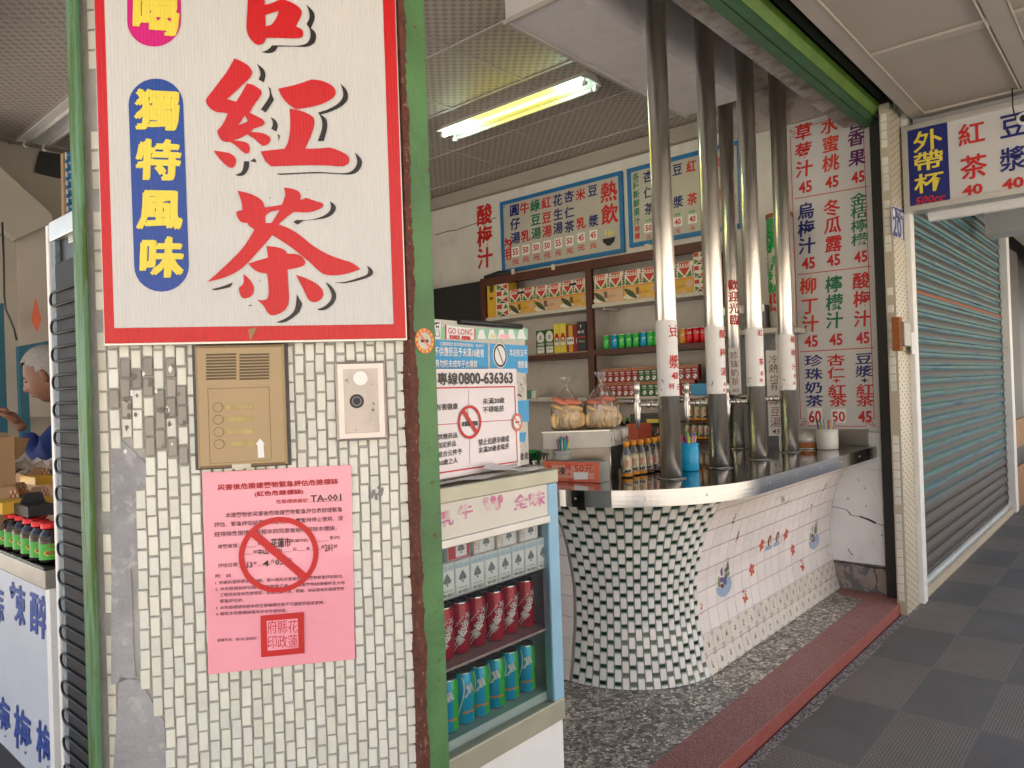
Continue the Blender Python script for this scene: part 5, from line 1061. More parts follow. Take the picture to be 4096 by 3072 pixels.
# ================================================================ STEEL PIPES WITH TAPS
def wrapmap(C,r,a0,zc,right=None):
    tc=Vector((-C.x,-C.y,0)).normalized(); rt=Vector((-tc.y,tc.x,0))
    if rt.dot(_r2)<0: rt=-rt
    def f(a,b_,l): t_=a0+a/r; return Vector((C.x,C.y,0))+(tc*math.cos(t_)+rt*math.sin(t_))*(r+l)+Zv*(zc+b_)
    return f
PR=.0525
def pipe(label,bx,by,ztop,wr,txt,tap=None,torn=True,r=PR):
    p0=FZ(bx,by,1.02); d=Vector((p0.x,p0.y,0)).normalized(); C=Vector((p0.x,p0.y,0))+d*r
    t_=thing('steel_pipe',label,'steel pipe','vertical steel pipes on the counter')
    mb=MB(); mb.lathe([(r,1.021),(r,2.1),(r,ztop)],(C.x,C.y,0),40); mb.build('pipe',M['steel'],t_)
    mb=MB(); mb.lathe([(r+.001,1.0215),(r+.024,1.0215),(r+.024,1.0235),(r+.001,1.026)],(C.x,C.y,0),40,caps=False); mb.build('base_flange',M['steel_top'],t_,fix=True)
    Yr=C.y-.03
    if wr:
        z1=FY(bx,wr[0],C.y).z; z0=FY(bx,wr[1],C.y).z
        # use the depth of the pipe itself for heights
        k=(Vector((C.x,C.y,0))).length; dd=ray(bx,wr[0]); z1=H+dd.z*k/math.hypot(dd.x,dd.y); dd=ray(bx,wr[1]); z0=H+dd.z*k/math.hypot(dd.x,dd.y)
        mb=MB(); mb.lathe([(r+.0012,z0),(r+.0012,z1)],(C.x,C.y,0),48,caps=False); mb.build('sticker_wrap',M['white'],t_)
        mb=MB()
        for (ch,dx,y,w_,h_,bd) in txt:
            dd=ray(bx,y); zc=H+dd.z*k/math.hypot(dd.x,dd.y); rp=r*F/(Vector((C.x,C.y,0))-Vector((0,0,0))).length; a0=math.asin(max(-.98,min(.98,dx/rp)))
            put(mb,ch,None,None,None,None,w_,h_,bd,lift=.004,mapf=wrapmap(C,r,a0,zc),em=len(ch)==1)
        if txt: mb.build('red_lettering',M['red2'],t_)
        mb=MB(); f=wrapmap(C,r,-.75,z0+.03)
        for i in range(5):
            a,b_=random.uniform(-.012,.02),random.uniform(-.02,.05); s_=random.uniform(.003,.008); mb.add([f(a,b_,.0022),f(a+s_,b_+.002,.0022),f(a+s_*.8,b_+s_*1.6,.0022),f(a-.002,b_+s_,.0022)],[(0,1,2,3)])
        if torn: mb.build('torn_label_scraps',M['grey'],t_)
    if tap:
        z=tap; mb=MB(); c=Vector((C.x,C.y+r,z)); Y1=Vector((0,1,0))
        mb.tube([c,c+Y1*.012],[.02,.02],14); mb.tube([c+Y1*.012,c+Y1*.05],[.012,.017],12); mb.tube([c+Y1*.05,c+Y1*.075],[.019,.019],12); mb.tube([c+Y1*.075,c+Y1*.12],[.015,.012],12); tc_=mb.build('tap_connector',M['steel'],t_)
        mb=MB(); b0=c+Y1*.135; mb.lathe([(.004,.125),(.014,.12),(.017,.075),(.013,.07),(.012,.03),(.017,.02),(.019,-.02),(.015,-.045),(.014,-.07),(.006,-.125),(.003,-.125)],b0,14); tb_=mb.build('tap_body',M['steel'],t_,fix=True); tc_.parent=tb_
        mb=MB(); h0=b0+Y1*.015+Zv*.02; mb.tube([h0,h0+Y1*.02,h0+Y1*.13,h0+Y1*.155],[.014,.018,.019,.006],14); mb.build('tap_handle',M['steel_dull'],tb_)
    return C
C1=pipe('nearest and thickest steel pipe with the soy milk price sticker',1451,1036,3.69,(692,855),[('豆',14,716,.056,.068,.012),('漿',14,782,.058,.072,.012),('40',14,812,.040,.038,.03),('杯',7,834,.032,.032,.01),('元',19,836,.03,.032,.01)],tap=1.395)
C2=pipe('second steel pipe with a white sticker beside the blue straw cup',1554,1012,3.69,(706,850),[('酸',15,722,.045,.05,.01),('梅',15,762,.045,.05,.01),('湯',15,803,.045,.05,.01),('45',16,830,.02,.025,.02),('杯',15,843,.02,.022,.01)],tap=1.385)
C4=pipe('fourth steel pipe with a white sticker next to the handwritten strip',1638.5,994,3.69,(708,834),[('紅',12,720,.035,.042,.01),('茶',12,782,.035,.042,.01),('40',12,807,.02,.03,.02),('杯',11,822,.022,.026,.01)],tap=1.375)
C5=pipe('steel pipe nearest the tall drinks board with the star fruit juice sticker',1707,977.5,3.69,(722,842),[('楊',12,734,.036,.045,.01),('桃',12,762,.036,.045,.01),('汁',12,793,.036,.045,.01),('45',13,812,.02,.024,.02),('杯',12,828,.022,.024,.01)],tap=1.375)
C3=pipe('thin dark steel pipe standing behind with a handwritten pearl milk tea strip',1593,969,3.69,None,[])
# red welcome words and handwritten strip on the pipe behind
wt=thing('welcome_sticker','red vertical welcome characters stuck on the dark steel pipe standing behind','sticker'); mb=MB(); k=(Vector((C3.x,C3.y,0))).length
def zat(x,y,k): dd=ray(x,y); return H+dd.z*k/math.hypot(dd.x,dd.y)
for i,ch in enumerate('歡迎光臨'): put(mb,ch,None,None,None,None,.072,.078,.014,lift=.004,mapf=wrapmap(C3,PR,.18+.02*i,zat(1585,617+i*25,k)),em=True)
mb.build('red_characters',M['red2'],wt)
ps=thing('pearl_tea_strip','handwritten pearl milk tea paper strip taped on the thin pipe behind','paper strip'); mb=MB(); f=wrapmap(C3,PR+.002,.05,0); zt_,zb_=zat(1590,752,k),zat(1595,852,k); n=8
vs_=[f(-.045+.09*i/n,z,.0) for z in (zb_,zt_) for i in range(n+1)]; mb.add(vs_,[(i,i+1,n+2+i,n+1+i) for i in range(n)],0,True); mb.build('paper',M['paper'],ps)
mb=MB()
for i,ch in enumerate('珍珠奶茶'): put(mb,ch,None,None,None,None,.056,.058,-.004,lift=.005,mapf=wrapmap(C3,PR,.02,zat(1592,768+i*18.5,k)),em=True)
put(mb,'60元',None,None,None,None,.045,.028,.0,lift=.005,mapf=wrapmap(C3,PR,.1,zat(1593,843,k)))
mb.build('brown_handwriting',mat('brown_marker',(.16,.03,.015),.6),ps)
# grey cabinet frame between pipes, green bean tank sign and handwritten strip
gc_=thing('grey_cabinet','tall grey cold cabinet standing behind the steel pipes','cabinet')
a=FX(1598,700,5.05); b2=FX(1628,700,5.05)
mb=MB(); mb.box((5.2,2.14,.1),(5.45,2.52,2.05)); mb.build('cabinet_body',M['grey'],gc_,bevel=.004)
mb=MB(); mb.box((5.19,2.14,2.0),(5.2,2.52,2.055)); mb.box((5.19,2.48,.1),(5.2,2.52,2.0)); mb.build('trim',M['alu'],gc_)
gt=thing('green_bean_sign','clear cylinder tank with green characters for green bean soup and a red 45','tank'); F8=FACX(5.16)
a=FX(1643,470,5.16); b2=FX(1643,708,5.16); Cg=Vector((5.28,a.y-.088,0)); 
mb=MB(); mb.lathe([(.09,b2.z),(.09,a.z)],(Cg.x,Cg.y,0),32); mb.build('tank_wall',mat('milky_acrylic',(.60,.58,.50),.15,var=.08,stretch=(8,8,1)),gt)
mb=MB(); mb.lathe([(.094,a.z),(.094,a.z+.025),(.01,a.z+.03)],(Cg.x,Cg.y,0),28); mb.build('tank_lid',M['rust'],gt)
mb=MB(); kk=Vector((Cg.x,Cg.y,0)).length
def g(ch,x,y,w_,h_,bd=.016,m_=None): 
    tc=Vector((-Cg.x,-Cg.y,0)).normalized(); px_c=proj(Vector((Cg.x,Cg.y,1.8)))[0]; rp=.09*F/kk; put(mb,ch,None,None,None,None,w_,h_,bd,lift=.003,mapf=wrapmap(Cg,.09,math.asin(max(-.9,min(.9,(x-px_c)/rp))),zat(x,y,kk)),em=len(ch)==1)
g('冷',1655,489,.09,.10); g('飲',1684,487,.09,.10); g('綠',1668,524,.16,.17,.02); g('豆',1671,568,.16,.17,.02); g('湯',1674,611,.16,.17,.02); mb.build('green_lettering',M['greenb'],gt)
mb=MB(); g('45',1674,655,.11,.13,.03); mb.build('red_price',M['red2'],gt)
hp_=thing('green_bean_strip','long handwritten paper strip for hot or cold green bean soup between two pipes','paper strip'); F9=FACX(5.1)
mb=MB(); P_=[(1654,757),(1684,757),(1690,940),(1661,942)]; mb.prism([F9.un(*p) for p in P_][::-1],F9.n*.002); mb.build('paper',M['paper'],hp_,fix=True)
mb=MB(); 
for i,(ch,y,s_) in enumerate((('冷',776,20),('熱',796,22),('均',818,20),('有',834,20),('綠',864,24),('豆',889,22),('湯',912,24))):
    c=F9.un(1670+i*.9,y); h_=abs((F9.un(1670,y-s_/2)-F9.un(1670,y+s_/2)).z); put(mb,ch,c,F9.u,Zv,F9.n,h_,h_,-.002,em=True,lift=.002,shear=.1)
textbox(mb,'45',F9,1677,932,17,11,.01,.002,.2)
mb.build('brown_handwriting',bpy.data.materials['brown_marker'],hp_)
# shelf under the tank
mb=MB(); a=FX(1650,708,5.12); mb.box((5.1,1.95,a.z-.04),(5.46,2.48,a.z-.005)); mb.box((5.12,2.0,.9),(5.16,2.04,a.z-.041)); o=mb.build('white_shelf',M['shelf_white']); tag(o,'white wall shelf under the green bean soup tank','shelf')
def fold(host,*objs):
    """lettering and printed pattern become part of the mesh they are printed on"""
    if host is None: return
    me=host.data; bm=bmesh.new(); bm.from_mesh(me)
    for o in objs:
        off=len(me.materials); 
        for m_ in o.data.materials: me.materials.append(m_)
        nf0=len(bm.faces); bm.from_mesh(o.data); bm.faces.ensure_lookup_table()
        for f in bm.faces[nf0:]: f.material_index+=off
        bpy.data.objects.remove(o)
    bm.to_mesh(me); bm.free()
def foldn(t_,host,*stems):
    ch=[o for o in bpy.data.objects if o.parent==t_]; h=[o for o in ch if o.name.split('.')[0]==host][0]
    fold(h,*[o for o in ch if o is not h and any(o.name.startswith(s_) for s_ in stems)])
for t_,h,st_ in ((st,'backing',('lettering','cigarette_mark','red_ring')),(sg,'white_face',('yellow_characters','red_characters','black_shadow','blue_capsule','pink_capsule')),(ic,'housing',('speaker_slots','panel_groove','white_arrow')),
    (pn,'sheet',('red_heading','printed_text','handwriting','prohibition_ring','seal_field','seal_characters','red_seal')),(np_,'plate',('number','street_name','blue_header')),(hs,'panel_body',('blue_panel','yellow_characters','red_characters','blue_characters')),
    (tb,'board_panel',('red_border','red_lettering','navy_lettering','green_lettering','purple_lettering','orange_lettering','black_plus','price_patch')),(m1,'panel',('price_card','red_lettering','navy_lettering','green_lettering','steam','bowl','corner_ornament')),(m2_,'panel',('price_card','red_lettering','navy_lettering','green_lettering','small_green')),
    (gt,'tank_wall',('green_lettering','red_price')),(hp_,'paper',('brown_handwriting',)),(ps,'paper',('brown_handwriting',)),(kb,'small_door',('round_foil',)),(bw,'side_wall',('wall_cracks','upper_crack')),(pil,'mortar_bed',('old_adhesive','paint_smudge'))): foldn(t_,h,*st_)
fold(mw_,mg_)
foldn(ct,'front_tiles',*[k_+'_print' for k_ in cols])
for o in [o for o in bpy.data.objects if o.name.startswith('steel_pipe')]:
    ch=[c for c in bpy.data.objects if c.parent==o]; w_=[c for c in ch if c.name.startswith('sticker_wrap')]
    if w_: fold(w_[0],*[c for c in ch if c.name.startswith('red_lettering') or c.name.startswith('torn_label')])
# ================================================================ SHELF UNIT
XS=5.2
fxs=FACX(XS)
def Yz(x,y,X=XS): p=FX(x,y,X); return p.y,p.z
shf=thing('shelf_unit','tall dark red wooden shelf unit with white shelves along the side wall','shelf unit')
yL=Yz(1040,650)[0]; yR=2.54
zt=(Yz(1040,605)[1]+Yz(1520,518)[1])/2; yD0,yD1=Yz(1267,650)[0],Yz(1280,650)[0]
s1=(Yz(1045,686)[1]+Yz(1530,629)[1])/2; s2=(Yz(1140,770)[1]+Yz(1530,735)[1])/2; s3=(Yz(1140,863)[1]+Yz(1530,851)[1])/2; s4=(Yz(1500,910)[1]+Yz(1520,910)[1])/2; s5=Yz(1500,950)[1]
mb=MB(); th=.05
mb.box((XS-.012,yL-.06,.0),(XS+.03,yL,zt)); mb.box((XS-.012,yR,zt-.075),(XS+.03,yL-.0601,zt)); mb.build('red_frame',M['wood_red'],shf,bevel=.002)
mb=MB(); mb.box((XS-.010,yD1,.0),(XS+.03,yD0,zt-.0752)); mb.build('divider_post',M['wood_red'],shf)
mb=MB(); mb.box((XS-.010,yR,.0),(XS+.29,yR+.05,zt-.0752)); mb.build('end_post',M['wood_red'],shf)
mb=MB(); mb.box((XS+.0302,yL-.02,0),(5.495,yL,zt)); mb.box((XS+.0302,yD1+.02,0),(5.49,yD0-.02,zt-.02)); mb.box((XS+.02,yR+.0502,zt-.02),(5.494,yL-.021,zt)); mb.box((5.47,yR+.051,.0),(5.4935,yL-.0202,zt-.0205)); mb.build('carcass',M['shelf_white'],shf)
for nm,z,m_,y0,y1,tt in (('white_shelf',s1,'shelf_white',yR+.0502,yD1-.0002,.03),('white_shelf',s1-.004,'shelf_white',yD0+.0002,yL-.061,.03),('wooden_shelf',s2-.0,'wood_red',yR+.0502,yD1-.0002,.045),('wooden_shelf',s2-.01,'wood_red',yD0+.0002,yL-.061,.045),('white_shelf',s3,'shelf_white',yR+.0502,yD1-.0002,.025),('white_shelf',s3,'shelf_white',yD0+.0002,yL-.061,.025),('wooden_shelf',s4,'wood_red',yR+.0502,yR+.36,.012),('wooden_shelf',s5,'wood_red',yR+.0502,yD1-.0002,.02)):
    mb=MB(); mb.box((XS-.008,y0,z-tt),(5.4695,y1,z)); mb.build(nm,M[m_],shf)
mb=MB(); mb.box((XS-.011,yD0+.001,s2-.0098),(XS+.02,yL-.062,s2+.0)); mb.build('raw_edge',M['plywood'],shf)
mb=MB(); mb.box((XS+.03,yD1-.10,s1-.05),(XS+.25,yD1-.08,s1-.031)); mb.box((XS+.03,yL-.12,s1-.055),(XS+.25,yL-.10,s1-.036)); mb.build('shelf_bracket',M['shelf_white'],shf)
mb=MB()
for x,y in ((1108,588),(1195,578),(1397,535)): 
    p=FX(x,y,XS-.0128); mb.box((p.x-.001,p.y-.02,p.z-.02),(p.x,p.y+.02,p.z+.03))
tt_=mb.build('tape_piece',M['tape'],shf)
fold([o for o in bpy.data.objects if o.parent==shf and o.name.startswith('red_frame')][0],tt_)
mb=MB(); mb.box((XS+.0,yL+.01,.0),(5.49,yL+1.1,FX(945,625,XS+.05).z)); o=mb.build('dark_cabinet',M['dark'],bevel=.004); tag(o,'tall plain black block left of the red framed shelf unit','cabinet')  # plain black block filling a dark rectangle beside the shelves
mb=MB(); a=FX(1045,600,XS+.02); mb.tube([(XS+.04,yL-.02,zt+.02),(XS+.05,yL-.2,zt+.03),(XS+.04,yL-.38,zt+.018)],[.02,.035,.016],8); o=mb.build('black_bundle',M['dark']); tag(o,'small black bundle lying on top of the shelf unit','bundle')
# ---------------- gift boxes with woven pattern tops
def gift(name,label,y0,y1,zb,h,squash,pink,vertical=False,dx=.0,tape=False):
    """front faces -X; y0>y1"""
    wd=y0-y1; t_=thing(name,label,'gift box','patterned gift boxes on the top shelf',(XS+.012+dx,(y0+y1)/2,zb)); hw=wd/2; d=.12
    FU=Vector((0,-1,0)); FN=Vector((-1,0,0)); Pp=lambda a,b_,l=0.: Vector((0,hw-a,b_))+FN*l     # a from viewer left
    mb=MB(); mb.box((0,-hw,0),(d,hw,h)); mb.build('box_body',M['gift_pink'] if pink else M['gift_yel'],t_,bevel=.001)
    def tri(mb,p,q,r,l,mi): mb.add([Pp(*p,l),Pp(*q,l),Pp(*r,l)],[(0,1,2)],mi)
    def quad(mb,x0,z0,x1,z1,l,mi): mb.add([Pp(x0,z0,l),Pp(x1,z0,l),Pp(x1,z1,l),Pp(x0,z1,l)],[(0,1,2,3)],mi)
    pm=[M['cream'],M['pat_red'],M['pat_green'],M['blackp'],M['gift_pink'],M['squash'],M['gift_orange'],M['white']]
    mb=MB()
    if not vertical:
        zs=h*.50; quad(mb,0,zs,wd,h,.0006,0); n=2; uw=wd/n
        for i in range(n):
            x=i*uw; zm=zs+(h-zs)*.62; gp=.006
            tri(mb,(x+.18*uw,zm),(x+uw*.5-.0,zs+.012),(x+.82*uw,zm),.0009,1)
            tri(mb,(x+.10*uw,zs+.003),(x+.46*uw,zs+.003),(x+.14*uw,zm-.02),.0009,2); tri(mb,(x+.54*uw,zs+.003),(x+.90*uw,zs+.003),(x+.86*uw,zm-.02),.0009,2)
            quad(mb,x+.2*uw,zm+.008,x+.8*uw,h-.003,.0009,1)
            for k in range(4): tri(mb,(x+(.22+.15*k)*uw,zm+.012),(x+(.34+.15*k)*uw,zm+.012),(x+(.28+.15*k)*uw,h-.008),.0012,0)
            for k in range(4): zz=zs+.006+k*(zm-zs)/4; tri(mb,(x+.0*uw,zz),(x+.09*uw,zz+.012),(x+.0*uw,zz+.022),.0009,3); tri(mb,(x+uw*.99,zz),(x+uw*.99,zz+.022),(x+uw*.91,zz+.012),.0009,1 if k%2 else 3)
            for k in range(2): tri(mb,(x+.02*uw,zm+.01+k*.02),(x+.16*uw,zm+.02+k*.02),(x+.02*uw,zm+.028+k*.02),.0009,3)
        quad(mb,0,zs-.012,wd,zs-.0,.0007,6)
        # lower picture: pale diamonds, squash on a plate, name and figure
        for cx_,cz_,s_ in ((.16,.40,.05),(.88,.30,.04),(.45,.05,.035),(.72,.03,.03)):
            x=cx_*wd; z=cz_*h; P_=[(x-s_,z),(x,max(z-s_,.002)),(min(x+s_,wd-.002),z),(x,min(z+s_,zs-.014))]; mb.add([Pp(max(a,.001),b_,.0008) for a,b_ in P_],[(0,1,2,3)],4)
        cx_=.2*wd; cz_=.16*h; mb.add([Pp(cx_+.075*math.cos(2*PI*i/16),cz_-.01+.022*math.sin(2*PI*i/16),.0011) for i in range(16)],[tuple(range(16))[::-1]] if False else [tuple(range(16))],0)
        for k in range(3): mb.add([Pp(cx_+.01*k-.012+.058*math.cos(2*PI*i/12)*math.cos(.5)+.016*math.sin(2*PI*i/12)*math.sin(.5),cz_+.028-.012*k-.058*math.cos(2*PI*i/12)*math.sin(.5)+.016*math.sin(2*PI*i/12),.0014+.0003*k) for i in range(12)],[tuple(range(12))],5)
        for k,ch in enumerate('剝皮'): put(mb_:=MB(),ch,Pp(.40*wd,h*(.34-.12*k)),FU,Zv,FN,.035,.035,.02,em=True,lift=.0018); mb.add(mb_.v,mb_.f,3)
        put(mb_:=MB(),'8',Pp(.48*wd,h*.22),FU,Zv,FN,.014,.03,.0,lift=.0018); mb.add(mb_.v,mb_.f,1)
        for k in range(3): quad(mb,.54*wd,h*(.25-.03*k),(.78-.04*k)*wd,h*(.256-.03*k),.0012,3)
        if tape: quad(mb,.33*wd,h*.80,.62*wd,h*.885,.0022,3)
    else:
        x1=wd*.42 if vertical=='l' else 0
        quad(mb,x1,0,wd,h,.0006,0); n=3
        for i in range(n*2):
            z=i*h/(n*2); hh=h/(n*2); w2=wd-x1
            if i%2: quad(mb,x1+.05*w2,z+.01,x1+.45*w2,z+hh-.01,.0009,1); tri(mb,(x1+.55*w2,z+.01),(x1+.95*w2,z+.01),(x1+.75*w2,z+hh-.006),.0009,2)
            else: tri(mb,(x1+.08*w2,z+.005),(x1+.5*w2,z+hh*.5),(x1+.08*w2,z+hh-.005),.0009,2); tri(mb,(x1+.92*w2,z+.005),(x1+.92*w2,z+hh-.005),(x1+.5*w2,z+hh*.5),.0009,1); tri(mb,(x1+.2*w2,z+.002),(x1+.8*w2,z+.002),(x1+.5*w2,z+hh*.36),.0010,3)
        if x1:
            for k in range(3): mb.add([Pp(.18*wd+.012*k+.016*math.cos(2*PI*i/12),h*.8+.06*math.sin(2*PI*i/12),.0012+.0003*k) for i in range(12)],[tuple(range(12))],5)
            put(mb_:=MB(),'剝皮8',Pp(.2*wd,h*.5),FU,Zv,FN,.05,.03,.01,lift=.0016); mb.add(mb_.v,mb_.f,3)
    pt=mb.build('printed_front',pm,t_); fold([c for c in bpy.data.objects if c.parent==t_ and c.name.startswith('box_body')][0],pt)
    return t_
def gp_(x0,x1,ybase,ytop,shelfz): 
    y0=Yz(x0,640)[0]; y1=Yz(x1,640)[0]; return y0,y1
zz1=s1-.003
def hpx(x,ya,yb): return Yz(x,ya)[1]-Yz(x,yb)[1]
B=lambda a: (1900+a*.27125)*K; C9=lambda a:(2380+a/2.765)*K
L1=[('upright',165,340+145),(1,487,868),(2,869,1262),(3,1266,1560)]
gift('gift_box','upright patterned gift box at the far end of the top shelf',Yz(B(168),640)[0],Yz(B(483),640)[0],zz1,hpx(1060,605-5,684),1,False,'l')
gift('gift_box','yellow squash gift box next to the upright box on the top shelf',Yz(B(488),640)[0],Yz(B(866),640)[0],zz1,hpx(1120,622,677),1,False,tape=True)
gift('gift_box','pale peach squash gift box in the middle of the far half of the top shelf',Yz(B(871),640)[0],Yz(B(1262),640)[0],zz1,hpx(1170,612,668),2,True)
gift('gift_box','yellow squash gift box touching the shelf divider',Yz(B(1267),640)[0],yD0+.01,zz1,hpx(1230,600,660),1,False,tape=True)
zz1=s1+.0012
gift('gift_box','pale peach squash gift box just past the shelf divider',yD1-.01,Yz(C9(308),640)[0],zz1,hpx(1320,587,651),2,True)
gift('gift_box','yellow squash gift box partly hidden by the nearest steel pipe',Yz(C9(314),640)[0],Yz(C9(700),640)[0],zz1,hpx(1385,577,643),1,False)
gift('gift_box','yellow gift box between the first two steel pipes',Yz(C9(705),640)[0],Yz(C9(1090),640)[0],zz1,hpx(1480,564,633),1,False)
gift('gift_box','upright patterned gift box beside the second steel pipe',Yz(C9(1094),640)[0],Yz(C9(1225),640)[0],zz1,hpx(1505,542,630),1,False,'r')
# ---------------- cans
def can_mesh(r,h,mats,split=None,n=28):
    """body with coloured halves, lid"""
    mb=MB(); prof=[(r*.80,0),(r*.86,.004),(r,.012),(r,h-.014),(r*.88,h-.004),(r*.89,h)]
    b=0; vs=[];fs=[];mi=[]
    for (rr_,z) in prof:
        for i in range(n): a=2*PI*i/n; vs.append((rr_*math.cos(a),rr_*math.sin(a),z))
    mb.add(vs,[])
    for j in range(len(prof)-1):
        for i in range(n):
            k=2 if j in (0,3,4) and j!=3 else 0
            if j in (0,4): m_=2
            else: m_=(1 if split and split[0]<=i<split[1] else 0)
            mb.f.append([j*n+i,j*n+(i+1)%n,(j+1)*n+(i+1)%n,(j+1)*n+i]); mb.m.append(m_); mb.sm.append(True); mb.c.append(None)
    mb.f.append(list(range(n))[::-1]); mb.m.append(2); mb.sm.append(False); mb.c.append(None)
    return mb
def lidmb(r,h):
    mb=MB(); mb.lathe([(r*.89,h-.0005),(r*.86,h+.001),(r*.83,h-.004),(.0005,h-.005)],(0,0,0),24,caps=False); mb.tube([(-.006,0,h-.003),(.006,.004,h-.003)],.0035,6); mb.tube([(.01,-.004,h-.0035),(.02,.002,h-.0035)],.0025,5); return mb
def cyl_map(r,a0,zc): return lambda a,b_,l: Vector(((r+l)*math.cos(a0+a/r),(r+l)*math.sin(a0+a/r),zc+b_))
def can(label,group,kind,r,h,loc,rot):
    t_=thing('drink_can',label,'drink can',group,loc); t_.rotation_euler=(0,0,rot)
    cs={'red':('can_red','can_red'),'bg':('can_blue','can_green'),'gb':('can_green','can_blue'),'cola':('can_cola','can_cola'),'yel':('orange','can_green')}[kind]
    body=can_mesh(r,h,None,(4,16) if kind in('bg','gb') else None).build('can_body',[M[cs[0]],M[cs[1]],M['can_alu']],t_); lid=lidmb(r,h).build('can_lid',M['can_alu'],t_)
    # printed marks. angle 0 points along +x of the can
    mb=MB()
    if kind=='red':
        f=cyl_map(r,0,h*.5)
        for a,b_ in ((-.018,-.05),(-.006,-.05)):
            pass
        n=14; P=[]; w_=.010
        for i in range(n): t0=i/(n-1); P.append((-.024+.048*t0,-h*.42+h*.52*t0))
        for i in range(n-1): (a,z0),(a2,z1)=P[i],P[i+1]; mb.add([f(a-w_,z0,.0005),f(a+w_*.2,z0,.0005),f(a2+w_*.2,z1,.0005),f(a2-w_,z1,.0005)],[(0,1,2,3)])
        for i,ch in enumerate('黑松沙士'): put(mb,ch,None,None,None,None,.0225,.025,.025,em=True,lift=.0011,mapf=cyl_map(r,(-.007+.0095*i)/r,h*(.30+.145*i)),rot=.75)
        put(mb,'Hey Song Sarsaparilla',None,None,None,None,.055,.0075,.0,lift=.001,mapf=cyl_map(r,-.012/r,h*.60),rot=.85)
        for i in range(8): a=-.034+i*.001; z0=h*.45+i*.006; mb.add([f(a,z0-h*.5,.0005),f(a+.003,z0-h*.5,.0005),f(a+.004,z0+.006-h*.5,.0005),f(a+.001,z0+.006-h*.5,.0005)],[(0,1,2,3)])
    elif kind in('bg','gb') and h>.13:
        f=cyl_map(r,0,h*.5); n=18
        for i in range(n):
            z0=-h*.42+h*.84*i/n; z1=-h*.42+h*.84*(i+1)/n; a=lambda z: -.010+.010*math.sin((z/h+.1)*5); mb.add([f(a(z0)-.002,z0,.0006),f(a(z0)+.0015,z0,.0006),f(a(z1)+.0015,z1,.0006),f(a(z1)-.002,z1,.0006)],[(0,1,2,3)])
        put(mb,'Spirit Lime',None,None,None,None,.030,.012,.01,lift=.001,mapf=cyl_map(r,.006/r,h*.52),rot=.5) if False else None
        for i in range(6): a=-.004+.003*i; mb.add([f(a,.004+.004*i,.0007),f(a+.012,.006+.004*i,.0007),f(a+.010,.010+.004*i,.0007)],[(0,1,2)])
        put(mb,'SPRITE' if False else '加鹽沙士' if False else '雪碧',None,None,None,None,.02,.026,.02,lift=.001,mapf=cyl_map(r,.018/r,h*.70),rot=.4)
    elif kind=='cola':
        put(mb,'Cola',None,None,None,None,.045,.026,.01,lift=.001,mapf=cyl_map(r,0,h*.72),shear=.3)
    else:
        put(mb,'Soda',None,None,None,None,.03,.014,.01,lift=.001,mapf=cyl_map(r,0,h*.6),rot=.5)
    if mb.v: fold(body,mb.build('print_marks',M['can_silver'],t_))
    if kind in('bg','gb') and h>.13:
        mb=MB(); f=cyl_map(r,0,0); 
        for i in range(7): put(mb,'清涼新包裝'[i%5],None,None,None,None,.008,.008,.02,em=True,lift=.001,mapf=cyl_map(r,(-.004+i*.0065)/r,h*.25+i*.0005))
        fold(body,mb.build('print_marks',M['orange'],t_))
    reg(t_,[body,lid]); return t_
# far shelf cans
faceC=lambda p: math.atan2(-p[1],-p[0])
def shelf_pos(x,X): return FX(x,740,X).y
prot={}
cx_list=[(1310.7,'gb'),(1329,'bg'),(1344,'gb'),(1359.5,'gb'),(1375,'gb'),(1391,'bg'),(1406,'gb'),(1420,'gb'),(1476,'yel'),(1490.5,'cola'),(1506,'cola'),(1521,'cola')]
ords=['first','second','third','fourth','fifth','sixth','seventh','eighth']
for i,(x,k_) in enumerate(cx_list):
    p=(XS+.045,shelf_pos(x,XS+.045),s2+.001)
    lab={'gb':f'{ords[i%8]} can from the divider on the wooden shelf, green turned outward','bg':f'{ords[i%8]} can from the divider on the wooden shelf, blue turned outward','yel':'yellow drink can between the first two steel pipes','cola':['bright red can beside the yellow can on the wooden shelf','middle one of three bright red cans on the wooden shelf','bright red can nearest the second steel pipe'][max(0,i-9)]}[k_]
    if k_ not in prot: prot[k_]=can(lab,'cans on the wooden shelf',k_,.031,.119,p,faceC(p)+(.25 if k_=='gb' else -.2)); 
    else: dup(prot[k_],p,lab,faceC(p)+random.uniform(-.2,.2))
# ---------------- liquor boxes
def lbox(label,x0,x1,z0,h,base,marks):
    t_=thing('liquor_box',label,'liquor box','boxed liquor on the wooden shelf'); X_=XS+.02; ya=FX(x0,740,X_).y; yb=FX(x1,740,X_).y; mb=MB(); mb.box((X_,yb+.001,z0),(X_+.085,ya-.001,z0+h)); b_=mb.build('box_body',M[base],t_,bevel=.001)
    FU=Vector((0,-1,0)); FN=Vector((-1,0,0)); w_=ya-yb
    for (kind,cx_,cz_,a,b2_,m_,lift) in marks:
        mb=MB(); c=Vector((X_,ya-cx_*w_,z0+cz_*h))
        if kind=='oval': disc(mb,c,FU,Zv,FN,b2_*h/2,lift,20,0,(a*w_)/(b2_*h))
        elif kind=='rect': mb.add([c+FU*(-a*w_/2)+Zv*(-b2_*h/2)+FN*lift,c+FU*(a*w_/2)+Zv*(-b2_*h/2)+FN*lift,c+FU*(a*w_/2)+Zv*(b2_*h/2)+FN*lift,c+FU*(-a*w_/2)+Zv*(b2_*h/2)+FN*lift],[(0,1,2,3)])
        else: put(mb,kind,c,FU,Zv,FN,a*w_,b2_*h,.015,lift=lift)
        fold(b_,mb.build('print',M[m_],t_))
zs2_=s2-.0
hb=hpx(1165,702,753)
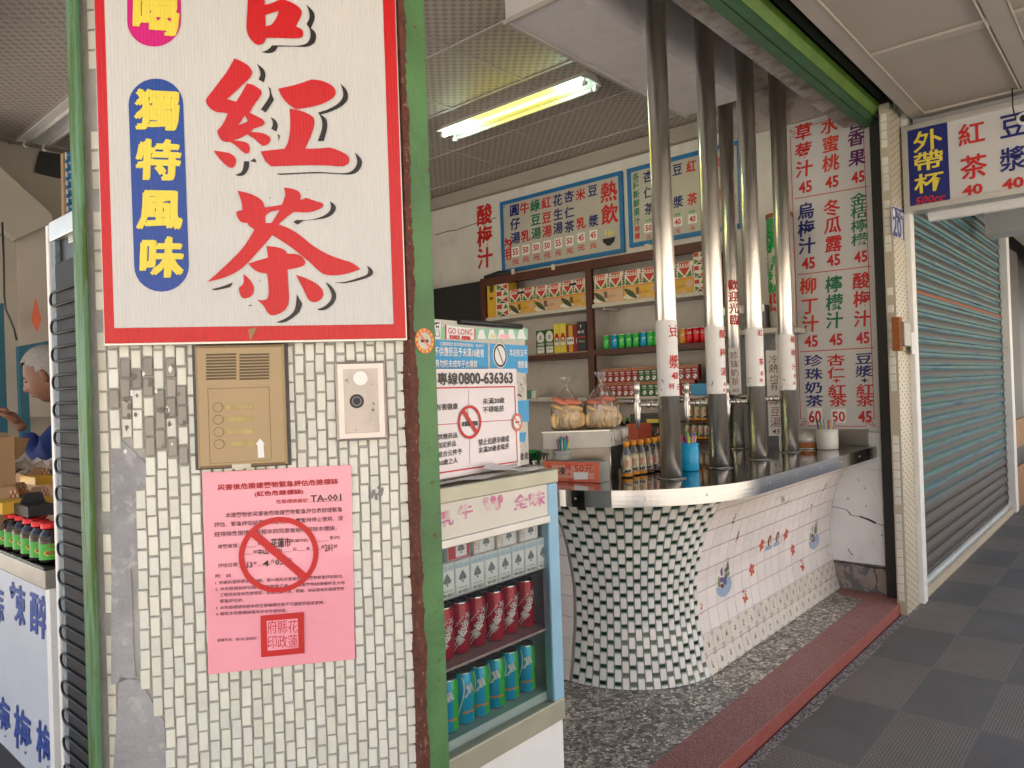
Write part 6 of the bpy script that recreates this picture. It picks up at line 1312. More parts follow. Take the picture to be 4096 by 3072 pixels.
gm_=[('oval',.5,.70,.86,.5,'white',.001),('rect',.5,.40,.99,.2,'carton_green',.0015),('竹葉青酒',.5,.40,.8,.12,'white',.002),('rect',.5,.17,.8,.26,'white',.001),('CHU YEH CHING',.5,.2,.6,.06,'blackp',.002),('木',.5,.70,.3,.2,'blackp',.002)]
lbox('dark green liquor box with a white oval, farther of the pair',B(905),B(1032),zs2_,hb,'carton_green',gm_); lbox('dark green liquor box with a white oval beside the yellow boxes',B(1036),B(1163),zs2_,hb+.005,'carton_green',gm_)
hy=hpx(1200,687,750); ym=[('oval',.5,.45,.8,.48,'red2',.001),('oval',.5,.38,.7,.30,'white',.0015),('高粱酒',.5,.42,.62,.09,'blackp',.002)]
lbox('yellow liquor box with a red and white oval beside the green pair',B(1166),B(1252),zs2_,hy,'yellow',ym); lbox('yellow liquor box with a red and white oval beside the brown box',B(1254),B(1345),zs2_,hy,'yellow',ym)
lbox('brown and gold liquor box with a white square label',B(1350),B(1468),zs2_,hpx(1220,690,748),'carton_red',[('rect',.55,.5,.5,.98,'gift_yel',.001),('rect',.5,.42,.85,.26,'white',.0015),('高粱酒',.5,.44,.7,.1,'blackp',.002)])
lbox('dark red liquor box squeezed behind the black box',B(1470),B(1506),zs2_,hpx(1225,689,748),'carton_red',[('rect',.8,.4,.2,.2,'white',.001)])
lbox('black whisky box with red diagonal stripe beside the divider',B(1509),B(1640),zs2_,hpx(1240,683,747),'dark',[('威士忌',.45,.66,.7,.10,'white',.002),('Whisky',.5,.33,.7,.07,'tape',.002),('rect',.45,.85,.1,.1,'white',.001),('rect',.5,.48,.98,.05,'red2',.001)])
# ---------------- milk cartons
def carton(label,kind,loc):
    t_=thing('milk_carton',label,'drink carton','small drink cartons stacked on the white shelf',loc); mb=MB(); mb.box((0,-.0285,0),(.045,.0285,.118)); b_=mb.build('carton_body',M['carton_red' if kind=='r' else 'carton_green'],t_,bevel=.001)
    FU=Vector((0,-1,0)); FN=Vector((-1,0,0)); P=lambda a,z,l=.001: Vector((0,-a,z))+FN*l
    mb=MB(); mb.add([P(-.028,.097),P(.028,.097),P(.028,.1175),P(-.028,.1175)],[(0,1,2,3)]); fold(b_,mb.build('print',M['peach'],t_))
    mb=MB(); mb.add([P(.017*math.cos(2*PI*i/12),.028+.018*math.sin(2*PI*i/12)) for i in range(12)],[tuple(range(12))]); put(mb,'蜜豆奶',P(0,.08,0),FU,Zv,FN,.036,.013,.02,lift=.001); put(mb,'特濃',P(0,.062,0),FU,Zv,FN,.03,.006,.02,lift=.001); fold(b_,mb.build('print',M['can_silver'],t_))
    mb=MB(); mb.add([P(-.006+.007*math.cos(2*PI*i/8),.032+.006*math.sin(2*PI*i/8),.0014) for i in range(8)],[tuple(range(8))]); mb.add([P(.008+.004*math.cos(2*PI*i/8),.02+.008*math.sin(2*PI*i/8),.0014) for i in range(8)],[tuple(range(8))]); put(mb,'新鮮',P(0,.107,0),FU,Zv,FN,.036,.010,.01,lift=.0016); fold(b_,mb.build('print',M['blackp'],t_))
    return t_
cr_=None;cg_=None
y_st=FX(1307,850,XS+.03).y
for row in (0,1):
    for i in range(15):
        y=y_st-i*.0605+(.035 if row==0 else 0); x_=proj((XS+.03,y,s3+.05))[0]
        if y<yR+.09: continue
        k_='g' if (6<=i<=10) else 'r'
        if 1502<x_ and row==1 and False: continue
        lab=f'{"green" if k_=="g" else "red"} drink carton, {["lower","upper"][row]} row, number {i+1} counted from the divider'
        names=['first','second','third','fourth','fifth','sixth','seventh','eighth','ninth','tenth','eleventh','twelfth','thirteenth','fourteenth','fifteenth']
        lab=f'{names[i]} carton of the {["lower","upper"][row]} row counted from the divider, {"green" if k_=="g" else "red"}'
        loc=(XS+.03+random.uniform(-.003,.003),y,s3+.001+row*.1195)
        if k_=='r':
            if cr_ is None: cr_=carton(lab,'r',loc); reg(cr_,[c for c in bpy.data.objects if c.parent==cr_])
            else: dup(cr_,loc,lab)
        else:
            if cg_ is None: cg_=carton(lab,'g',loc); reg(cg_,[c for c in bpy.data.objects if c.parent==cg_])
            else: dup(cg_,loc,lab)
# ---------------- milk bottles
def bottle(label,group,kind,loc,rot=0):
    t_=thing('milk_bottle',label,'milk bottle',group,loc); t_.rotation_euler=(0,0,rot)
    mb=MB(); mb.lathe([(.026,0),(.031,.006),(.0315,.05),(.0315,.078),(.027,.105),(.0185,.14),(.0135,.158),(.0135,.17)],(0,0,0),22); g_=mb.build('bottle_glass',M['bottle_glass'],t_)
    mb=MB(); mb.lathe([(.024,.004),(.0288,.009),(.0293,.05),(.0293,.078),(.0255,.104),(.0235,.113)],(0,0,0),22); i_=mb.build('milk_fill',M[kind],t_)
    mb=MB(); mb.lathe([(.0165,.158),(.0165,.183),(.0145,.186),(.001,.186)],(0,0,0),18); c_=mb.build('bottle_cap',M['orange'],t_)
    mb=MB(); f=cyl_map(.0318,0,0); n=16; vs=[];
    for z in (.006,.022):
        for i in range(n): vs.append(f((i-n/2)*.0125,z,.0002))
    mb.add(vs,[(i,(i+1)%n,n+(i+1)%n,n+i) for i in range(n)],0,True); fold(g_,mb.build('print',M['orange' if kind!='milk_choc' else 'wood_red'],t_))
    mb=MB()
    for k,(a,z,rx,rz) in enumerate(((-.008,.034,.006,.006),(.004,.038,.005,.004),(.001,.03,.004,.005),(.013,.035,.005,.007),(-.016,.029,.003,.004))): mb.add([f(a+rx*math.cos(2*PI*i/8),z+rz*math.sin(2*PI*i/8),.0009) for i in range(8)],[tuple(range(8))])
    fold(g_,mb.build('print',M['blackp'],t_))
    mb=MB(); mb.add([f(.024*math.cos(2*PI*i/12)-.001,.034+.011*math.sin(2*PI*i/12),.0005) for i in range(12)],[tuple(range(12))])
    for k in range(6): put(mb,'牛奶營養成份'[k],None,None,None,None,.010,.010,.0,em=True,lift=.0012,mapf=cyl_map(.0318,(-.03-.011*(k%2))/.0318,.09-.011*(k//2)))
    fold(g_,mb.build('print',M['white'],t_))
    mb=MB(); 
    for k,ch in enumerate('鮮乳'): put(mb,ch,None,None,None,None,.016,.018,.02,em=True,lift=.0012,mapf=cyl_map(.0318,.0,.082-.019*k))
    fold(g_,mb.build('print',M['coral'],t_)); reg(t_,[g_,i_,c_]); return t_
bq=[((1355,1032),'milk_cream'),((1370,1027),'milk_cream'),((1386,1025),'milk_cream'),((1401,1022),'milk_choc'),((1415,1018),'milk_choc'),((1427,1015),'milk_choc')]
bc=None;bk=None
for i,((x,y),k_) in enumerate(bq):
    p=FZ(x,y,1.0215); d=Vector((p.x,p.y,0)).normalized()*.03; p=(p.x+d.x,p.y+d.y,1.0215)
    lab=['nearest milk bottle','second milk bottle','third milk bottle','fourth milk bottle','fifth milk bottle','last milk bottle'][i]+(' of the row beside the nearest steel pipe, '+('cream yellow' if k_=='milk_cream' else 'brownish'))
    if k_=='milk_cream':
        if bc is None: bc=bottle(lab,'milk bottles on the steel counter','milk_cream',p,faceC(p)+.1)
        else: dup(bc,p,lab,faceC(p)+.1)
    else:
        if bk is None: bk=bottle(lab,'milk bottles on the steel counter','milk_choc',p,faceC(p)+.1)
        else: dup(bk,p,lab,faceC(p)+.15)
for i,x in enumerate((1491,1507,1522)):
    y=FX(x,900,XS+.05).y; dup(bc,(XS+.05,y,s4+.001),f'milk bottle on the short upper ledge beside the second steel pipe, {["first","second","third"][i]} of three',faceC((XS,y))+.2,'milk bottles on the shelves')
gl=None
for i,x in enumerate((1388,1404,1419,1486,1501,1515,1528)):
    y=FX(x,930,XS+.05).y; src=bc if x>1450 else bk; dup(src,(XS+.05,y,s5+.001),f'{["first","second","third","fourth","fifth","sixth","seventh"][i]} milk bottle from the shelf divider on the lowest visible shelf',faceC((XS,y))+.1,'milk bottles on the shelves')
# things lying on the shelves: napkins, tea bottles, small box
nk=thing('napkin_stack','stack of paper napkins with a yellow pack on the lowest visible shelf','napkins'); y0=FX(1365,910,XS).y; y1=FX(1420,910,XS).y; zz=FX(1390,921,XS).z
mb=MB(); zq=zz
for i in range(5):
    hgt=.012; mb.box((XS+.01+random.uniform(0,.01),y1+random.uniform(0,.03),zq),(XS+.2,y0-random.uniform(0,.03),zq+hgt-.001)); zq+=hgt
mb.build('napkins',M['paper'],nk,bevel=.002)
mb=MB(); mb.box((XS+.0,y1-.01,zq-.03),(XS+.18,y1+.10,zq+.001)); mb.build('yellow_pack',M['yellow'],nk)
mb=MB(); mb.box((XS+.01,y1-.02,s5+.2),(XS+.2,y0+.02,zz-.001)); mb.box((XS+.03,y1-.02,s5+.001),(XS+.2,y1+.0,s5+.1999)); mb.box((XS+.03,y0+.0,s5+.001),(XS+.2,y0+.02,s5+.1999)); o=mb.build('paper_tray',M['dark']); tag(o,'dark raised tray carrying the napkin stack','tray')
def tea(label,x,yb,X=XS):
    p=FX(x,yb,X); t_=thing('tea_bottle',label,'bottle','small dark bottles with green caps',(p.x,p.y,p.z)); mb=MB(); mb.lathe([(.026,0),(.028,.01),(.028,.06),(.014,.09),(.012,.10)],(0,0,0),16); mb.build('bottle_body',M['jar_glass'],t_); mb=MB(); mb.lathe([(.0165,.095),(.0165,.115),(.001,.117)],(0,0,0),14); mb.build('green_cap',M['green_cap'],t_)
tea('dark tea bottle with green cap behind the biscuit bag',1343,935); tea('second dark tea bottle with green cap near the napkin stack',1356,933)
og=thing('orange_basket','stack of orange red plastic trays behind the milk bottles','plastic trays'); p0=FX(1352,915,4.9); p1=FX(1380,955,4.9); mb=MB()
for i in range(9): z=p1.z+i*(p0.z-p1.z)/9; mb.box((4.9,p1.y-.0,z),(5.1,p0.y,z+.012))
mb.box((4.91,p1.y+.01,p1.z-.02),(5.09,p0.y-.01,p0.z-.01)); mb.build('stacked_trays',M['coral'],og)
mb=MB(); mb.box((4.88,p1.y-.1,.0),(5.12,p0.y+.1,p1.z-.021)); o=mb.build('dark_work_table',M['dark']); tag(o,'low dark work table behind the drinks counter carrying orange trays','table')
smb=thing('medicine_box','small green and white box on the white shelf left of the divider','small box'); p=FX(1150,861,XS+.05); mb=MB(); mb.box((XS+.04,p.y-.05,s3+.001),(XS+.08,p.y+.0,s3+.075)); mb.build('white_side',M['white'],smb); mb=MB(); mb.box((XS+.036,p.y+.001,s3+.001),(XS+.08,p.y+.06,s3+.08)); mb.build('green_side',mat('pale_green_card',(.10,.30,.26),.5),smb)
mb=MB(); p=FX(1175,862,XS+.05); mb.box((XS+.02,p.y-.12,s3+.001),(XS+.12,p.y+.04,s3+.012)); o=mb.build('thin_book',M['paper']); tag(o,'thin white booklet lying beside the small green box','book')
sc_=mb=MB(); mb.box((XS+.26,FX(1505,850,XS).y-.1,s3-.05),(XS+.262,FX(1505,850,XS).y+.1,s3-.06)); 
bl=thing('blue_pack','bright blue pack lying on the white shelf beside the second steel pipe','pack'); pa_=FX(1496,846,XS-.01); pb_=FX(1533,832,XS-.01); mb=MB(); mb.box((XS-.04,pb_.y,s3+.0),(XS-.012,pa_.y,s3+.09)); mb.build('wrapped_pack',M['skyblue'],bl,bevel=.004)
# ================================================================ GLASS COOLER WITH CANS
zc=lambda a,b_:((1700+a*.7067)*K,(1900+b_*.7065)*K); zq=lambda a,b_:((1700+a*.4822)*K,(1200+b_*.4822)*K); zt5=lambda a,b_:((1720+a*.1989)*K,(1270+b_*.1989)*K); zy=lambda a,b_:((2100+a*.3014)*K,(1450+b_*.3014)*K)
YC=1.42; fc=FACY(YC)
XR=(FY(1203,1012,YC).x+FY(1217,1550,YC).x)/2; XL=1.262; XG=FY(1190,1300,YC).x
ck=thing('drinks_cooler','glass fronted counter cooler full of cans with faded pink header letters','cooler')
zt_=FY(1203,1012,YC).z
mb=MB(); mb.box((XL,YC-.006,zt_-.042),(XR+.004,1.93,zt_)); mb.build('top_cap',M['olive_alu'],ck,bevel=.004)
mb=MB(); mb.box((XL,YC+.0,1.112),(XG,YC+.02,1.2065)); hd=mb.build('header_panel',mat('faded_cream_panel',(.66,.63,.56),.4,var=.06),ck)
mb=MB()
for ch,a,b_,w_,h_ in (('乳',125,245,75,90),('牛',228,205,85,85),('全',540,150,90,85),('味',635,135,95,90)): textbox(mb,ch,fc,*zc(a,b_),w_*.7067*K,h_*.7067*K,.03,.001)
for a,b_ in ((345,150),(385,140),(425,135),(360,180),(410,175)): c=fc.un(*zc(a,b_)); disc(mb,c,fc.u,Zv,fc.n,.012,.0008+.0001*a/100,12)
fold(hd,mb.build('print',mat('faded_pink_print',(.55,.16,.32),.5,c2=(.64,.52,.50),mix2=(.45,.55),s2=40),ck))
mb=MB(); mb.box((XL,YC-.008,1.090),(XG+.002,YC+.015,1.1115)); mb.build('slide_rail',M['alu'],ck,bevel=.002)
mb=MB(); mb.box((XG,YC-.004,.543),(XR,YC+.03,zt_-.0425)); mb.build('side_jamb',M['blue_trim'],ck,bevel=.003)
mb=MB(); mb.box((XL,YC-.004,.478),(XR+.002,YC+.03,.5425)); mb.build('bottom_frame',M['olive_alu'],ck,bevel=.003)
mb=MB(); mb.box((XL,YC+.004,-.0),(XR-.002,1.925,.4775)); bs=mb.build('white_base',M['white_paint'],ck,bevel=.004)
mb=MB()
for i in range(34):
    a,b_=random.choice(((380,1545),(440,1505),(520,1465),(700,1350),(360,1560))); x,y=zc(a+random.gauss(0,22),b_+random.gauss(0,9)); p=fc.un(x,y+6); 
    if p.z<.47: disc(mb,p-fc.n*.004,fc.u,Zv,fc.n,random.uniform(.001,.004),.0004+i*.00001,7)
fold(bs,mb.build('rust_stain',M['rust'],ck))
inn=mat('cooler_interior',(.50,.58,.60),.6,var=.1)
mb=MB(); mb.box((XL,1.88,.5),(XR-.01,1.9,1.2)); mb.box((XL,YC+.031,.53),(XR-.012,1.88,.568)); mb.box((XR-.012,YC+.031,.53),(XR-.004,1.88,1.2)); mb.box((XL-.01,YC+.02,.5),(XL,1.9,1.2)); mb.box((XL,1.56,1.206),(XR,1.93,1.2069)); mb.build('interior_lining',inn,ck)
mb=MB(); mb.box((XL,YC+.022,.757),(XR-.013,1.87,.764)); mb.build('wire_shelf',mat('pinkish_shelf',(.45,.33,.31),.4),ck)
mb=MB(); mb.box((XL,YC+.012,.944),(XR-.013,1.60,.948)); mb.build('upper_shelf',M['glass'],ck)
mb=MB(); mb.quad((XL,YC+.003,.5428),(XG,YC+.003,.5428),(XG,YC+.003,1.0899),(XL,YC+.003,1.0899)); mb.build('glass_pane',M['glass'],ck)
names=['first','second','third','fourth','fifth','sixth']
r1=None
for i,(a,b_) in enumerate(((150,1110),(245,1060),(340,1020),(435,980),(525,940),(615,905))):
    x=FY(zc(a,b_)[0],1400,1.475).x; p=(x,1.505+random.uniform(-.004,.004),.7645); lab=f'{names[i]} dark red can from the green post in the glass cooler'; ro_=faceC(p)+random.uniform(.0,.35)
    if r1 is None: r1=can(lab,'cans in the glass cooler','red',.0295,.146,p,ro_)
    else: dup(r1,p,lab,ro_)
r2=None
for i,(a,b_) in enumerate(((165,1500),(260,1460),(345,1405),(440,1360),(525,1310),(615,1265))):
    x=FY(zc(a,b_)[0],1500,1.475).x; p=(x,1.505+random.uniform(-.004,.004),.5685); lab=f'{names[i]} blue and green can from the green post on the cooler floor'; ro_=faceC(p)+(-.5 if i==1 else random.uniform(.05,.3))-1.2
    ro_=faceC(p)-.35+random.uniform(-.15,.15)+(.5 if i==1 else 0)
    if r2 is None: r2=can(lab,'cans in the glass cooler','bg',.0295,.146,p,ro_)
    else: dup(r2,p,lab,ro_)
def cards(label,loc,w_,h_,red=False,rot=0):
    t_=thing('playing_card_box',label,'card box','boxes of playing cards in the cooler',loc); t_.rotation_euler=(0,0,rot); mb=MB(); mb.box((-w_/2,0,0),(w_/2,.018,h_)); b_=mb.build('card_box_body',M['white'],t_,bevel=.0008)
    FU=Vector((1,0,0)); FN=Vector((0,-1,0)); mb=MB(); P=lambda a,z,l=.0006: Vector((a,0,z))+FN*l
    def spade(cx,cz,s_):
        out=[(cx+s_*.5*math.sin(t)*(.55+.45*abs(math.sin(t/2)))*1.0,cz+s_*.15-s_*.35*math.cos(t)) for t in [2*PI*i/16 for i in range(16)]]
        mb.add([P(a,z) for a,z in [(cx-.45*s_,cz-.1*s_),(cx-.25*s_,cz-.28*s_),(cx,cz-.18*s_),(cx+.25*s_,cz-.28*s_),(cx+.45*s_,cz-.1*s_),(cx+.3*s_,cz+.15*s_),(cx,cz+.55*s_),(cx-.3*s_,cz+.15*s_)]],[tuple(range(8))]); mb.add([P(cx-.12*s_,cz-.45*s_),P(cx+.12*s_,cz-.45*s_),P(cx,cz-.15*s_)],[(0,1,2)])
    if not red:
        spade(0,h_*.52,.034); put(mb,'001',P(.010,h_*.10),FU,Zv,FN,.022,.010,.015,lift=.0008); put(mb,'PLAYING CARDS',P(0,h_*.22),FU,Zv,FN,.036,.0035,.01,lift=.0008); put(mb,'順牌',P(-.012,h_*.10),FU,Zv,FN,.014,.008,.01,lift=.0008)
        for a0,z0,a1,z1 in ((-w_/2+.002,.002,w_/2-.002,.002),(-w_/2+.002,h_-.002,w_/2-.002,h_-.002),(-w_/2+.002,.002,-w_/2+.002,h_-.002),(w_/2-.002,.002,w_/2-.002,h_-.002)): bar(mb,P(a0,z0),P(a1,z1),.0007,FN,.0002)
        fold(b_,mb.build('print',mat('grey_card_print',(.16,.17,.18),.5) if 'grey_card_print' not in bpy.data.materials else bpy.data.materials['grey_card_print'],t_))
        mb=MB(); put(mb,'HORSE HEAD',P(0,h_*.86),FU,Zv,FN,w_*.86,.014,.015,lift=.0008); fold(b_,mb.build('print',M['blue_trim'],t_))
    else:
        if red=='solid': mb2=MB(); mb2.add([P(-w_/2+.003,.003,.0003),P(w_/2-.003,.003,.0003),P(w_/2-.003,h_-.003,.0003),P(-w_/2+.003,h_-.003,.0003)],[(0,1,2,3)]); fold(b_,mb2.build('print',M['red2'],t_)); mb2=MB(); mb2.add([P(-.012,.006,.0004),P(.03,.006,.0004),P(.03,h_-.006,.0004),P(-.012,h_-.006,.0004)],[(0,1,2,3)]); fold(b_,mb2.build('print',M['white'],t_))
        spade(.008,h_*.5,.032); fold(b_,mb.build('print',bpy.data.materials['grey_card_print'],t_)); mb=MB()
        put(mb,'HORSE HEAD',P(-w_*.28,h_*.5),FU,Zv,FN,h_*.8,.008,.015,lift=.0008,rot=PI/2); put(mb,'100',P(-w_*.42,h_*.5),FU,Zv,FN,h_*.5,.007,.02,lift=.0008,rot=PI/2); put(mb,'PLAYING CARDS',P(w_*.36,h_*.5),FU,Zv,FN,h_*.7,.004,.01,lift=.0008,rot=PI/2)
        for a0,z0,a1,z1 in ((-w_/2+.002,.002,w_/2-.002,.002),(-w_/2+.002,h_-.002,w_/2-.002,h_-.002),(-w_/2+.002,.002,-w_/2+.002,h_-.002),(w_/2-.002,.002,w_/2-.002,h_-.002)): bar(mb,P(a0,z0),P(a1,z1),.001,FN,.0002)
        fold(b_,mb.build('print',M['coral_lt' if red!='solid' else 'red2'],t_))
    reg(t_,[b_]); return t_
cw=None; xs=[FY(zc(a,500)[0],1250,1.44).x for a in (125,205,290,375,455,535,605,672)]
step=(xs[-1]-xs[0])/7
for i in range(8):
    lab=f'{(names+["seventh","eighth"])[i]} white playing card box from the green post, lower row'; loc=(xs[0]+i*step,1.44,.9485)
    if cw is None: cw=cards(lab,loc,step-.002,.094)
    else: dup(cw,loc,lab)
cw2=None; xs=[FY(zc(a,400)[0],1250,1.45).x for a in (30,197,342,472,597)]
for i in range(5):
    lab=['red bordered card box at the cooler edge behind the post','solid red card box on the upper row','pale red card box beside the solid red one','pale red card box second from the cooler jamb','pale red card box touching the cooler jamb'][i]
    loc=(xs[i],1.45,1.0432); w_=.084 
    if i==1: cards(lab,loc,w_,.058,'solid')
    elif cw2 is None: cw2=cards(lab,loc,w_,.058,True)
    else: dup(cw2,loc,lab)
for i,(m_,x0,x1) in enumerate((('skyblue',1.27,1.36),('dark',1.361,1.43),('blue_print',1.431,1.58),('magenta',1.581,1.66),('navy',1.661,1.74))):
    mb=MB(); mb.box((x0,1.455,1.102),(x1-.002,1.50,1.165)); o=mb.build('boxed_cards',M[m_],bevel=.001); tag(o,['bright blue carton at the top of the cooler','black carton at the top of the cooler','wide royal blue carton at the top of the cooler','magenta carton at the top of the cooler','navy carton of cards beside the cooler jamb'][i],'carton')
# ================================================================ POSTER BOX AND NO SMOKING BOARD ON THE COOLER
AN=R(8.5); BU=Vector((math.cos(AN),math.sin(AN),0)); BN=Vector((math.sin(AN),-math.cos(AN),0))
def vplane(P,off=0):
    k0=BN.dot(P)+off
    def un(x,y): d=ray(x,y); return d*(k0/BN.dot(d))+O
    return Frame(BU,BN,un)
zct=zt_+.001
Pb=FZ(1143,1002,zct); 
pbx=thing('poster_covered_box','worn box covered in blue tobacco posters standing on the cooler','box')
fb=vplane(Pb); tR=fb.un(1140,706); tL=fb.un(945,692); BH=(tR.z+tL.z)/2
Lp=Pb-BU*.62
mb=MB(); zprism(mb,[(Lp.x,Lp.y),(Pb.x,Pb.y),(Pb.x-BN.x*.25,Pb.y-BN.y*.25),(Lp.x-BN.x*.25,Lp.y-BN.y*.25)],zct,BH); bd=mb.build('box_body',mat('grubby_foam',(.60,.57,.50),.7,var=.15,vs=15,c2=(.42,.36,.28),mix2=(.55,.62),s2=30),pbx,fix=True)
mb=MB(); 
def pf(mb,fr,pts,l): flat(mb,fr,pts,l)
pf(mb,fb,[zq(*p) for p in ((70,325),(505,358),(520,358),(524,575),(75,575))],.001); pf(mb,fb,[zq(*p) for p in ((537,362),(850,378),(852,612),(770,600),(760,575),(540,562))],.001)
for p in (((768,835),(858,830),(860,1010),(768,1010)),((780,1100),(838,1095),(830,1180),(778,1175))): pf(mb,fb,[zq(*q_) for q_ in p],.001)
pp1=mb.build('print',M['skyblue'],pbx)
mb=MB(); pf(mb,fb,[zq(*p) for p in ((75,250),(170,215),(262,212),(410,235),(850,238),(850,330),(410,330),(85,322))],.0008); pp2=mb.build('print',mat('faded_green_poster',(.26,.56,.36),.4,var=.1),pbx)
mb=MB()
for a in (460,545,625,705,790): pf(mb,fb,[zq(*p) for p in ((a-10,245),(a+22,245),(a+45,325),(a-28,322))],.0012)
pf(mb,fb,[zq(*p) for p in ((75,170),(130,175),(125,325),(78,320))],.0012); pf(mb,fb,[zq(*p) for p in ((172,208),(408,238),(410,328),(170,325))],.0012)
textbox(mb,'花蓮縣衛生局菸害防制專線：8230791',fb,*zq(308,372),96,8,.01,.0018); textbox(mb,'不供應菸品予未滿18歲者',fb,*zq(288,432),107,20,.012,.0018); textbox(mb,'長勿託未成年子女購買',fb,*zq(262,530),91,17,.012,.0018)
textbox(mb,'本店依法不',fb,*zq(770,438),38,16,.012,.0018); textbox(mb,'請家長',fb,*zq(806,535),21,16,.012,.0018); c=fb.un(*zq(620,460)); disc(mb,c,BU,Zv,BN,.040,.0014)
pp3=mb.build('print',M['white'],pbx)
mb=MB(); ring(mb,c,BU,Zv,BN,.030,.037,.002,30); bar(mb,c+(BU*-.6+Zv)*.024,c+(BU*.6-Zv)*.024,.005,BN,.0022)
textbox(mb,'歲者',fb,*zq(818,1295),22,16,.01,.0014); 
for i in range(9): textbox(mb,random.choice('∵∴‥'),fb,*zq(random.uniform(770,845),random.uniform(690,800)),9,9,.0,.0012) if False else None
a0=[zq(762,790),zq(785,782),zq(800,800)]
crack([zq(762,792),zq(778,784),zq(792,796),zq(800,800)],.006,fb); crack([zq(785,690),zq(792,710),zq(800,695)],.003,fb); crack([zq(800,720),zq(812,745)],.002,fb)
for dx in (0,14): ring(mb,fb.un(*zq(92+dx,222)),BU,Zv,BN,.0,.0035,.002,10)
crack([zq(80,205),zq(85,185),zq(92,200),zq(100,182),zq(108,198),zq(118,184)],.004,fb); crack([zq(88,240),zq(80,300),zq(118,300),zq(108,240)],.002,fb)
pp4=mb.build('print',M['blackp'],pbx)
mb=MB(); textbox(mb,'GO LONG',fb,*zq(290,262),52,13,.01,.002); textbox(mb,'國農',fb,*zq(292,312),47,9,.02,.002)
for a_,b__ in (((168,205),(170,325)),((410,240),(410,328))): bar(mb,fb.un(*zq(*a_)),fb.un(*zq(*b__)),.006,BN,.0018)
pp5=mb.build('print',M['red2'],pbx)
mb=MB(); pf(mb,fb,[zq(*p) for p in ((620,285),(690,285),(698,322),(612,320))],.0016); pp6=mb.build('print',M['pink'],pbx)
mb=MB(); pf(mb,fb,[zq(*p) for p in ((540,280),(590,280),(594,318),(534,318))],.0016); pp7=mb.build('print',M['milk_cream'],pbx)
fold(bd,pp1,pp2,pp3,pp4,pp5,pp6,pp7)
mb=MB(); a=fb.un(*zq(265,178)); b2=fb.un(*zq(785,222)); mb.tube([a+BN*.006,b2+BN*.006],.009,8); mb.build('dark_edge_strip',M['dark'],pbx)
nb_=thing('no_smoking_board','white no smoking notice board with 0800 phone number leaning on the poster box','notice board')
Pn=FZ(1120,998,zct)+BN*.012; Pn=Pb+BN*.05; fn=vplane(Pn); 
mb=MB(); P_=[fn.un(*zq(*p)) for p in ((40,572),(755,570),(795,1375),(60,1500))]; Pq=[p+BN*0 for p in P_]
mb.prism(Pq[::-1],BN*.006); nbd=mb.build('board',mat('lilac_white_board',(.76,.70,.72),.22,var=.03),nb_,fix=True)
mb=MB(); textbox(mb,'專線',fn,*zq(187,652),44,27,.02,.0015); textbox(mb,'0800-636363',fn,*zq(512,648),117,26,.035,.0015)
for s_,a,b_,w_,h_ in (('未滿20歲',568,835,180,50),('不得吸菸',568,905,175,52),('有害健康',180,885,185,55),('供應菸品',185,1128,165,48),('指定菸品',178,1198,155,48),('組合元件予',205,1268,205,50),('20歲之人',190,1340,165,48),('禁止迫誘孕婦或',572,1165,255,55),('未滿20歲者吸菸',572,1228,255,50)): textbox(mb,s_,fn,*zq(a,b_),w_*.4822*K,h_*.4822*K,.012,.0015,rot=.0)
textbox(mb,'花蓮縣衛生局印製 廣告',fn,*zq(685,1378),42,5,.0,.0015)
c=fn.un(*zq(367,1012)); pf(mb,fn,[zq(*p) for p in ((325,1008),(432,1003),(432,1040),(325,1048))],.0022); pf(mb,fn,[zq(*p) for p in ((305,1012),(318,1011),(318,1047),(305,1048))],.0022)
prb=mb.build('print',M['blackp'],nb_)
mb=MB(); wr_=abs((fn.un(*zq(270,1012))-fn.un(*zq(463,1012))).dot(BU))/2; hr_=abs((fn.un(*zq(367,872))-fn.un(*zq(367,1152))).z)/2
ring(mb,c,BU,Zv,BN,hr_*.83,hr_,.003,40,0,wr_/hr_); bar(mb,fn.un(*zq(312,920)),fn.un(*zq(424,1100)),.013,BN,.0034)
bar(mb,fn.un(*zq(92,730)),fn.un(*zq(742,718)),.004,BN,.001); bar(mb,fn.un(*zq(742,718)),fn.un(*zq(765,1340)),.004,BN,.001); bar(mb,fn.un(*zq(765,1340)),fn.un(*zq(95,1438)),.004,BN,.001); bar(mb,fn.un(*zq(90,1035)),fn.un(*zq(270,1025)),.002,BN,.001); bar(mb,fn.un(*zq(463,1010)),fn.un(*zq(752,992)),.002,BN,.001)
prr=mb.build('print',M['red2'],nb_)
mb=MB(); bar(mb,fn.un(*zq(359,742)),fn.un(*zq(361,872)),.0015,BN,.001); bar(mb,fn.un(*zq(368,1152)),fn.un(*zq(370,1372)),.0015,BN,.001)
for i in range(6): t0=i*.9; bar(mb,fn.un(*zq(335+14*math.sin(t0)+5*i,985-14*i)),fn.un(*zq(335+14*math.sin(t0+.9)+5*i+5,985-14*i-14)),.003,BN,.001)
prg=mb.build('print',M['grey'],nb_); fold(nbd,prb,prr,prg)
s2_=thing('round_sticker','round orange no smoking sticker on the edge of the white notice board','sticker'); fn2=vplane(Pn,.003); c=fn2.un(*zq(764,1013))
mb=MB(); disc(mb,c,BU,Zv,BN,.028,.0005); bk_=mb.build('backing',M['white'],s2_); mb=MB(); ring(mb,c,BU,Zv,BN,.020,.028,.001,26); bar(mb,c+(Zv-BU)*.014,c+(BU-Zv)*.014,.004,BN,.0014); r_=mb.build('print',M['coral'],s2_); mb=MB(); bar(mb,c-BU*.011,c+BU*.011,.005,BN,.0012); g_=mb.build('print',M['blackp'],s2_); fold(bk_,r_,g_)
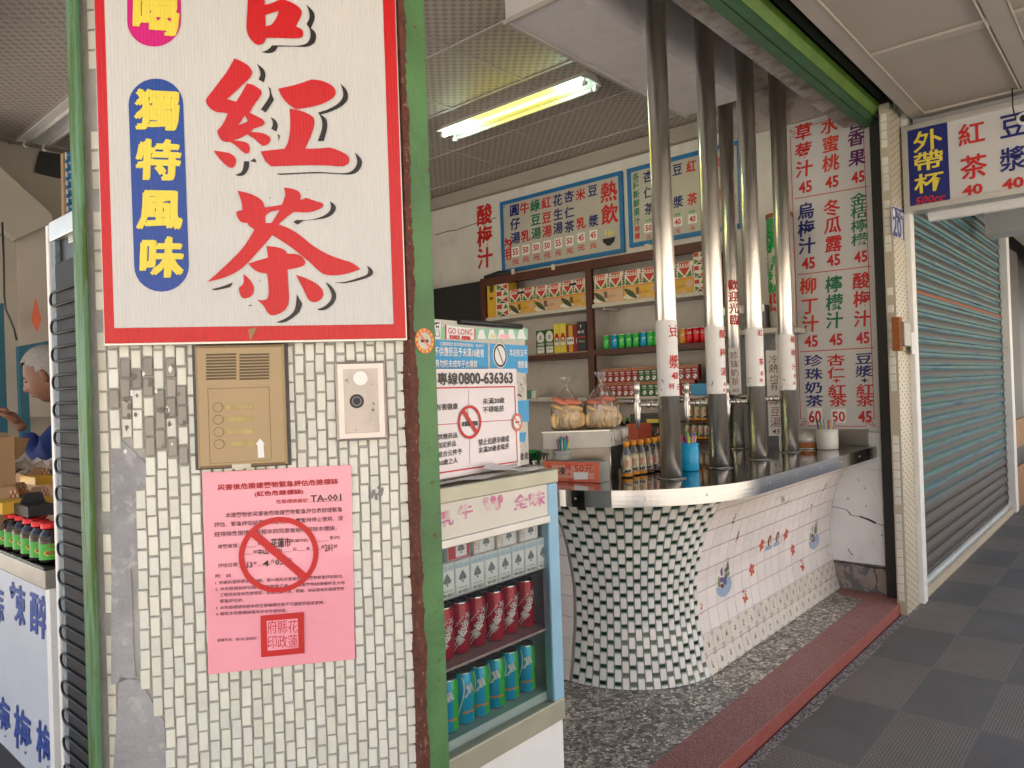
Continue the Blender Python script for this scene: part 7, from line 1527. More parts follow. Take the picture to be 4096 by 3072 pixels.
# torn paper and sheets lying on the cooler
mb=MB(); p=FZ(1100,1012,zct); n=7; g=[]
for j in range(5):
    for i in range(n+1):
        x=1.26+.5*i/n; y=YC-.004+.05*j/4-.0*(i%2); z=zct+.004+.006*abs(math.sin(i*2.1+j*1.3)); g.append((x,y+random.uniform(0,.006),z))
mb.add(g,[(j*(n+1)+i,j*(n+1)+i+1,(j+1)*(n+1)+i+1,(j+1)*(n+1)+i) for j in range(4) for i in range(n)]); o=mb.build('crumpled_sheet',M['tray_paper']); tag(o,'crumpled newspaper sheet along the front of the cooler top','paper')
mb=MB(); a=FZ(1085,1015,zct+.02); mb.add([(a.x-.05,a.y-.01,a.z+.005),(a.x+.06,a.y-.02,a.z-.005),(a.x+.09,a.y+.03,a.z-.008),(a.x-.0,a.y+.05,a.z+.02),(a.x-.06,a.y+.02,a.z+.012)],[(0,1,4),(1,2,3),(1,3,4)]); o=mb.build('folded_leaflet',M['paper']); tag(o,'folded white leaflet resting on the cooler beside the notice board','leaflet')
# ================================================================ THINGS ON THE DRINKS COUNTER
CT=1.0215
A0_=FZ(1206,1039,CT); B0_=FZ(1297,1043.5,CT); bu=(B0_-A0_).normalized(); A0_=B0_-bu*.33; bn=Vector((bu.y,-bu.x,0)); bn=bn if bn.dot(Vector((-1,-1,0)))>0 else -bn
px_=thing('price_box','long box with a coral paper front handwritten in red and the price 50','box'); hbx=zat(1296,999,Vector((B0_.x,B0_.y,0)).length)-CT
mb=MB(); q=[(A0_.x,A0_.y),(B0_.x,B0_.y),(B0_.x-bn.x*.10,B0_.y-bn.y*.10),(A0_.x-bn.x*.10,A0_.y-bn.y*.10)]; zprism(mb,q,CT,CT+hbx); bb_=mb.build('box_body',M['steel_dull'],px_,fix=True)
def bpl(P,un_n,off):
    k0=un_n.dot(P)+off
    return lambda x,y: ray(x,y)*(k0/un_n.dot(ray(x,y)))+O
fpx=Frame(bu,bn,bpl(B0_,bn,.001)); mb=MB(); mb.bbox(A0_+bu*.0,bu,Zv,bn,.328,hbx,.004,.001); cf=mb.build('coral_front',M['coral'],px_)
mb=MB(); mb.add([A0_+bu*.05+Zv*.018+bn*.0045,A0_+bu*.30+Zv*.018+bn*.0045,A0_+bu*.30+Zv*(hbx-.02)+bn*.0045,A0_+bu*.05+Zv*(hbx-.02)+bn*.0045],[(0,1,2,3)]); pa1=mb.build('print',M['coral_lt'],px_)
mb=MB(); fpx=Frame(bu,bn,bpl(B0_,bn,.005))
def zrot(mb,s_,a,b_,w_,h_,bd=.012): textbox(mb,s_,fpx,*zy(a,b_),w_*.3014*K,h_*.3014*K,bd,.0015)
zrot(mb,'50元',785,1408,250,100,.01); zrot(mb,'特',575,1392,75,80,.01); zrot(mb,'大',585,1480,60,50,.012); zrot(mb,'豆',330,1400,60,70,.01); zrot(mb,'只',605,1560,70,40,.02); pa2=mb.build('print',M['red2'],px_)
mb=MB(); zrot(mb,'凍',492,1438,100,110,.006); pa3=mb.build('print',M['blackp'],px_); mb=MB(); pf(mb,fpx,[zy(*p) for p in ((645,1458),(832,1455),(836,1550),(652,1553))],.0012); pa4=mb.build('print',M['white'],px_); fold(cf,pa1,pa2,pa3,pa4)
# straw cups
def straws(cx,cy,zb,ztop,rad,n,where,spread=.35,lean=.0):
    for i in range(n):
        a=random.uniform(0,2*PI); q_=rad*math.sqrt(random.random())*.85; b0=Vector((cx+q_*.5*math.cos(a),cy+q_*.5*math.sin(a),zb+.006)); t1_=Vector((cx+q_*math.cos(a)*(1+spread)+lean,cy+q_*math.sin(a)*(1+spread),ztop+random.uniform(-.012,.012))); k=random.choice([0,0,1,2,2,3,3,4,5,6,7,8]) 
        mb=MB(); mb.tube([b0,t1_],.0032,6); o=mb.build('drinking_straw',M['straw%d'%k]); tag(o,f"{['pink','yellow','green','teal','blue','red','violet','pale pink','black'][k]} drinking straw standing in the {where}",'straw','straws in the '+where)
def cup(name,label,c,r,h,m_,ribs_=0,lip=True,wall=.003):
    t_=thing(name,label,'cup',None,(0,0,0)); del_=0; mb=MB(); pr=[(r*.93,0),(r*.97,.006),(r,h*.3),(r,h-.03)]+([(r*.96,h-.027),(r*.96,h-.02),(r*.985,h-.018),(r*.985,h)] if lip else [(r*1.01,h)])+[(r*.93,h),(r*.90,.008),(.001,.008)]
    mb.lathe(pr,c,40); o=mb.build('cup_wall',M[m_],t_); return t_
c=FZ(1490,1018.5,CT); d=Vector((c.x,c.y,0)).normalized(); c=c+d*.05; k=Vector((c.x,c.y,0)).length; hb_=zat(1490,956,k)-CT
cup('straw_cup','bright blue plastic cup of straws beside the nearest steel pipe',(c.x,c.y,CT),.052,hb_,'cup_blue'); straws(c.x,c.y,CT,CT+hb_+.045,.045,24,'bright blue cup')
c=FZ(1788,971.5,CT); d=Vector((c.x,c.y,0)).normalized(); c=c+d*.06; k=Vector((c.x,c.y,0)).length; hb_=zat(1788,926,k)-CT; rr_=20.3/F*k
cup('straw_cup','ribbed frosted white cup of straws in front of the tall drinks board',(c.x,c.y,CT),rr_,hb_,'cup_white',lip=False); straws(c.x,c.y,CT,CT+hb_+.055,rr_*.85,26,'frosted white cup')
c=FZ(1206,1039,CT)-bn*.05; k=Vector((c.x,c.y,0)).length; CT0=CT; CT=CT+hbx+.0005; hb_=zat(1206,972,k)-CT; rr_=19.5/F*k
M['cup_clear']=mat('cloudy_clear_plastic',(.62,.64,.62),.25,alpha=.45)
cup('straw_cup','cloudy clear plastic cup of straws behind the coral price box',(c.x,c.y,CT),rr_,hb_,'cup_clear'); straws(c.x,c.y,CT,CT+hb_+.06,rr_*.85,26,'cloudy clear cup',.25); CT=CT0
# steel stand, tray and bags
Cc=FZ(1320,1035,CT); Cc=Cc+Vector((Cc.x,Cc.y,0)).normalized()*.07; ud=Vector((math.cos(R(-48.5)),math.sin(R(-48.5)),0)); vd=Vector((math.cos(R(14)),math.sin(R(14)),0)); kC=Vector((Cc.x,Cc.y,0)).length
zs_=zat(1314,966,kC); zt2=zat(1318,928,kC)
stn=thing('steel_stand','dull stainless box carrying the biscuit tray on the counter','stand'); Lq=Cc-ud*.32; Rq=Cc+vd*.12
mb=MB(); zprism(mb,[(Lq.x,Lq.y),(Cc.x,Cc.y),(Rq.x,Rq.y),(Rq.x-ud.x*.32,Rq.y-ud.y*.32)],CT,zs_); mb.build('stand_body',mat('dark_brown_steel',(.16,.145,.125),.3,1,var=.2,vs=9),stn,fix=True)
mb=MB(); mb.tube([Cc+Vector((0,0,.0)),Vector((Cc.x,Cc.y,zs_))],.004,6); mb.build('corner_edge',M['steel'],stn)
tr_=thing('biscuit_tray','shallow steel and clear plastic tray holding two bags of biscuits','tray'); C2_=Cc+Vector((0,0,0))-ud*.0-vd*.005; L2_=C2_-ud*.345; R2_=C2_+vd*.30
zs_+=.001
mb=MB(); zprism(mb,[(L2_.x,L2_.y),(C2_.x,C2_.y),(R2_.x,R2_.y),(R2_.x-ud.x*.345,R2_.y-ud.y*.345)],zs_,zt2-.006); mb.build('tray_body',mat('scratched_alu_tray',(.42,.41,.39),.45,.6,var=.15,vs=14,bump=.1,bs=40),tr_,fix=True)
mb=MB(); e=.006; L3=L2_-vd*e-ud*e; C3_=C2_-vd*e+ud*e; R3=R2_+ud*e+vd*e; Q3=R2_-ud*.351+vd*e
zprism(mb,[(L3.x,L3.y),(C3_.x,C3_.y),(R3.x,R3.y),(Q3.x,Q3.y)],zt2-.0058,zt2); mb.build('tray_rim',M['alu'],tr_,fix=True)
mb=MB(); zprism(mb,[(C2_.x+ud.x*.002,C2_.y+ud.y*.002),(R2_.x+ud.x*.002,R2_.y+ud.y*.002),(R2_.x+ud.x*.004,R2_.y+ud.y*.004),(C2_.x+ud.x*.004,C2_.y+ud.y*.004)],zs_+.002,zt2-.008); mb.build('plastic_side',M['bag'],tr_,fix=True)
biscuit_proto=None; pink_proto=None
def bisc(label,P,rot,pink,par=None):
    global biscuit_proto,pink_proto
    pr=pink_proto if pink else biscuit_proto
    if pr is None:
        mb=MB(); r=.047 if not pink else .056; mb.lathe([(.001,-.0135),(r*.7,-.0125),(r*.95,-.007),(r,-.004),(r*.96,0),(r,.004),(r*.95,.007),(r*.7,.0125),(.001,.0135)],(0,0,0),20); o=mb.build('pink_biscuit' if pink else 'round_biscuit',M['biscuit_pink' if pink else 'biscuit'],fix=True)
        if pink: pink_proto=o
        else: biscuit_proto=o
    else: o=pr.copy(); col.objects.link(o)
    o.location=P; o.rotation_euler=rot; tag(o,label,'biscuit','biscuits in the clear bags'); return o
def bagof(x,yb,wpx,ytop,which,seed):
    rnd=random.Random(seed); base=FZ(x,yb,zt2); base=base+Vector((base.x,base.y,0)).normalized()*.075; k=Vector((base.x,base.y,0)).length; z1=zat(x,ytop,k); w_=wpx/F*k/2
    t_=thing('biscuit_bag',f'clear tied plastic bag of pink and golden biscuits, {which}','bag'); h=z1-zt2; n=36; mb=MB(); prof=[(.0,.002),(.80,.004),(.96,.03),(1.0,.25),(.96,.42),(.72,.56),(.38,.70),(.10,.80),(.06,.83),(.12,.87),(.26,.95),(.30,1.0)]
    vs=[]
    for (q_,z) in prof:
        for i in range(n):
            a=2*PI*i/n; wob=1+(.05+.22*max(0,z-.5))*math.sin(a*7+z*3)+.03*math.sin(a*13+z*9); ra=w_*q_*wob; vs.append(base+Vector(((math.sin(YAW)*math.cos(a)*ra+math.cos(YAW)*math.sin(a)*ra*.8),(-math.cos(YAW)*math.cos(a)*ra+math.sin(YAW)*math.sin(a)*ra*.8),z*h)))
    mb.add(vs,[(j*n+i,j*n+(i+1)%n,(j+1)*n+(i+1)%n,(j+1)*n+i) for j in range(len(prof)-1) for i in range(n)],0,True); mb.build('clear_film',M['bag'],t_)
    mb=MB(); mb.lathe([(w_*.065,h*.815),(w_*.075,h*.822),(w_*.065,h*.83)],(base.x,base.y,base.z),12); mb.build('twist_tie',M['orange'],t_)
    rt=Vector((math.sin(YAW),-math.cos(YAW),0)); fw=Vector((math.cos(YAW),math.sin(YAW),0)); idx=0
    rows_=[(.048,[-.74+.30*i for i in range(5)]+[.70],0),(.108,[-.52,.02,.52],1),(.146,[-.36,.34],2)]
    for z,xs_,kd in rows_:
        for q_ in xs_:
            for dpt in ((-.022,.03) if kd<2 else (-.012,)):
                P=base+rt*(q_*w_*.86)+fw*dpt+Zv*(z+rnd.uniform(-.004,.004)+.004); idx+=1
                if kd==0: ro_=Matrix.Rotation(rnd.uniform(-.15,.15)+.25,3,'X') ; rot=(PI/2+rnd.uniform(-.12,.12),0,YAW-PI/2+.75+rnd.uniform(-.12,.12)+(-.65 if xs_.index(q_)==5 else 0))
                elif kd==1: rot=(rnd.uniform(.1,.5),rnd.uniform(-.3,.3),YAW)
                else: rot=(rnd.uniform(.05,.35),rnd.uniform(-.2,.3),YAW)
                bisc(f"{['first','second','third','fourth','fifth','sixth'][xs_.index(q_)]} {'pink' if kd==2 else 'golden'} biscuit of the {['bottom','middle','top'][kd]} layer, {'front' if dpt<0 else 'rear'} rank, bag {which}",P,rot,kd==2)
bagof(1226,930,70,814,'nearer the notice board',3); bagof(1301,927,78,803,'nearer the steel pipes',5)
# small lidded pot, flange blocks
c=FZ(1744,970,CT); c=c+Vector((c.x,c.y,0)).normalized()*.06; pt_=thing('lidded_pot','small rusty bottomed pot with a pale domed lid beside the frosted cup','pot'); mb=MB(); mb.lathe([(.068,0),(.074,.01),(.070,.04),(.066,.05)],(c.x,c.y,CT),26); mb.build('pot_base',M['rust'],pt_); mb=MB(); mb.lathe([(.068,.045),(.066,.07),(.052,.098),(.02,.108),(.012,.112),(.001,.112)],(c.x,c.y,CT),26); mb.build('pot_lid',mat('pale_enamel_lid',(.55,.53,.50),.3,.2,var=.2,vs=30,c2=(.2,.08,.04),mix2=(.62,.66),s2=35),pt_); mb=MB(); mb.lathe([(.085,0),(.088,.006),(.06,.008)],(c.x,c.y,CT),26); mb.build('saucer',M['can_alu'],pt_)
# clutter behind the counter, seen between the cooler and the tray
bt=thing('back_table','dark steel work table behind the counter near the biscuit tray','table'); mb=MB(); mb.box((3.75,3.1,.80),(4.6,4.5,.84)); mb.build('table_top',M['steel_dull'],bt)
for x,y in ((3.8,3.15),(4.55,3.15),(3.8,4.45),(4.55,4.45)): mb=MB(); mb.box((x-.02,y-.02,0),(x+.02,y+.02,.7999)); mb.build('leg',M['grey'],bt)
c=Vector((4.0,3.62,.841)); mb=MB(); mb.lathe([(.10,0),(.17,.05),(.19,.14),(.16,.25),(.05,.30),(.001,.31)],c,24); o=mb.build('black_pot',M['dark']); tag(o,'round black pot on the table behind the poster box','pot')
gb_=FX(1158,900,4.5); mb=MB(); q=[(.13,0),(.16,.17),(.165,.17),(.16,.175),(.15,.17),(.125,.01),(.001,.01)]; mb.lathe(q,(4.3,gb_.y,.841),20); o=mb.build('green_basket',M['greenb']); tag(o,'green plastic basket behind the counter beside the black pot','basket')
c=FX(1176,960,4.0); jg=thing('glass_jug','clear jug with dark cup handles stacked on the back table','jug'); mb=MB(); mb.lathe([(.05,0),(.055,.13),(.058,.15)],(4.0,3.30,.841),20,caps=False); mb.build('jug_wall',M['bottle_glass'],jg)
for i in range(4): mb=MB(); cc=Vector((3.98+.02*i,3.27+.045*i-.05,1.0)); mb.tube([cc+Vector((0,.03*math.cos(t),.045*math.sin(t))) for t in [PI*j/8 for j in range(9)]],.005,6); mb.build('handle',M['dark'],jg)
mb=MB(); mb.lathe([(.05,0),(.06,.09),(.058,.12),(.0,.125)],(4.28,3.3,.841),20); o=mb.build('steel_mug',M['steel_dull']); tag(o,'steel mug on the work table behind the biscuit tray','mug')
# ================================================================ LEFT STALL
lf=lambda a,b_:(a*.5556*K,(2150+b_*.5556)*K); le=lambda a,b_:(a*.3918*K,(1700+b_*.3918)*K); l5=lambda a,b_:(a*.6027*K,(500+b_*.6027)*K); l6=lambda a,b_:(a*.5424*K,(1300+b_*.5424)*K)
XF=.70
fr_=thing('upright_fridge','tall fridge turned with its black condenser coils to the street','fridge'); fL=FACX(XF); yE=FX(112,812,XF).y; zT_=FX(110,485,XF).z
mb=MB(); mb.box((XF+.012,1.90,.05),(1.25,yE-.02,zT_)); mb.build('fridge_body',M['dark'],fr_)
mb=MB(); mb.box((XF-.006,yE-.022,.02),(1.25,yE,zT_)); mb.build('white_side',M['white_paint'],fr_,bevel=.003)
mb=MB(); mb.box((XF-.006,1.88,zT_-.05),(XF+.0118,yE-.031,zT_+.004)); mb.build('top_bar',M['alu'],fr_,bevel=.002)
mb=MB(); mb.box((XF-.001,yE-.062,.05),(XF+.0115,yE-.0305,zT_-.051)); mb.build('pale_edge',mat('foam_pale_blue',(.22,.27,.30),.7,var=.4,vs=60),fr_)
fin=mat('condenser_fins',(.02,.02,.023),.6); t,N,L,b=nodes(fin); obj,sx=coords(N,L); s_=mathn(N,L,'SINE',mathn(N,L,'MULTIPLY',sx.outputs[1],1100.0)); bp=N.new('ShaderNodeBump'); bp.inputs['Strength'].default_value=.8; bp.inputs['Distance'].default_value=.003; L.new(s_,bp.inputs['Height']); L.new(bp.outputs[0],b.inputs['Normal'])
zc1=FX(150,560,XF).z
mb=MB(); mb.box((XF-.004,1.88,.10),(XF+.0118,yE-.066,zc1)); mb.build('condenser_panel',fin,fr_)
n=22
for i in range(n):
    z=.16+i*(zc1-.2)/n; mb=MB(); ye=yE-.066; hh=(zc1-.2)/n*.5
    arc=[(ye+.026*math.cos(t),z+hh/2+hh/2*math.sin(t)) for t in [-PI/2+PI*j/8 for j in range(9)]]
    mb.tube([(XF-.010,1.885,z)]+[(XF-.010,a,b_) for a,b_ in arc]+[(XF-.010,1.885,z+hh)],.0036,6); mb.build('coil_loop',M['black_iron'],fr_)
mb=MB(); P_=[l5(*p) for p in ((452,680),(545,640),(552,755),(457,785))]; flat(mb,FACX(XF+.0115),P_,.001) ; lb_=mb.build('rating_label',M['paper'],fr_)
mb=MB(); fl2=FACX(XF+.0095)
for i in range(6): textbox(mb,'電冰箱規格'[:3+i%3],fl2,*l5(480,690+i*15-0),10,4,.0,.004); textbox(mb,'220V 規格',fl2,*l5(520,675+i*15),12,4,.0,.004)
fold(lb_,mb.build('print',M['blackp'],fr_))
# counter with blue brush characters
XK=.75; lc=thing('pickle_stall_counter','white stall counter with big blue brushed characters and a dark steel rim','stall counter'); yR_=FX(106,1300,XK).y; zr1=FX(60,1250,XK).z
z_top=FX(112,1238,XK-.015).z; z_rb=FX(112,1272,XK).z
mb=MB(); mb.box((XK,yR_+.02,.28),(XK+.03,4.6,z_rb)); pl=mb.build('white_front',mat('pale_blue_white_panel',(.50,.54,.60),.4,var=.05),lc)
mb=MB(); mb.box((XK-.004,yR_-.022,.0),(XK+.62,yR_+.018,z_rb-.001)); mb.build('white_end',M['white_paint'],lc)
mb=MB(); mb.box((XK-.02,yR_-.03,z_rb),(XK+.64,4.6,z_top)); mb.build('steel_rim',M['steel_dull'],lc,bevel=.004)
mb=MB(); mb.box((XK+.01,yR_+.03,.0),(XK+.6,4.55,.279)); mb.build('dark_plinth',M['dark'],lc)
ff=FACX(XK-.001); mb=MB()
def c7(ch,a,b_,w_,h_,nib=.03): 
    c=ff.un(*lf(a,b_)); kx=abs((ff.un(*lf(a-w_/2,b_))-ff.un(*lf(a+w_/2,b_))).y); kz=abs((ff.un(*lf(a,b_-h_/2))-ff.un(*lf(a,b_+h_/2))).z); put(mb,ch,c,ff.u,Zv,ff.n,kx,kz*.85,.012,nib=.02,lift=.0012,shear=.1)
c7('辣',125,478,110,340); c7('醉',283,560,130,360); c7('蒜',-30,470,110,300); c7('梅',20,1290,100,340); c7('梅',162,1395,115,370); c7('梅',325,1500,120,360); c7('醃',500,1620,120,350) if False else None
fold(pl,mb.build('print',M['brushblue'],lc))
mb=MB(); mb.box((XK-.018,yR_-.02,z_top+.001),(XK+.05,4.5,z_top+.007)); mb.build('glass_ledge',M['glass'],lc)
ZC=z_top+.0075
jr=None; jn=['sixth','fifth','fourth','third','second','first']
for i,(a,b_) in enumerate(((75,1248),(163,1272),(250,1300),(335,1345),(428,1385),(525,1412))):
    p=FZ(*le(a,b_),ZC); d=Vector((p.x,p.y,0)).normalized(); p=p+d*.03; lab=f'{jn[i]} jar from the fridge in the row of red lidded chilli jars'; rot=faceC(p)
    if jr is None:
        t_=thing('chilli_jar',lab,'jar','red lidded chilli jars on the stall counter',p); t_.rotation_euler=(0,0,rot)
        mb=MB(); mb.lathe([(.030,0),(.033,.006),(.033,.075),(.029,.092),(.021,.102),(.021,.112)],(0,0,0),24); a_=mb.build('jar_glass',M['jar_glass'],t_)
        mb=MB(); mb.lathe([(.0335,.012),(.0335,.062)],(0,0,0),24,caps=False); l_=mb.build('jar_label',M['jar_green'],t_)
        mb=MB(); f=cyl_map(.0336,0,.034); mb.add([f(.020*math.cos(2*PI*i/16),.011*math.sin(2*PI*i/16),.0006) for i in range(16)],[tuple(range(16))]); fold(l_,mb.build('print',M['yellow'],t_))
        mb=MB(); put(mb,'剝皮辣椒',None,None,None,None,.032,.011,.02,lift=.0012,mapf=cyl_map(.0336,0,.034)); put(mb,'花蓮名產',None,None,None,None,.02,.006,.01,lift=.0012,mapf=cyl_map(.0336,0,.055)); fold(l_,mb.build('print',M['red2'],t_))
        mb=MB(); mb.lathe([(.0265,.108),(.027,.110),(.027,.124),(.025,.127),(.001,.127)],(0,0,0),24); c_=mb.build('red_lid',M['lid_red'],t_)
        reg(t_,[a_,l_,c_]); jr=t_
    else: dup(jr,p,lab,rot)
def rng(a,b_): return random.uniform(a,b_)
# second rank of jars
for i in range(4):
    p=FZ(*le(120+i*95,1235+i*26),ZC); d=Vector((p.x,p.y,0)).normalized(); p=p+d*.10; dup(jr,p,f'{["fourth","third","second","first"][i]} jar from the fridge in the rear row of red lidded chilli jars',faceC(p))
# cardboard box, paper, gift boxes with handles
def stallbox(label,a0,b0,a1,b1,Yp,m_,depth=.2,kraft=True,black=False):
    """box whose street face spans the given zoomed pixels on plane Y=Yp"""
    pA=FY(*le(a0,b1),Yp); pB=FY(*le(a1,b0),Yp); t_=thing('carry_box',label,'gift box','boxes with handles stacked on the stall'); h=pB.z-pA.z
    mb=MB(); mb.box((pA.x,Yp,pA.z),(pB.x,Yp+depth,pA.z+h*.5)); mb.build('box_body',M['dark'] if black else M[m_],t_,bevel=.002)
    mb=MB(); w_=pB.x-pA.x; P_=[(pA.x+w_*.02,pA.z+h*.5),(pB.x-w_*.02,pA.z+h*.5),(pB.x-w_*.16,pB.z-h*.08),(pB.x-w_*.22,pB.z),(pA.x+w_*.22,pB.z),(pA.x+w_*.16,pB.z-h*.08)]; mb.prism([Vector((x,Yp+depth*.45,z)) for x,z in P_],Vector((0,-.006,0))); hd_=mb.build('handle_flap',M['dark'] if black else M['kraft'],t_,fix=True)
    mb=MB(); x0=pA.x+w_*.58; x1=pB.x-w_*.1; z0=pA.z+h*.52; z1=pB.z-h*.12
    if not black:
        for k in range(4):
            for j in range(2): cx=x0+(x1-x0)*(k+.5)/4; cz=z0+(z1-z0)*(j+.5)/2; sx_=(x1-x0)/9; sz_=(z1-z0)/4.5; mb.add([Vector((cx-sx_,Yp+depth*.45-.002,cz)),Vector((cx,Yp+depth*.45-.002,cz-sz_)),Vector((cx+sx_,Yp+depth*.45-.002,cz)),Vector((cx,Yp+depth*.45-.002,cz+sz_))],[(0,1,2,3)],(k+j)%2)
        fold(hd_,mb.build('print',[M['pat_red'],M['cream']],t_))
    return t_
stallbox('kraft handled yellow gift box at the edge of the stall behind the chilli jars',20,640,290,920,2.95,'gift_yel'); stallbox('black handled gift box nearest the chilli jars',285,690,560,950,2.80,'dark',black=True)
stallbox('kraft handled gift box behind the black one',370,630,600,860,3.05,'gift_yel'); stallbox('kraft handled gift box in the back row beside the crumpled paper',150,590,370,800,3.22,'gift_orange'); stallbox('kraft handled gift box resting near the old man',360,430,600,620,3.35,'gift_yel'); stallbox('kraft handled gift box cut off at the stall corner',-120,610,55,850,3.1,'gift_orange')
stallbox('black handled gift box in the back row',40,645,230,800,3.14,'dark',black=True)
pA=FY(*le(-60,600),3.1); pB=FY(*le(150,115),3.1); cb_=thing('cardboard_box','open brown cardboard box on the stall in front of the old man','cardboard box'); mb=MB(); mb.box((pA.x-.1,3.1,pA.z-.16),(pB.x,3.35,pB.z)); mb.build('box_body',M['cardboard'],cb_,bevel=.002)
mb=MB(); q0=FY(*le(150,120),3.12); q1=FY(*le(300,135),3.2); q2=FY(*le(245,290),3.2); q3=FY(*le(160,360),3.12); mb.prism([q3,q2,q1,q0],Vector((0,-.004,0))); mb.build('open_flap',M['cardboard'],cb_,fix=True)
for a in (15,42): p=FY(*le(a,110),3.15); mb=MB(); mb.lathe([(.012,-.05),(.012,.01),(.001,.012)],p,12); o=mb.build('gold_lid_bottle',M['brass']); tag(o,'small bottle with a gold lid poking out of the cardboard box, '+('nearer the stall edge' if a==15 else 'nearer the old man'),'bottle')
p=FY(*le(260,420),3.25); mb=MB()
g=[]
for j in range(6):
    for i in range(8): g.append((p.x-.09+.18*i/7+rng(-.008,.008),p.y-.05+.12*j/5,p.z-.03+.06*abs(math.sin(i*1.7+j*2.3))*(1-j/8)+rng(0,.012)))
mb.add(g,[(j*8+i,j*8+i+1,(j+1)*8+i+1,(j+1)*8+i) for j in range(5) for i in range(7)]); o=mb.build('crumpled_paper',M['paper']); tag(o,'crumpled white paper beside the old man\'s hand','paper')
mb=MB(); mb.box((FX(0,1100,1.0).x+.0,2.78,ZC),(1.75,3.9,FY(*le(300,520),3.3).z-.03)); 
o=mb.build('stock_table',M['cardboard']); tag(o,'long low pile of flat cartons under the handled gift boxes','cartons')
# ---------------- rear of the room seen past the fridge
zl=lambda a,b_:(a*.6173*K,b_*.6173*K)
YB=6.3
sw=thing('stair_underside','sloping cream underside of a staircase with a boxed end','staircase'); mb=MB()
P_=[FY(*p,YB) for p in ((-120,265),(0,360),(112,462),(113,480),(35,517),(0,490),(-120,400))]; mb.prism(P_[::-1],Vector((0,-.5,0))); mb.build('stair_soffit',M['wall_in'],sw,fix=True)
mb=MB(); P_=[FY(*p,YB+.1) for p in ((35,517),(112,478),(128,900),(50,900))]; mb.prism(P_[::-1],Vector((0,-.3,0))); mb.build('side_panel',mat('panel_beige',(.46,.41,.37),.7,var=.08),sw,fix=True)
mb=MB(); P_=[FY(*p,YB+.12) for p in ((-60,495),(33,518),(48,900),(-60,900))]; mb.prism(P_[::-1],Vector((0,-.3,0))); mb.build('back_panel',M['wall_in'],sw,fix=True)
mb=MB(); P_=[FY(*p,6.8) for p in ((87,326),(139,334),(138,386),(76,371))]; mb.prism(P_[::-1],Vector((0,-.03,0))); o=mb.build('wall_hole',M['dark'],fix=True); tag(o,'dark irregular hole in the rear wall above the staircase','hole')
def fyb(name,label,pts,Y_,m_,d_=.04,cat=None): mb=MB(); mb.prism([FY(*p,Y_) for p in pts][::-1],Vector((0,-d_,0))); o=mb.build(name,M[m_],fix=True); tag(o,label,cat or 'panel'); return o
fyb('teal_post','teal painted door post at the far edge of the stall',((0,655),(8,655),(18,960),(-12,960)),5.5,'teal',.06,'post'); fyb('teal_door_frame','teal painted frame behind the old man',((40,748),(112,735),(112,750),(58,760),(68,960),(48,960)),5.4,'teal',.06,'frame')
fyb('red_paper_diamond','faded red paper diamond on the panel above the teal frame',((77,642),(90,690),(80,718),(67,690)),6.27,'coral',.004,'decoration'); fyb('brown_paper_diamond','dark brown diamond peeping above the old man\'s head',((101,770),(112,800),(112,812),(92,812)),5.3,'wood_red',.004,'decoration')
ms=thing('meander_sign','white sign with a blue Greek key border high behind the fridge','sign board'); fm_=FACY(4.6); mb=MB(); P_=[FY(*p,4.6) for p in ((143,328),(215,340),(215,490),(147,470))]; mb.prism(P_[::-1],Vector((0,-.03,0))); mbd=mb.build('sign_panel',M['board'],ms,fix=True)
mb=MB()
for i in range(7):
    b0=555+i*88*1.0; x=430+i*1.5
    pts=[(x+0,b0-555+1000+0),(x+60,b0-555+1003),(x+58,b0-555+1060),(x+25,b0-555+1058)]
    base_=1000+i*56; pts=[(x+2,base_+18),(x+50,base_+20),(x+50,base_+52),(x+28,base_+51),(x+28,base_+36),(x+4,base_+35),(x+4,base_+60)]
    for q0,q1 in zip(pts,pts[1:]): bar(mb,fm_.un(*zl(*q0)),fm_.un(*zl(*q1)),.018,fm_.n,.003)
for q0,q1 in (((430,992),(545,1010)),((480,1010),(480,1045)),((480,1045),(545,1052)),((520,1010),(520,1030))): bar(mb,fm_.un(*zl(*q0)),fm_.un(*zl(*q1)),.018,fm_.n,.003)
fold(mbd,mb.build('print',M['sign_blue'],ms))
mb=MB(); mb.prism([FY(*p,4.62) for p in ((136,330),(143,332),(148,500),(139,500))][::-1],Vector((0,-.04,0))); mb.build('wooden_edge',M['plywood'],ms,fix=True)
mb=MB(); pts=[FY(14,705,5.4),FY(20,725,5.4),FY(35,765,5.4),FY(44,790,5.4),FY(56,800,5.4),FY(70,790,5.35)]; 
pts=[FY(x,y,5.35) for x,y in ((5,480),(8,560),(9,640),(12,668),(22,690),(30,710),(36,735))]; mb.tube(pts,.006,6); o=mb.build('hanging_cable',M['dark']); tag(o,'thin black cable hanging on the wall beside the teal post','cable')
# ================================================================ PERSON
def skin_body(name,verts,edges,m_,parent=None,sub=2,root=0):
    me=bpy.data.meshes.new(name); me.from_pydata([v[:3] for v in verts],edges,[]); o=bpy.data.objects.new(name,me); col.objects.link(o)
    if parent: o.parent=parent
    md=o.modifiers.new('skin','SKIN'); md.use_smooth_shade=True; sk=me.skin_vertices
    if not sk: bpy.context.view_layer.objects.active=o
    lay=me.skin_vertices[0] if len(me.skin_vertices) else None
    for i,v in enumerate(verts): lay.data[i].radius=(v[3],v[4] if len(v)>4 else v[3]); lay.data[i].use_root=(i==root)
    ss=o.modifiers.new('sub','SUBSURF'); ss.levels=sub; ss.render_levels=sub; me.materials.append(m_); return o
PY=3.62
hc=FY(108,808,PY)          # head centre
pe=thing('person','white haired old man in a dark blue sweater looking down with one hand raised','person')
fwd=Vector((-1,-.15,0)).normalized()*1.0; # he faces towards the stall edge (picture left)
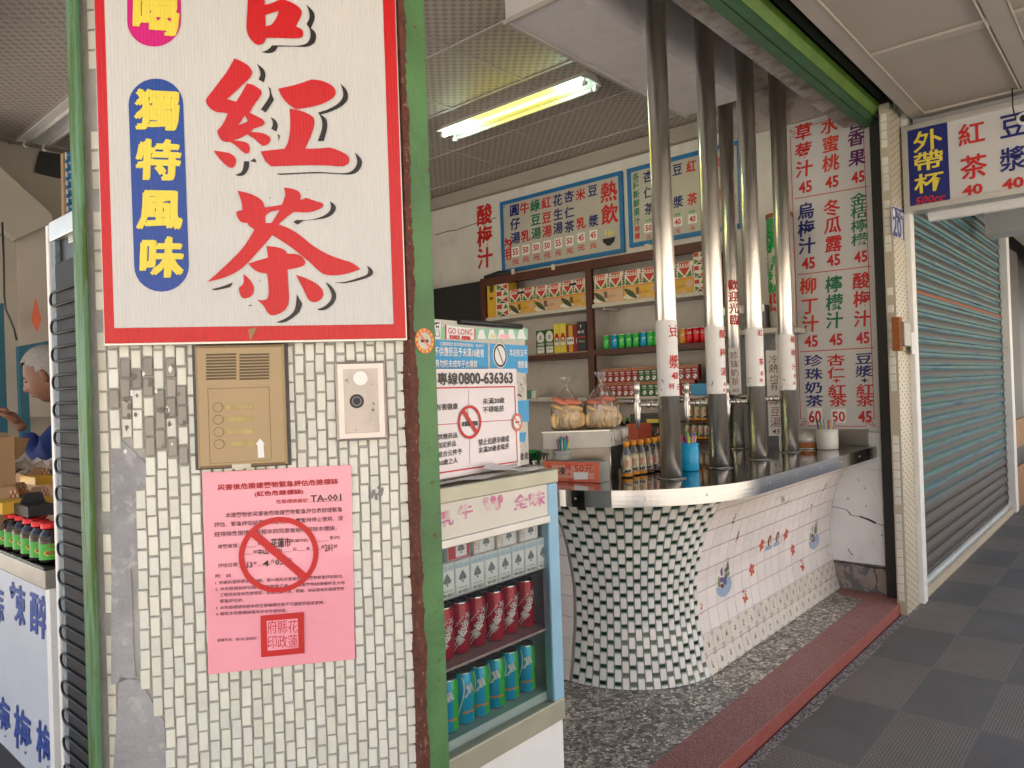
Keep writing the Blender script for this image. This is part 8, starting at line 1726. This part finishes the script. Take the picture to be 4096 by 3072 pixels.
rt_=_r2.copy(); rt_.z=0; rt_.normalize(); dp=Vector((math.cos(YAW),math.sin(YAW),0)); L_=-rt_
S=lambda a,d_,z: hc+L_*a+dp*d_+Zv*z    # a: towards the picture's left, d_: away from camera
def V(p,r,r2=None): return (p.x,p.y,p.z,r,r2 or r)
hand1=FY(42,918,PY-.02); hand2=FY(78,1003,PY-.12)
el1=FY(88,985,PY-.05); sh1=S(-.05,-.10,-.33); sh2=S(-.07,.20,-.33); neck=S(-.05,.03,-.17); chest=S(-.10,.05,-.42); belly=S(-.12,.05,-.75); hip=S(-.12,.05,-.98)
vb=[V(hip,.17,.14),V(belly,.17,.14),V(chest,.17,.14),V(S(-.08,.05,-.27),.11,.10),V(neck,.062),V(sh1,.075),V(el1,.052),V(hand1+(el1-hand1)*.25,.034),V(sh2,.075),V(FY(118,1010,PY+.1),.052),V(hand2+Vector((.10,.02,.0)),.034)]
skin_body('sweater_body',vb,[(0,1),(1,2),(2,3),(3,4),(3,5),(5,6),(6,7),(3,8),(8,9),(9,10)],M['sweater'],pe)
# head: a sculpted ellipsoid with brow, nose, lips and chin
mb=MB(); nu,nv=36,28; fx=(L_*.93-dp*.2).normalized(); tilt=.42; fxt=(fx*math.cos(tilt)-Zv*math.sin(tilt)); upt=(Zv*math.cos(tilt)+fx*math.sin(tilt)); sd_=fxt.cross(upt)
def headpt(th,ph):
    # ph from -pi/2 (chin) to pi/2 (crown); th=0 faces forward
    cf,sf=math.cos(ph),math.sin(ph); x=cf*math.cos(th); y=cf*math.sin(th); z=sf
    rx,ry,rz=.098,.076,.118; X_=x*rx; Y_=y*ry*(1-.12*max(0,-z)); Z_=z*rz
    if z<0: X_+= .012*max(0,x)*(-z); 
    g=lambda z0,w_: math.exp(-((z-z0)/w_)**2); s_=math.exp(-(th/.17)**2); s3=math.exp(-(th/.5)**2)
    X_+= .026*s_*g(-.20,.15)+.010*s_*g(-.02,.14)+.007*s3*g(.13,.09)-.009*math.exp(-((abs(th)-.36)/.16)**2)*g(.02,.09)+.008*math.exp(-(th/.3)**2)*g(-.47,.06)+.006*math.exp(-(th/.3)**2)*g(-.60,.06)+.014*math.exp(-(th/.4)**2)*g(-.85,.14)
    return hc+fxt*X_+sd_*Y_+upt*Z_
vs=[headpt(2*PI*i/nu-PI,-PI/2+PI*j/nv) for j in range(nv+1) for i in range(nu)]
mb.add(vs,[(j*nu+i,j*nu+(i+1)%nu,(j+1)*nu+(i+1)%nu,(j+1)*nu+i) for j in range(nv) for i in range(nu)],0,True)
mb.tube([hc-upt*.07-fxt*.03,neck+Zv*.01],[.05,.056],14)
for sgn in (-1,1):
    e_=hc+sd_*sgn*.074-fxt*.004-upt*.01; mb.tube([e_-upt*.028,e_+sd_*sgn*.010-upt*.01,e_+sd_*sgn*.012+upt*.018,e_+upt*.030],[.006,.011,.013,.005],8)
head_=mb.build('head',M['skin'],pe,fix=True)
mb=MB()
for sgn in (-1,1): e_=hc+fxt*.088+sd_*sgn*.030+upt*.004; mb.tube([e_-sd_*.010,e_+sd_*.010],[.0035,.0035],6); mb.tube([e_-sd_*.014+upt*.016,e_+sd_*.014+upt*.018],[.003,.003],6)
e_=hc+fxt*.098-upt*.062; mb.tube([e_-sd_*.02,e_+sd_*.02],[.002,.002],6); mb.build('eyes_and_mouth',mat('facial_dark_brown',(.10,.05,.035),.6),head_)
mb=MB(); vs=[];
for j in range(nv+1):
    for i in range(nu):
        th=2*PI*i/nu-PI; ph=-PI/2+PI*j/nv; p=headpt(th,ph); d_=(p-hc).normalized(); vs.append(p+d_*(.012+.003*math.sin(i*2.3+j*1.9)))
fs_=[]
for j in range(nv):
    for i in range(nu):
        th=2*PI*(i+.5)/nu-PI; ph=-PI/2+PI*(j+.5)/nv
        if ph>(.62 if abs(th)<1.0 else (.62-.95*(abs(th)-1.0) if abs(th)<1.9 else -.32)): fs_.append((j*nu+i,j*nu+(i+1)%nu,(j+1)*nu+(i+1)%nu,(j+1)*nu+i))
mb.add(vs,fs_,0,True); mb.build('hair',M['hair'],head_)
def hand(nm,w_,dirv,palm_n,curl,thumb=1):
    """palm as a skinned chain, five tapering bent fingers rooted in it"""
    d_=dirv.normalized(); pn_=palm_n.normalized(); s_=d_.cross(pn_).normalized()*thumb
    vv=[V(w_-d_*.03,.026),V(w_,.025,.020),V(w_+d_*.045,.040,.016),V(w_+d_*.075,.038,.014)]; ee=[(0,1),(1,2),(2,3)]
    ho_=skin_body(nm,vv,ee,M['skin'],pe,2); mb=MB()
    for k,(off,ln) in enumerate(((.030,.070),(.010,.078),(-.011,.072),(-.031,.056))):
        p=w_+d_*.075+s_*off; pts=[p-d_*.02,p]; a=0
        for q_ in (.42,.33,.25): a+=curl; p=p+(d_*math.cos(a)+pn_*math.sin(a))*ln*q_*1.0; pts.append(p)
        mb.tube(pts,[.009,.0095,.009,.0082,.0065],10)
    p=w_+d_*.02+s_*.030; pts=[w_+d_*.005+s_*.01,p]; t1__=(d_*.6+s_*.6+pn_*.35).normalized(); pts.append(p+t1__*.035); pts.append(p+t1__*.035+(d_*.85+pn_*.4).normalized()*.03); mb.tube(pts,[.013,.012,.0105,.008],10)
    mb.build('fingers',M['skin'],ho_)
hand('raised_hand',hand1,(L_*.55+Zv*.65).normalized(),(L_*.5-Zv*.3-dp*.3),.85,1)
hand('resting_hand',hand2,(L_*.9-Zv*.15).normalized(),-Zv,.28,-1)
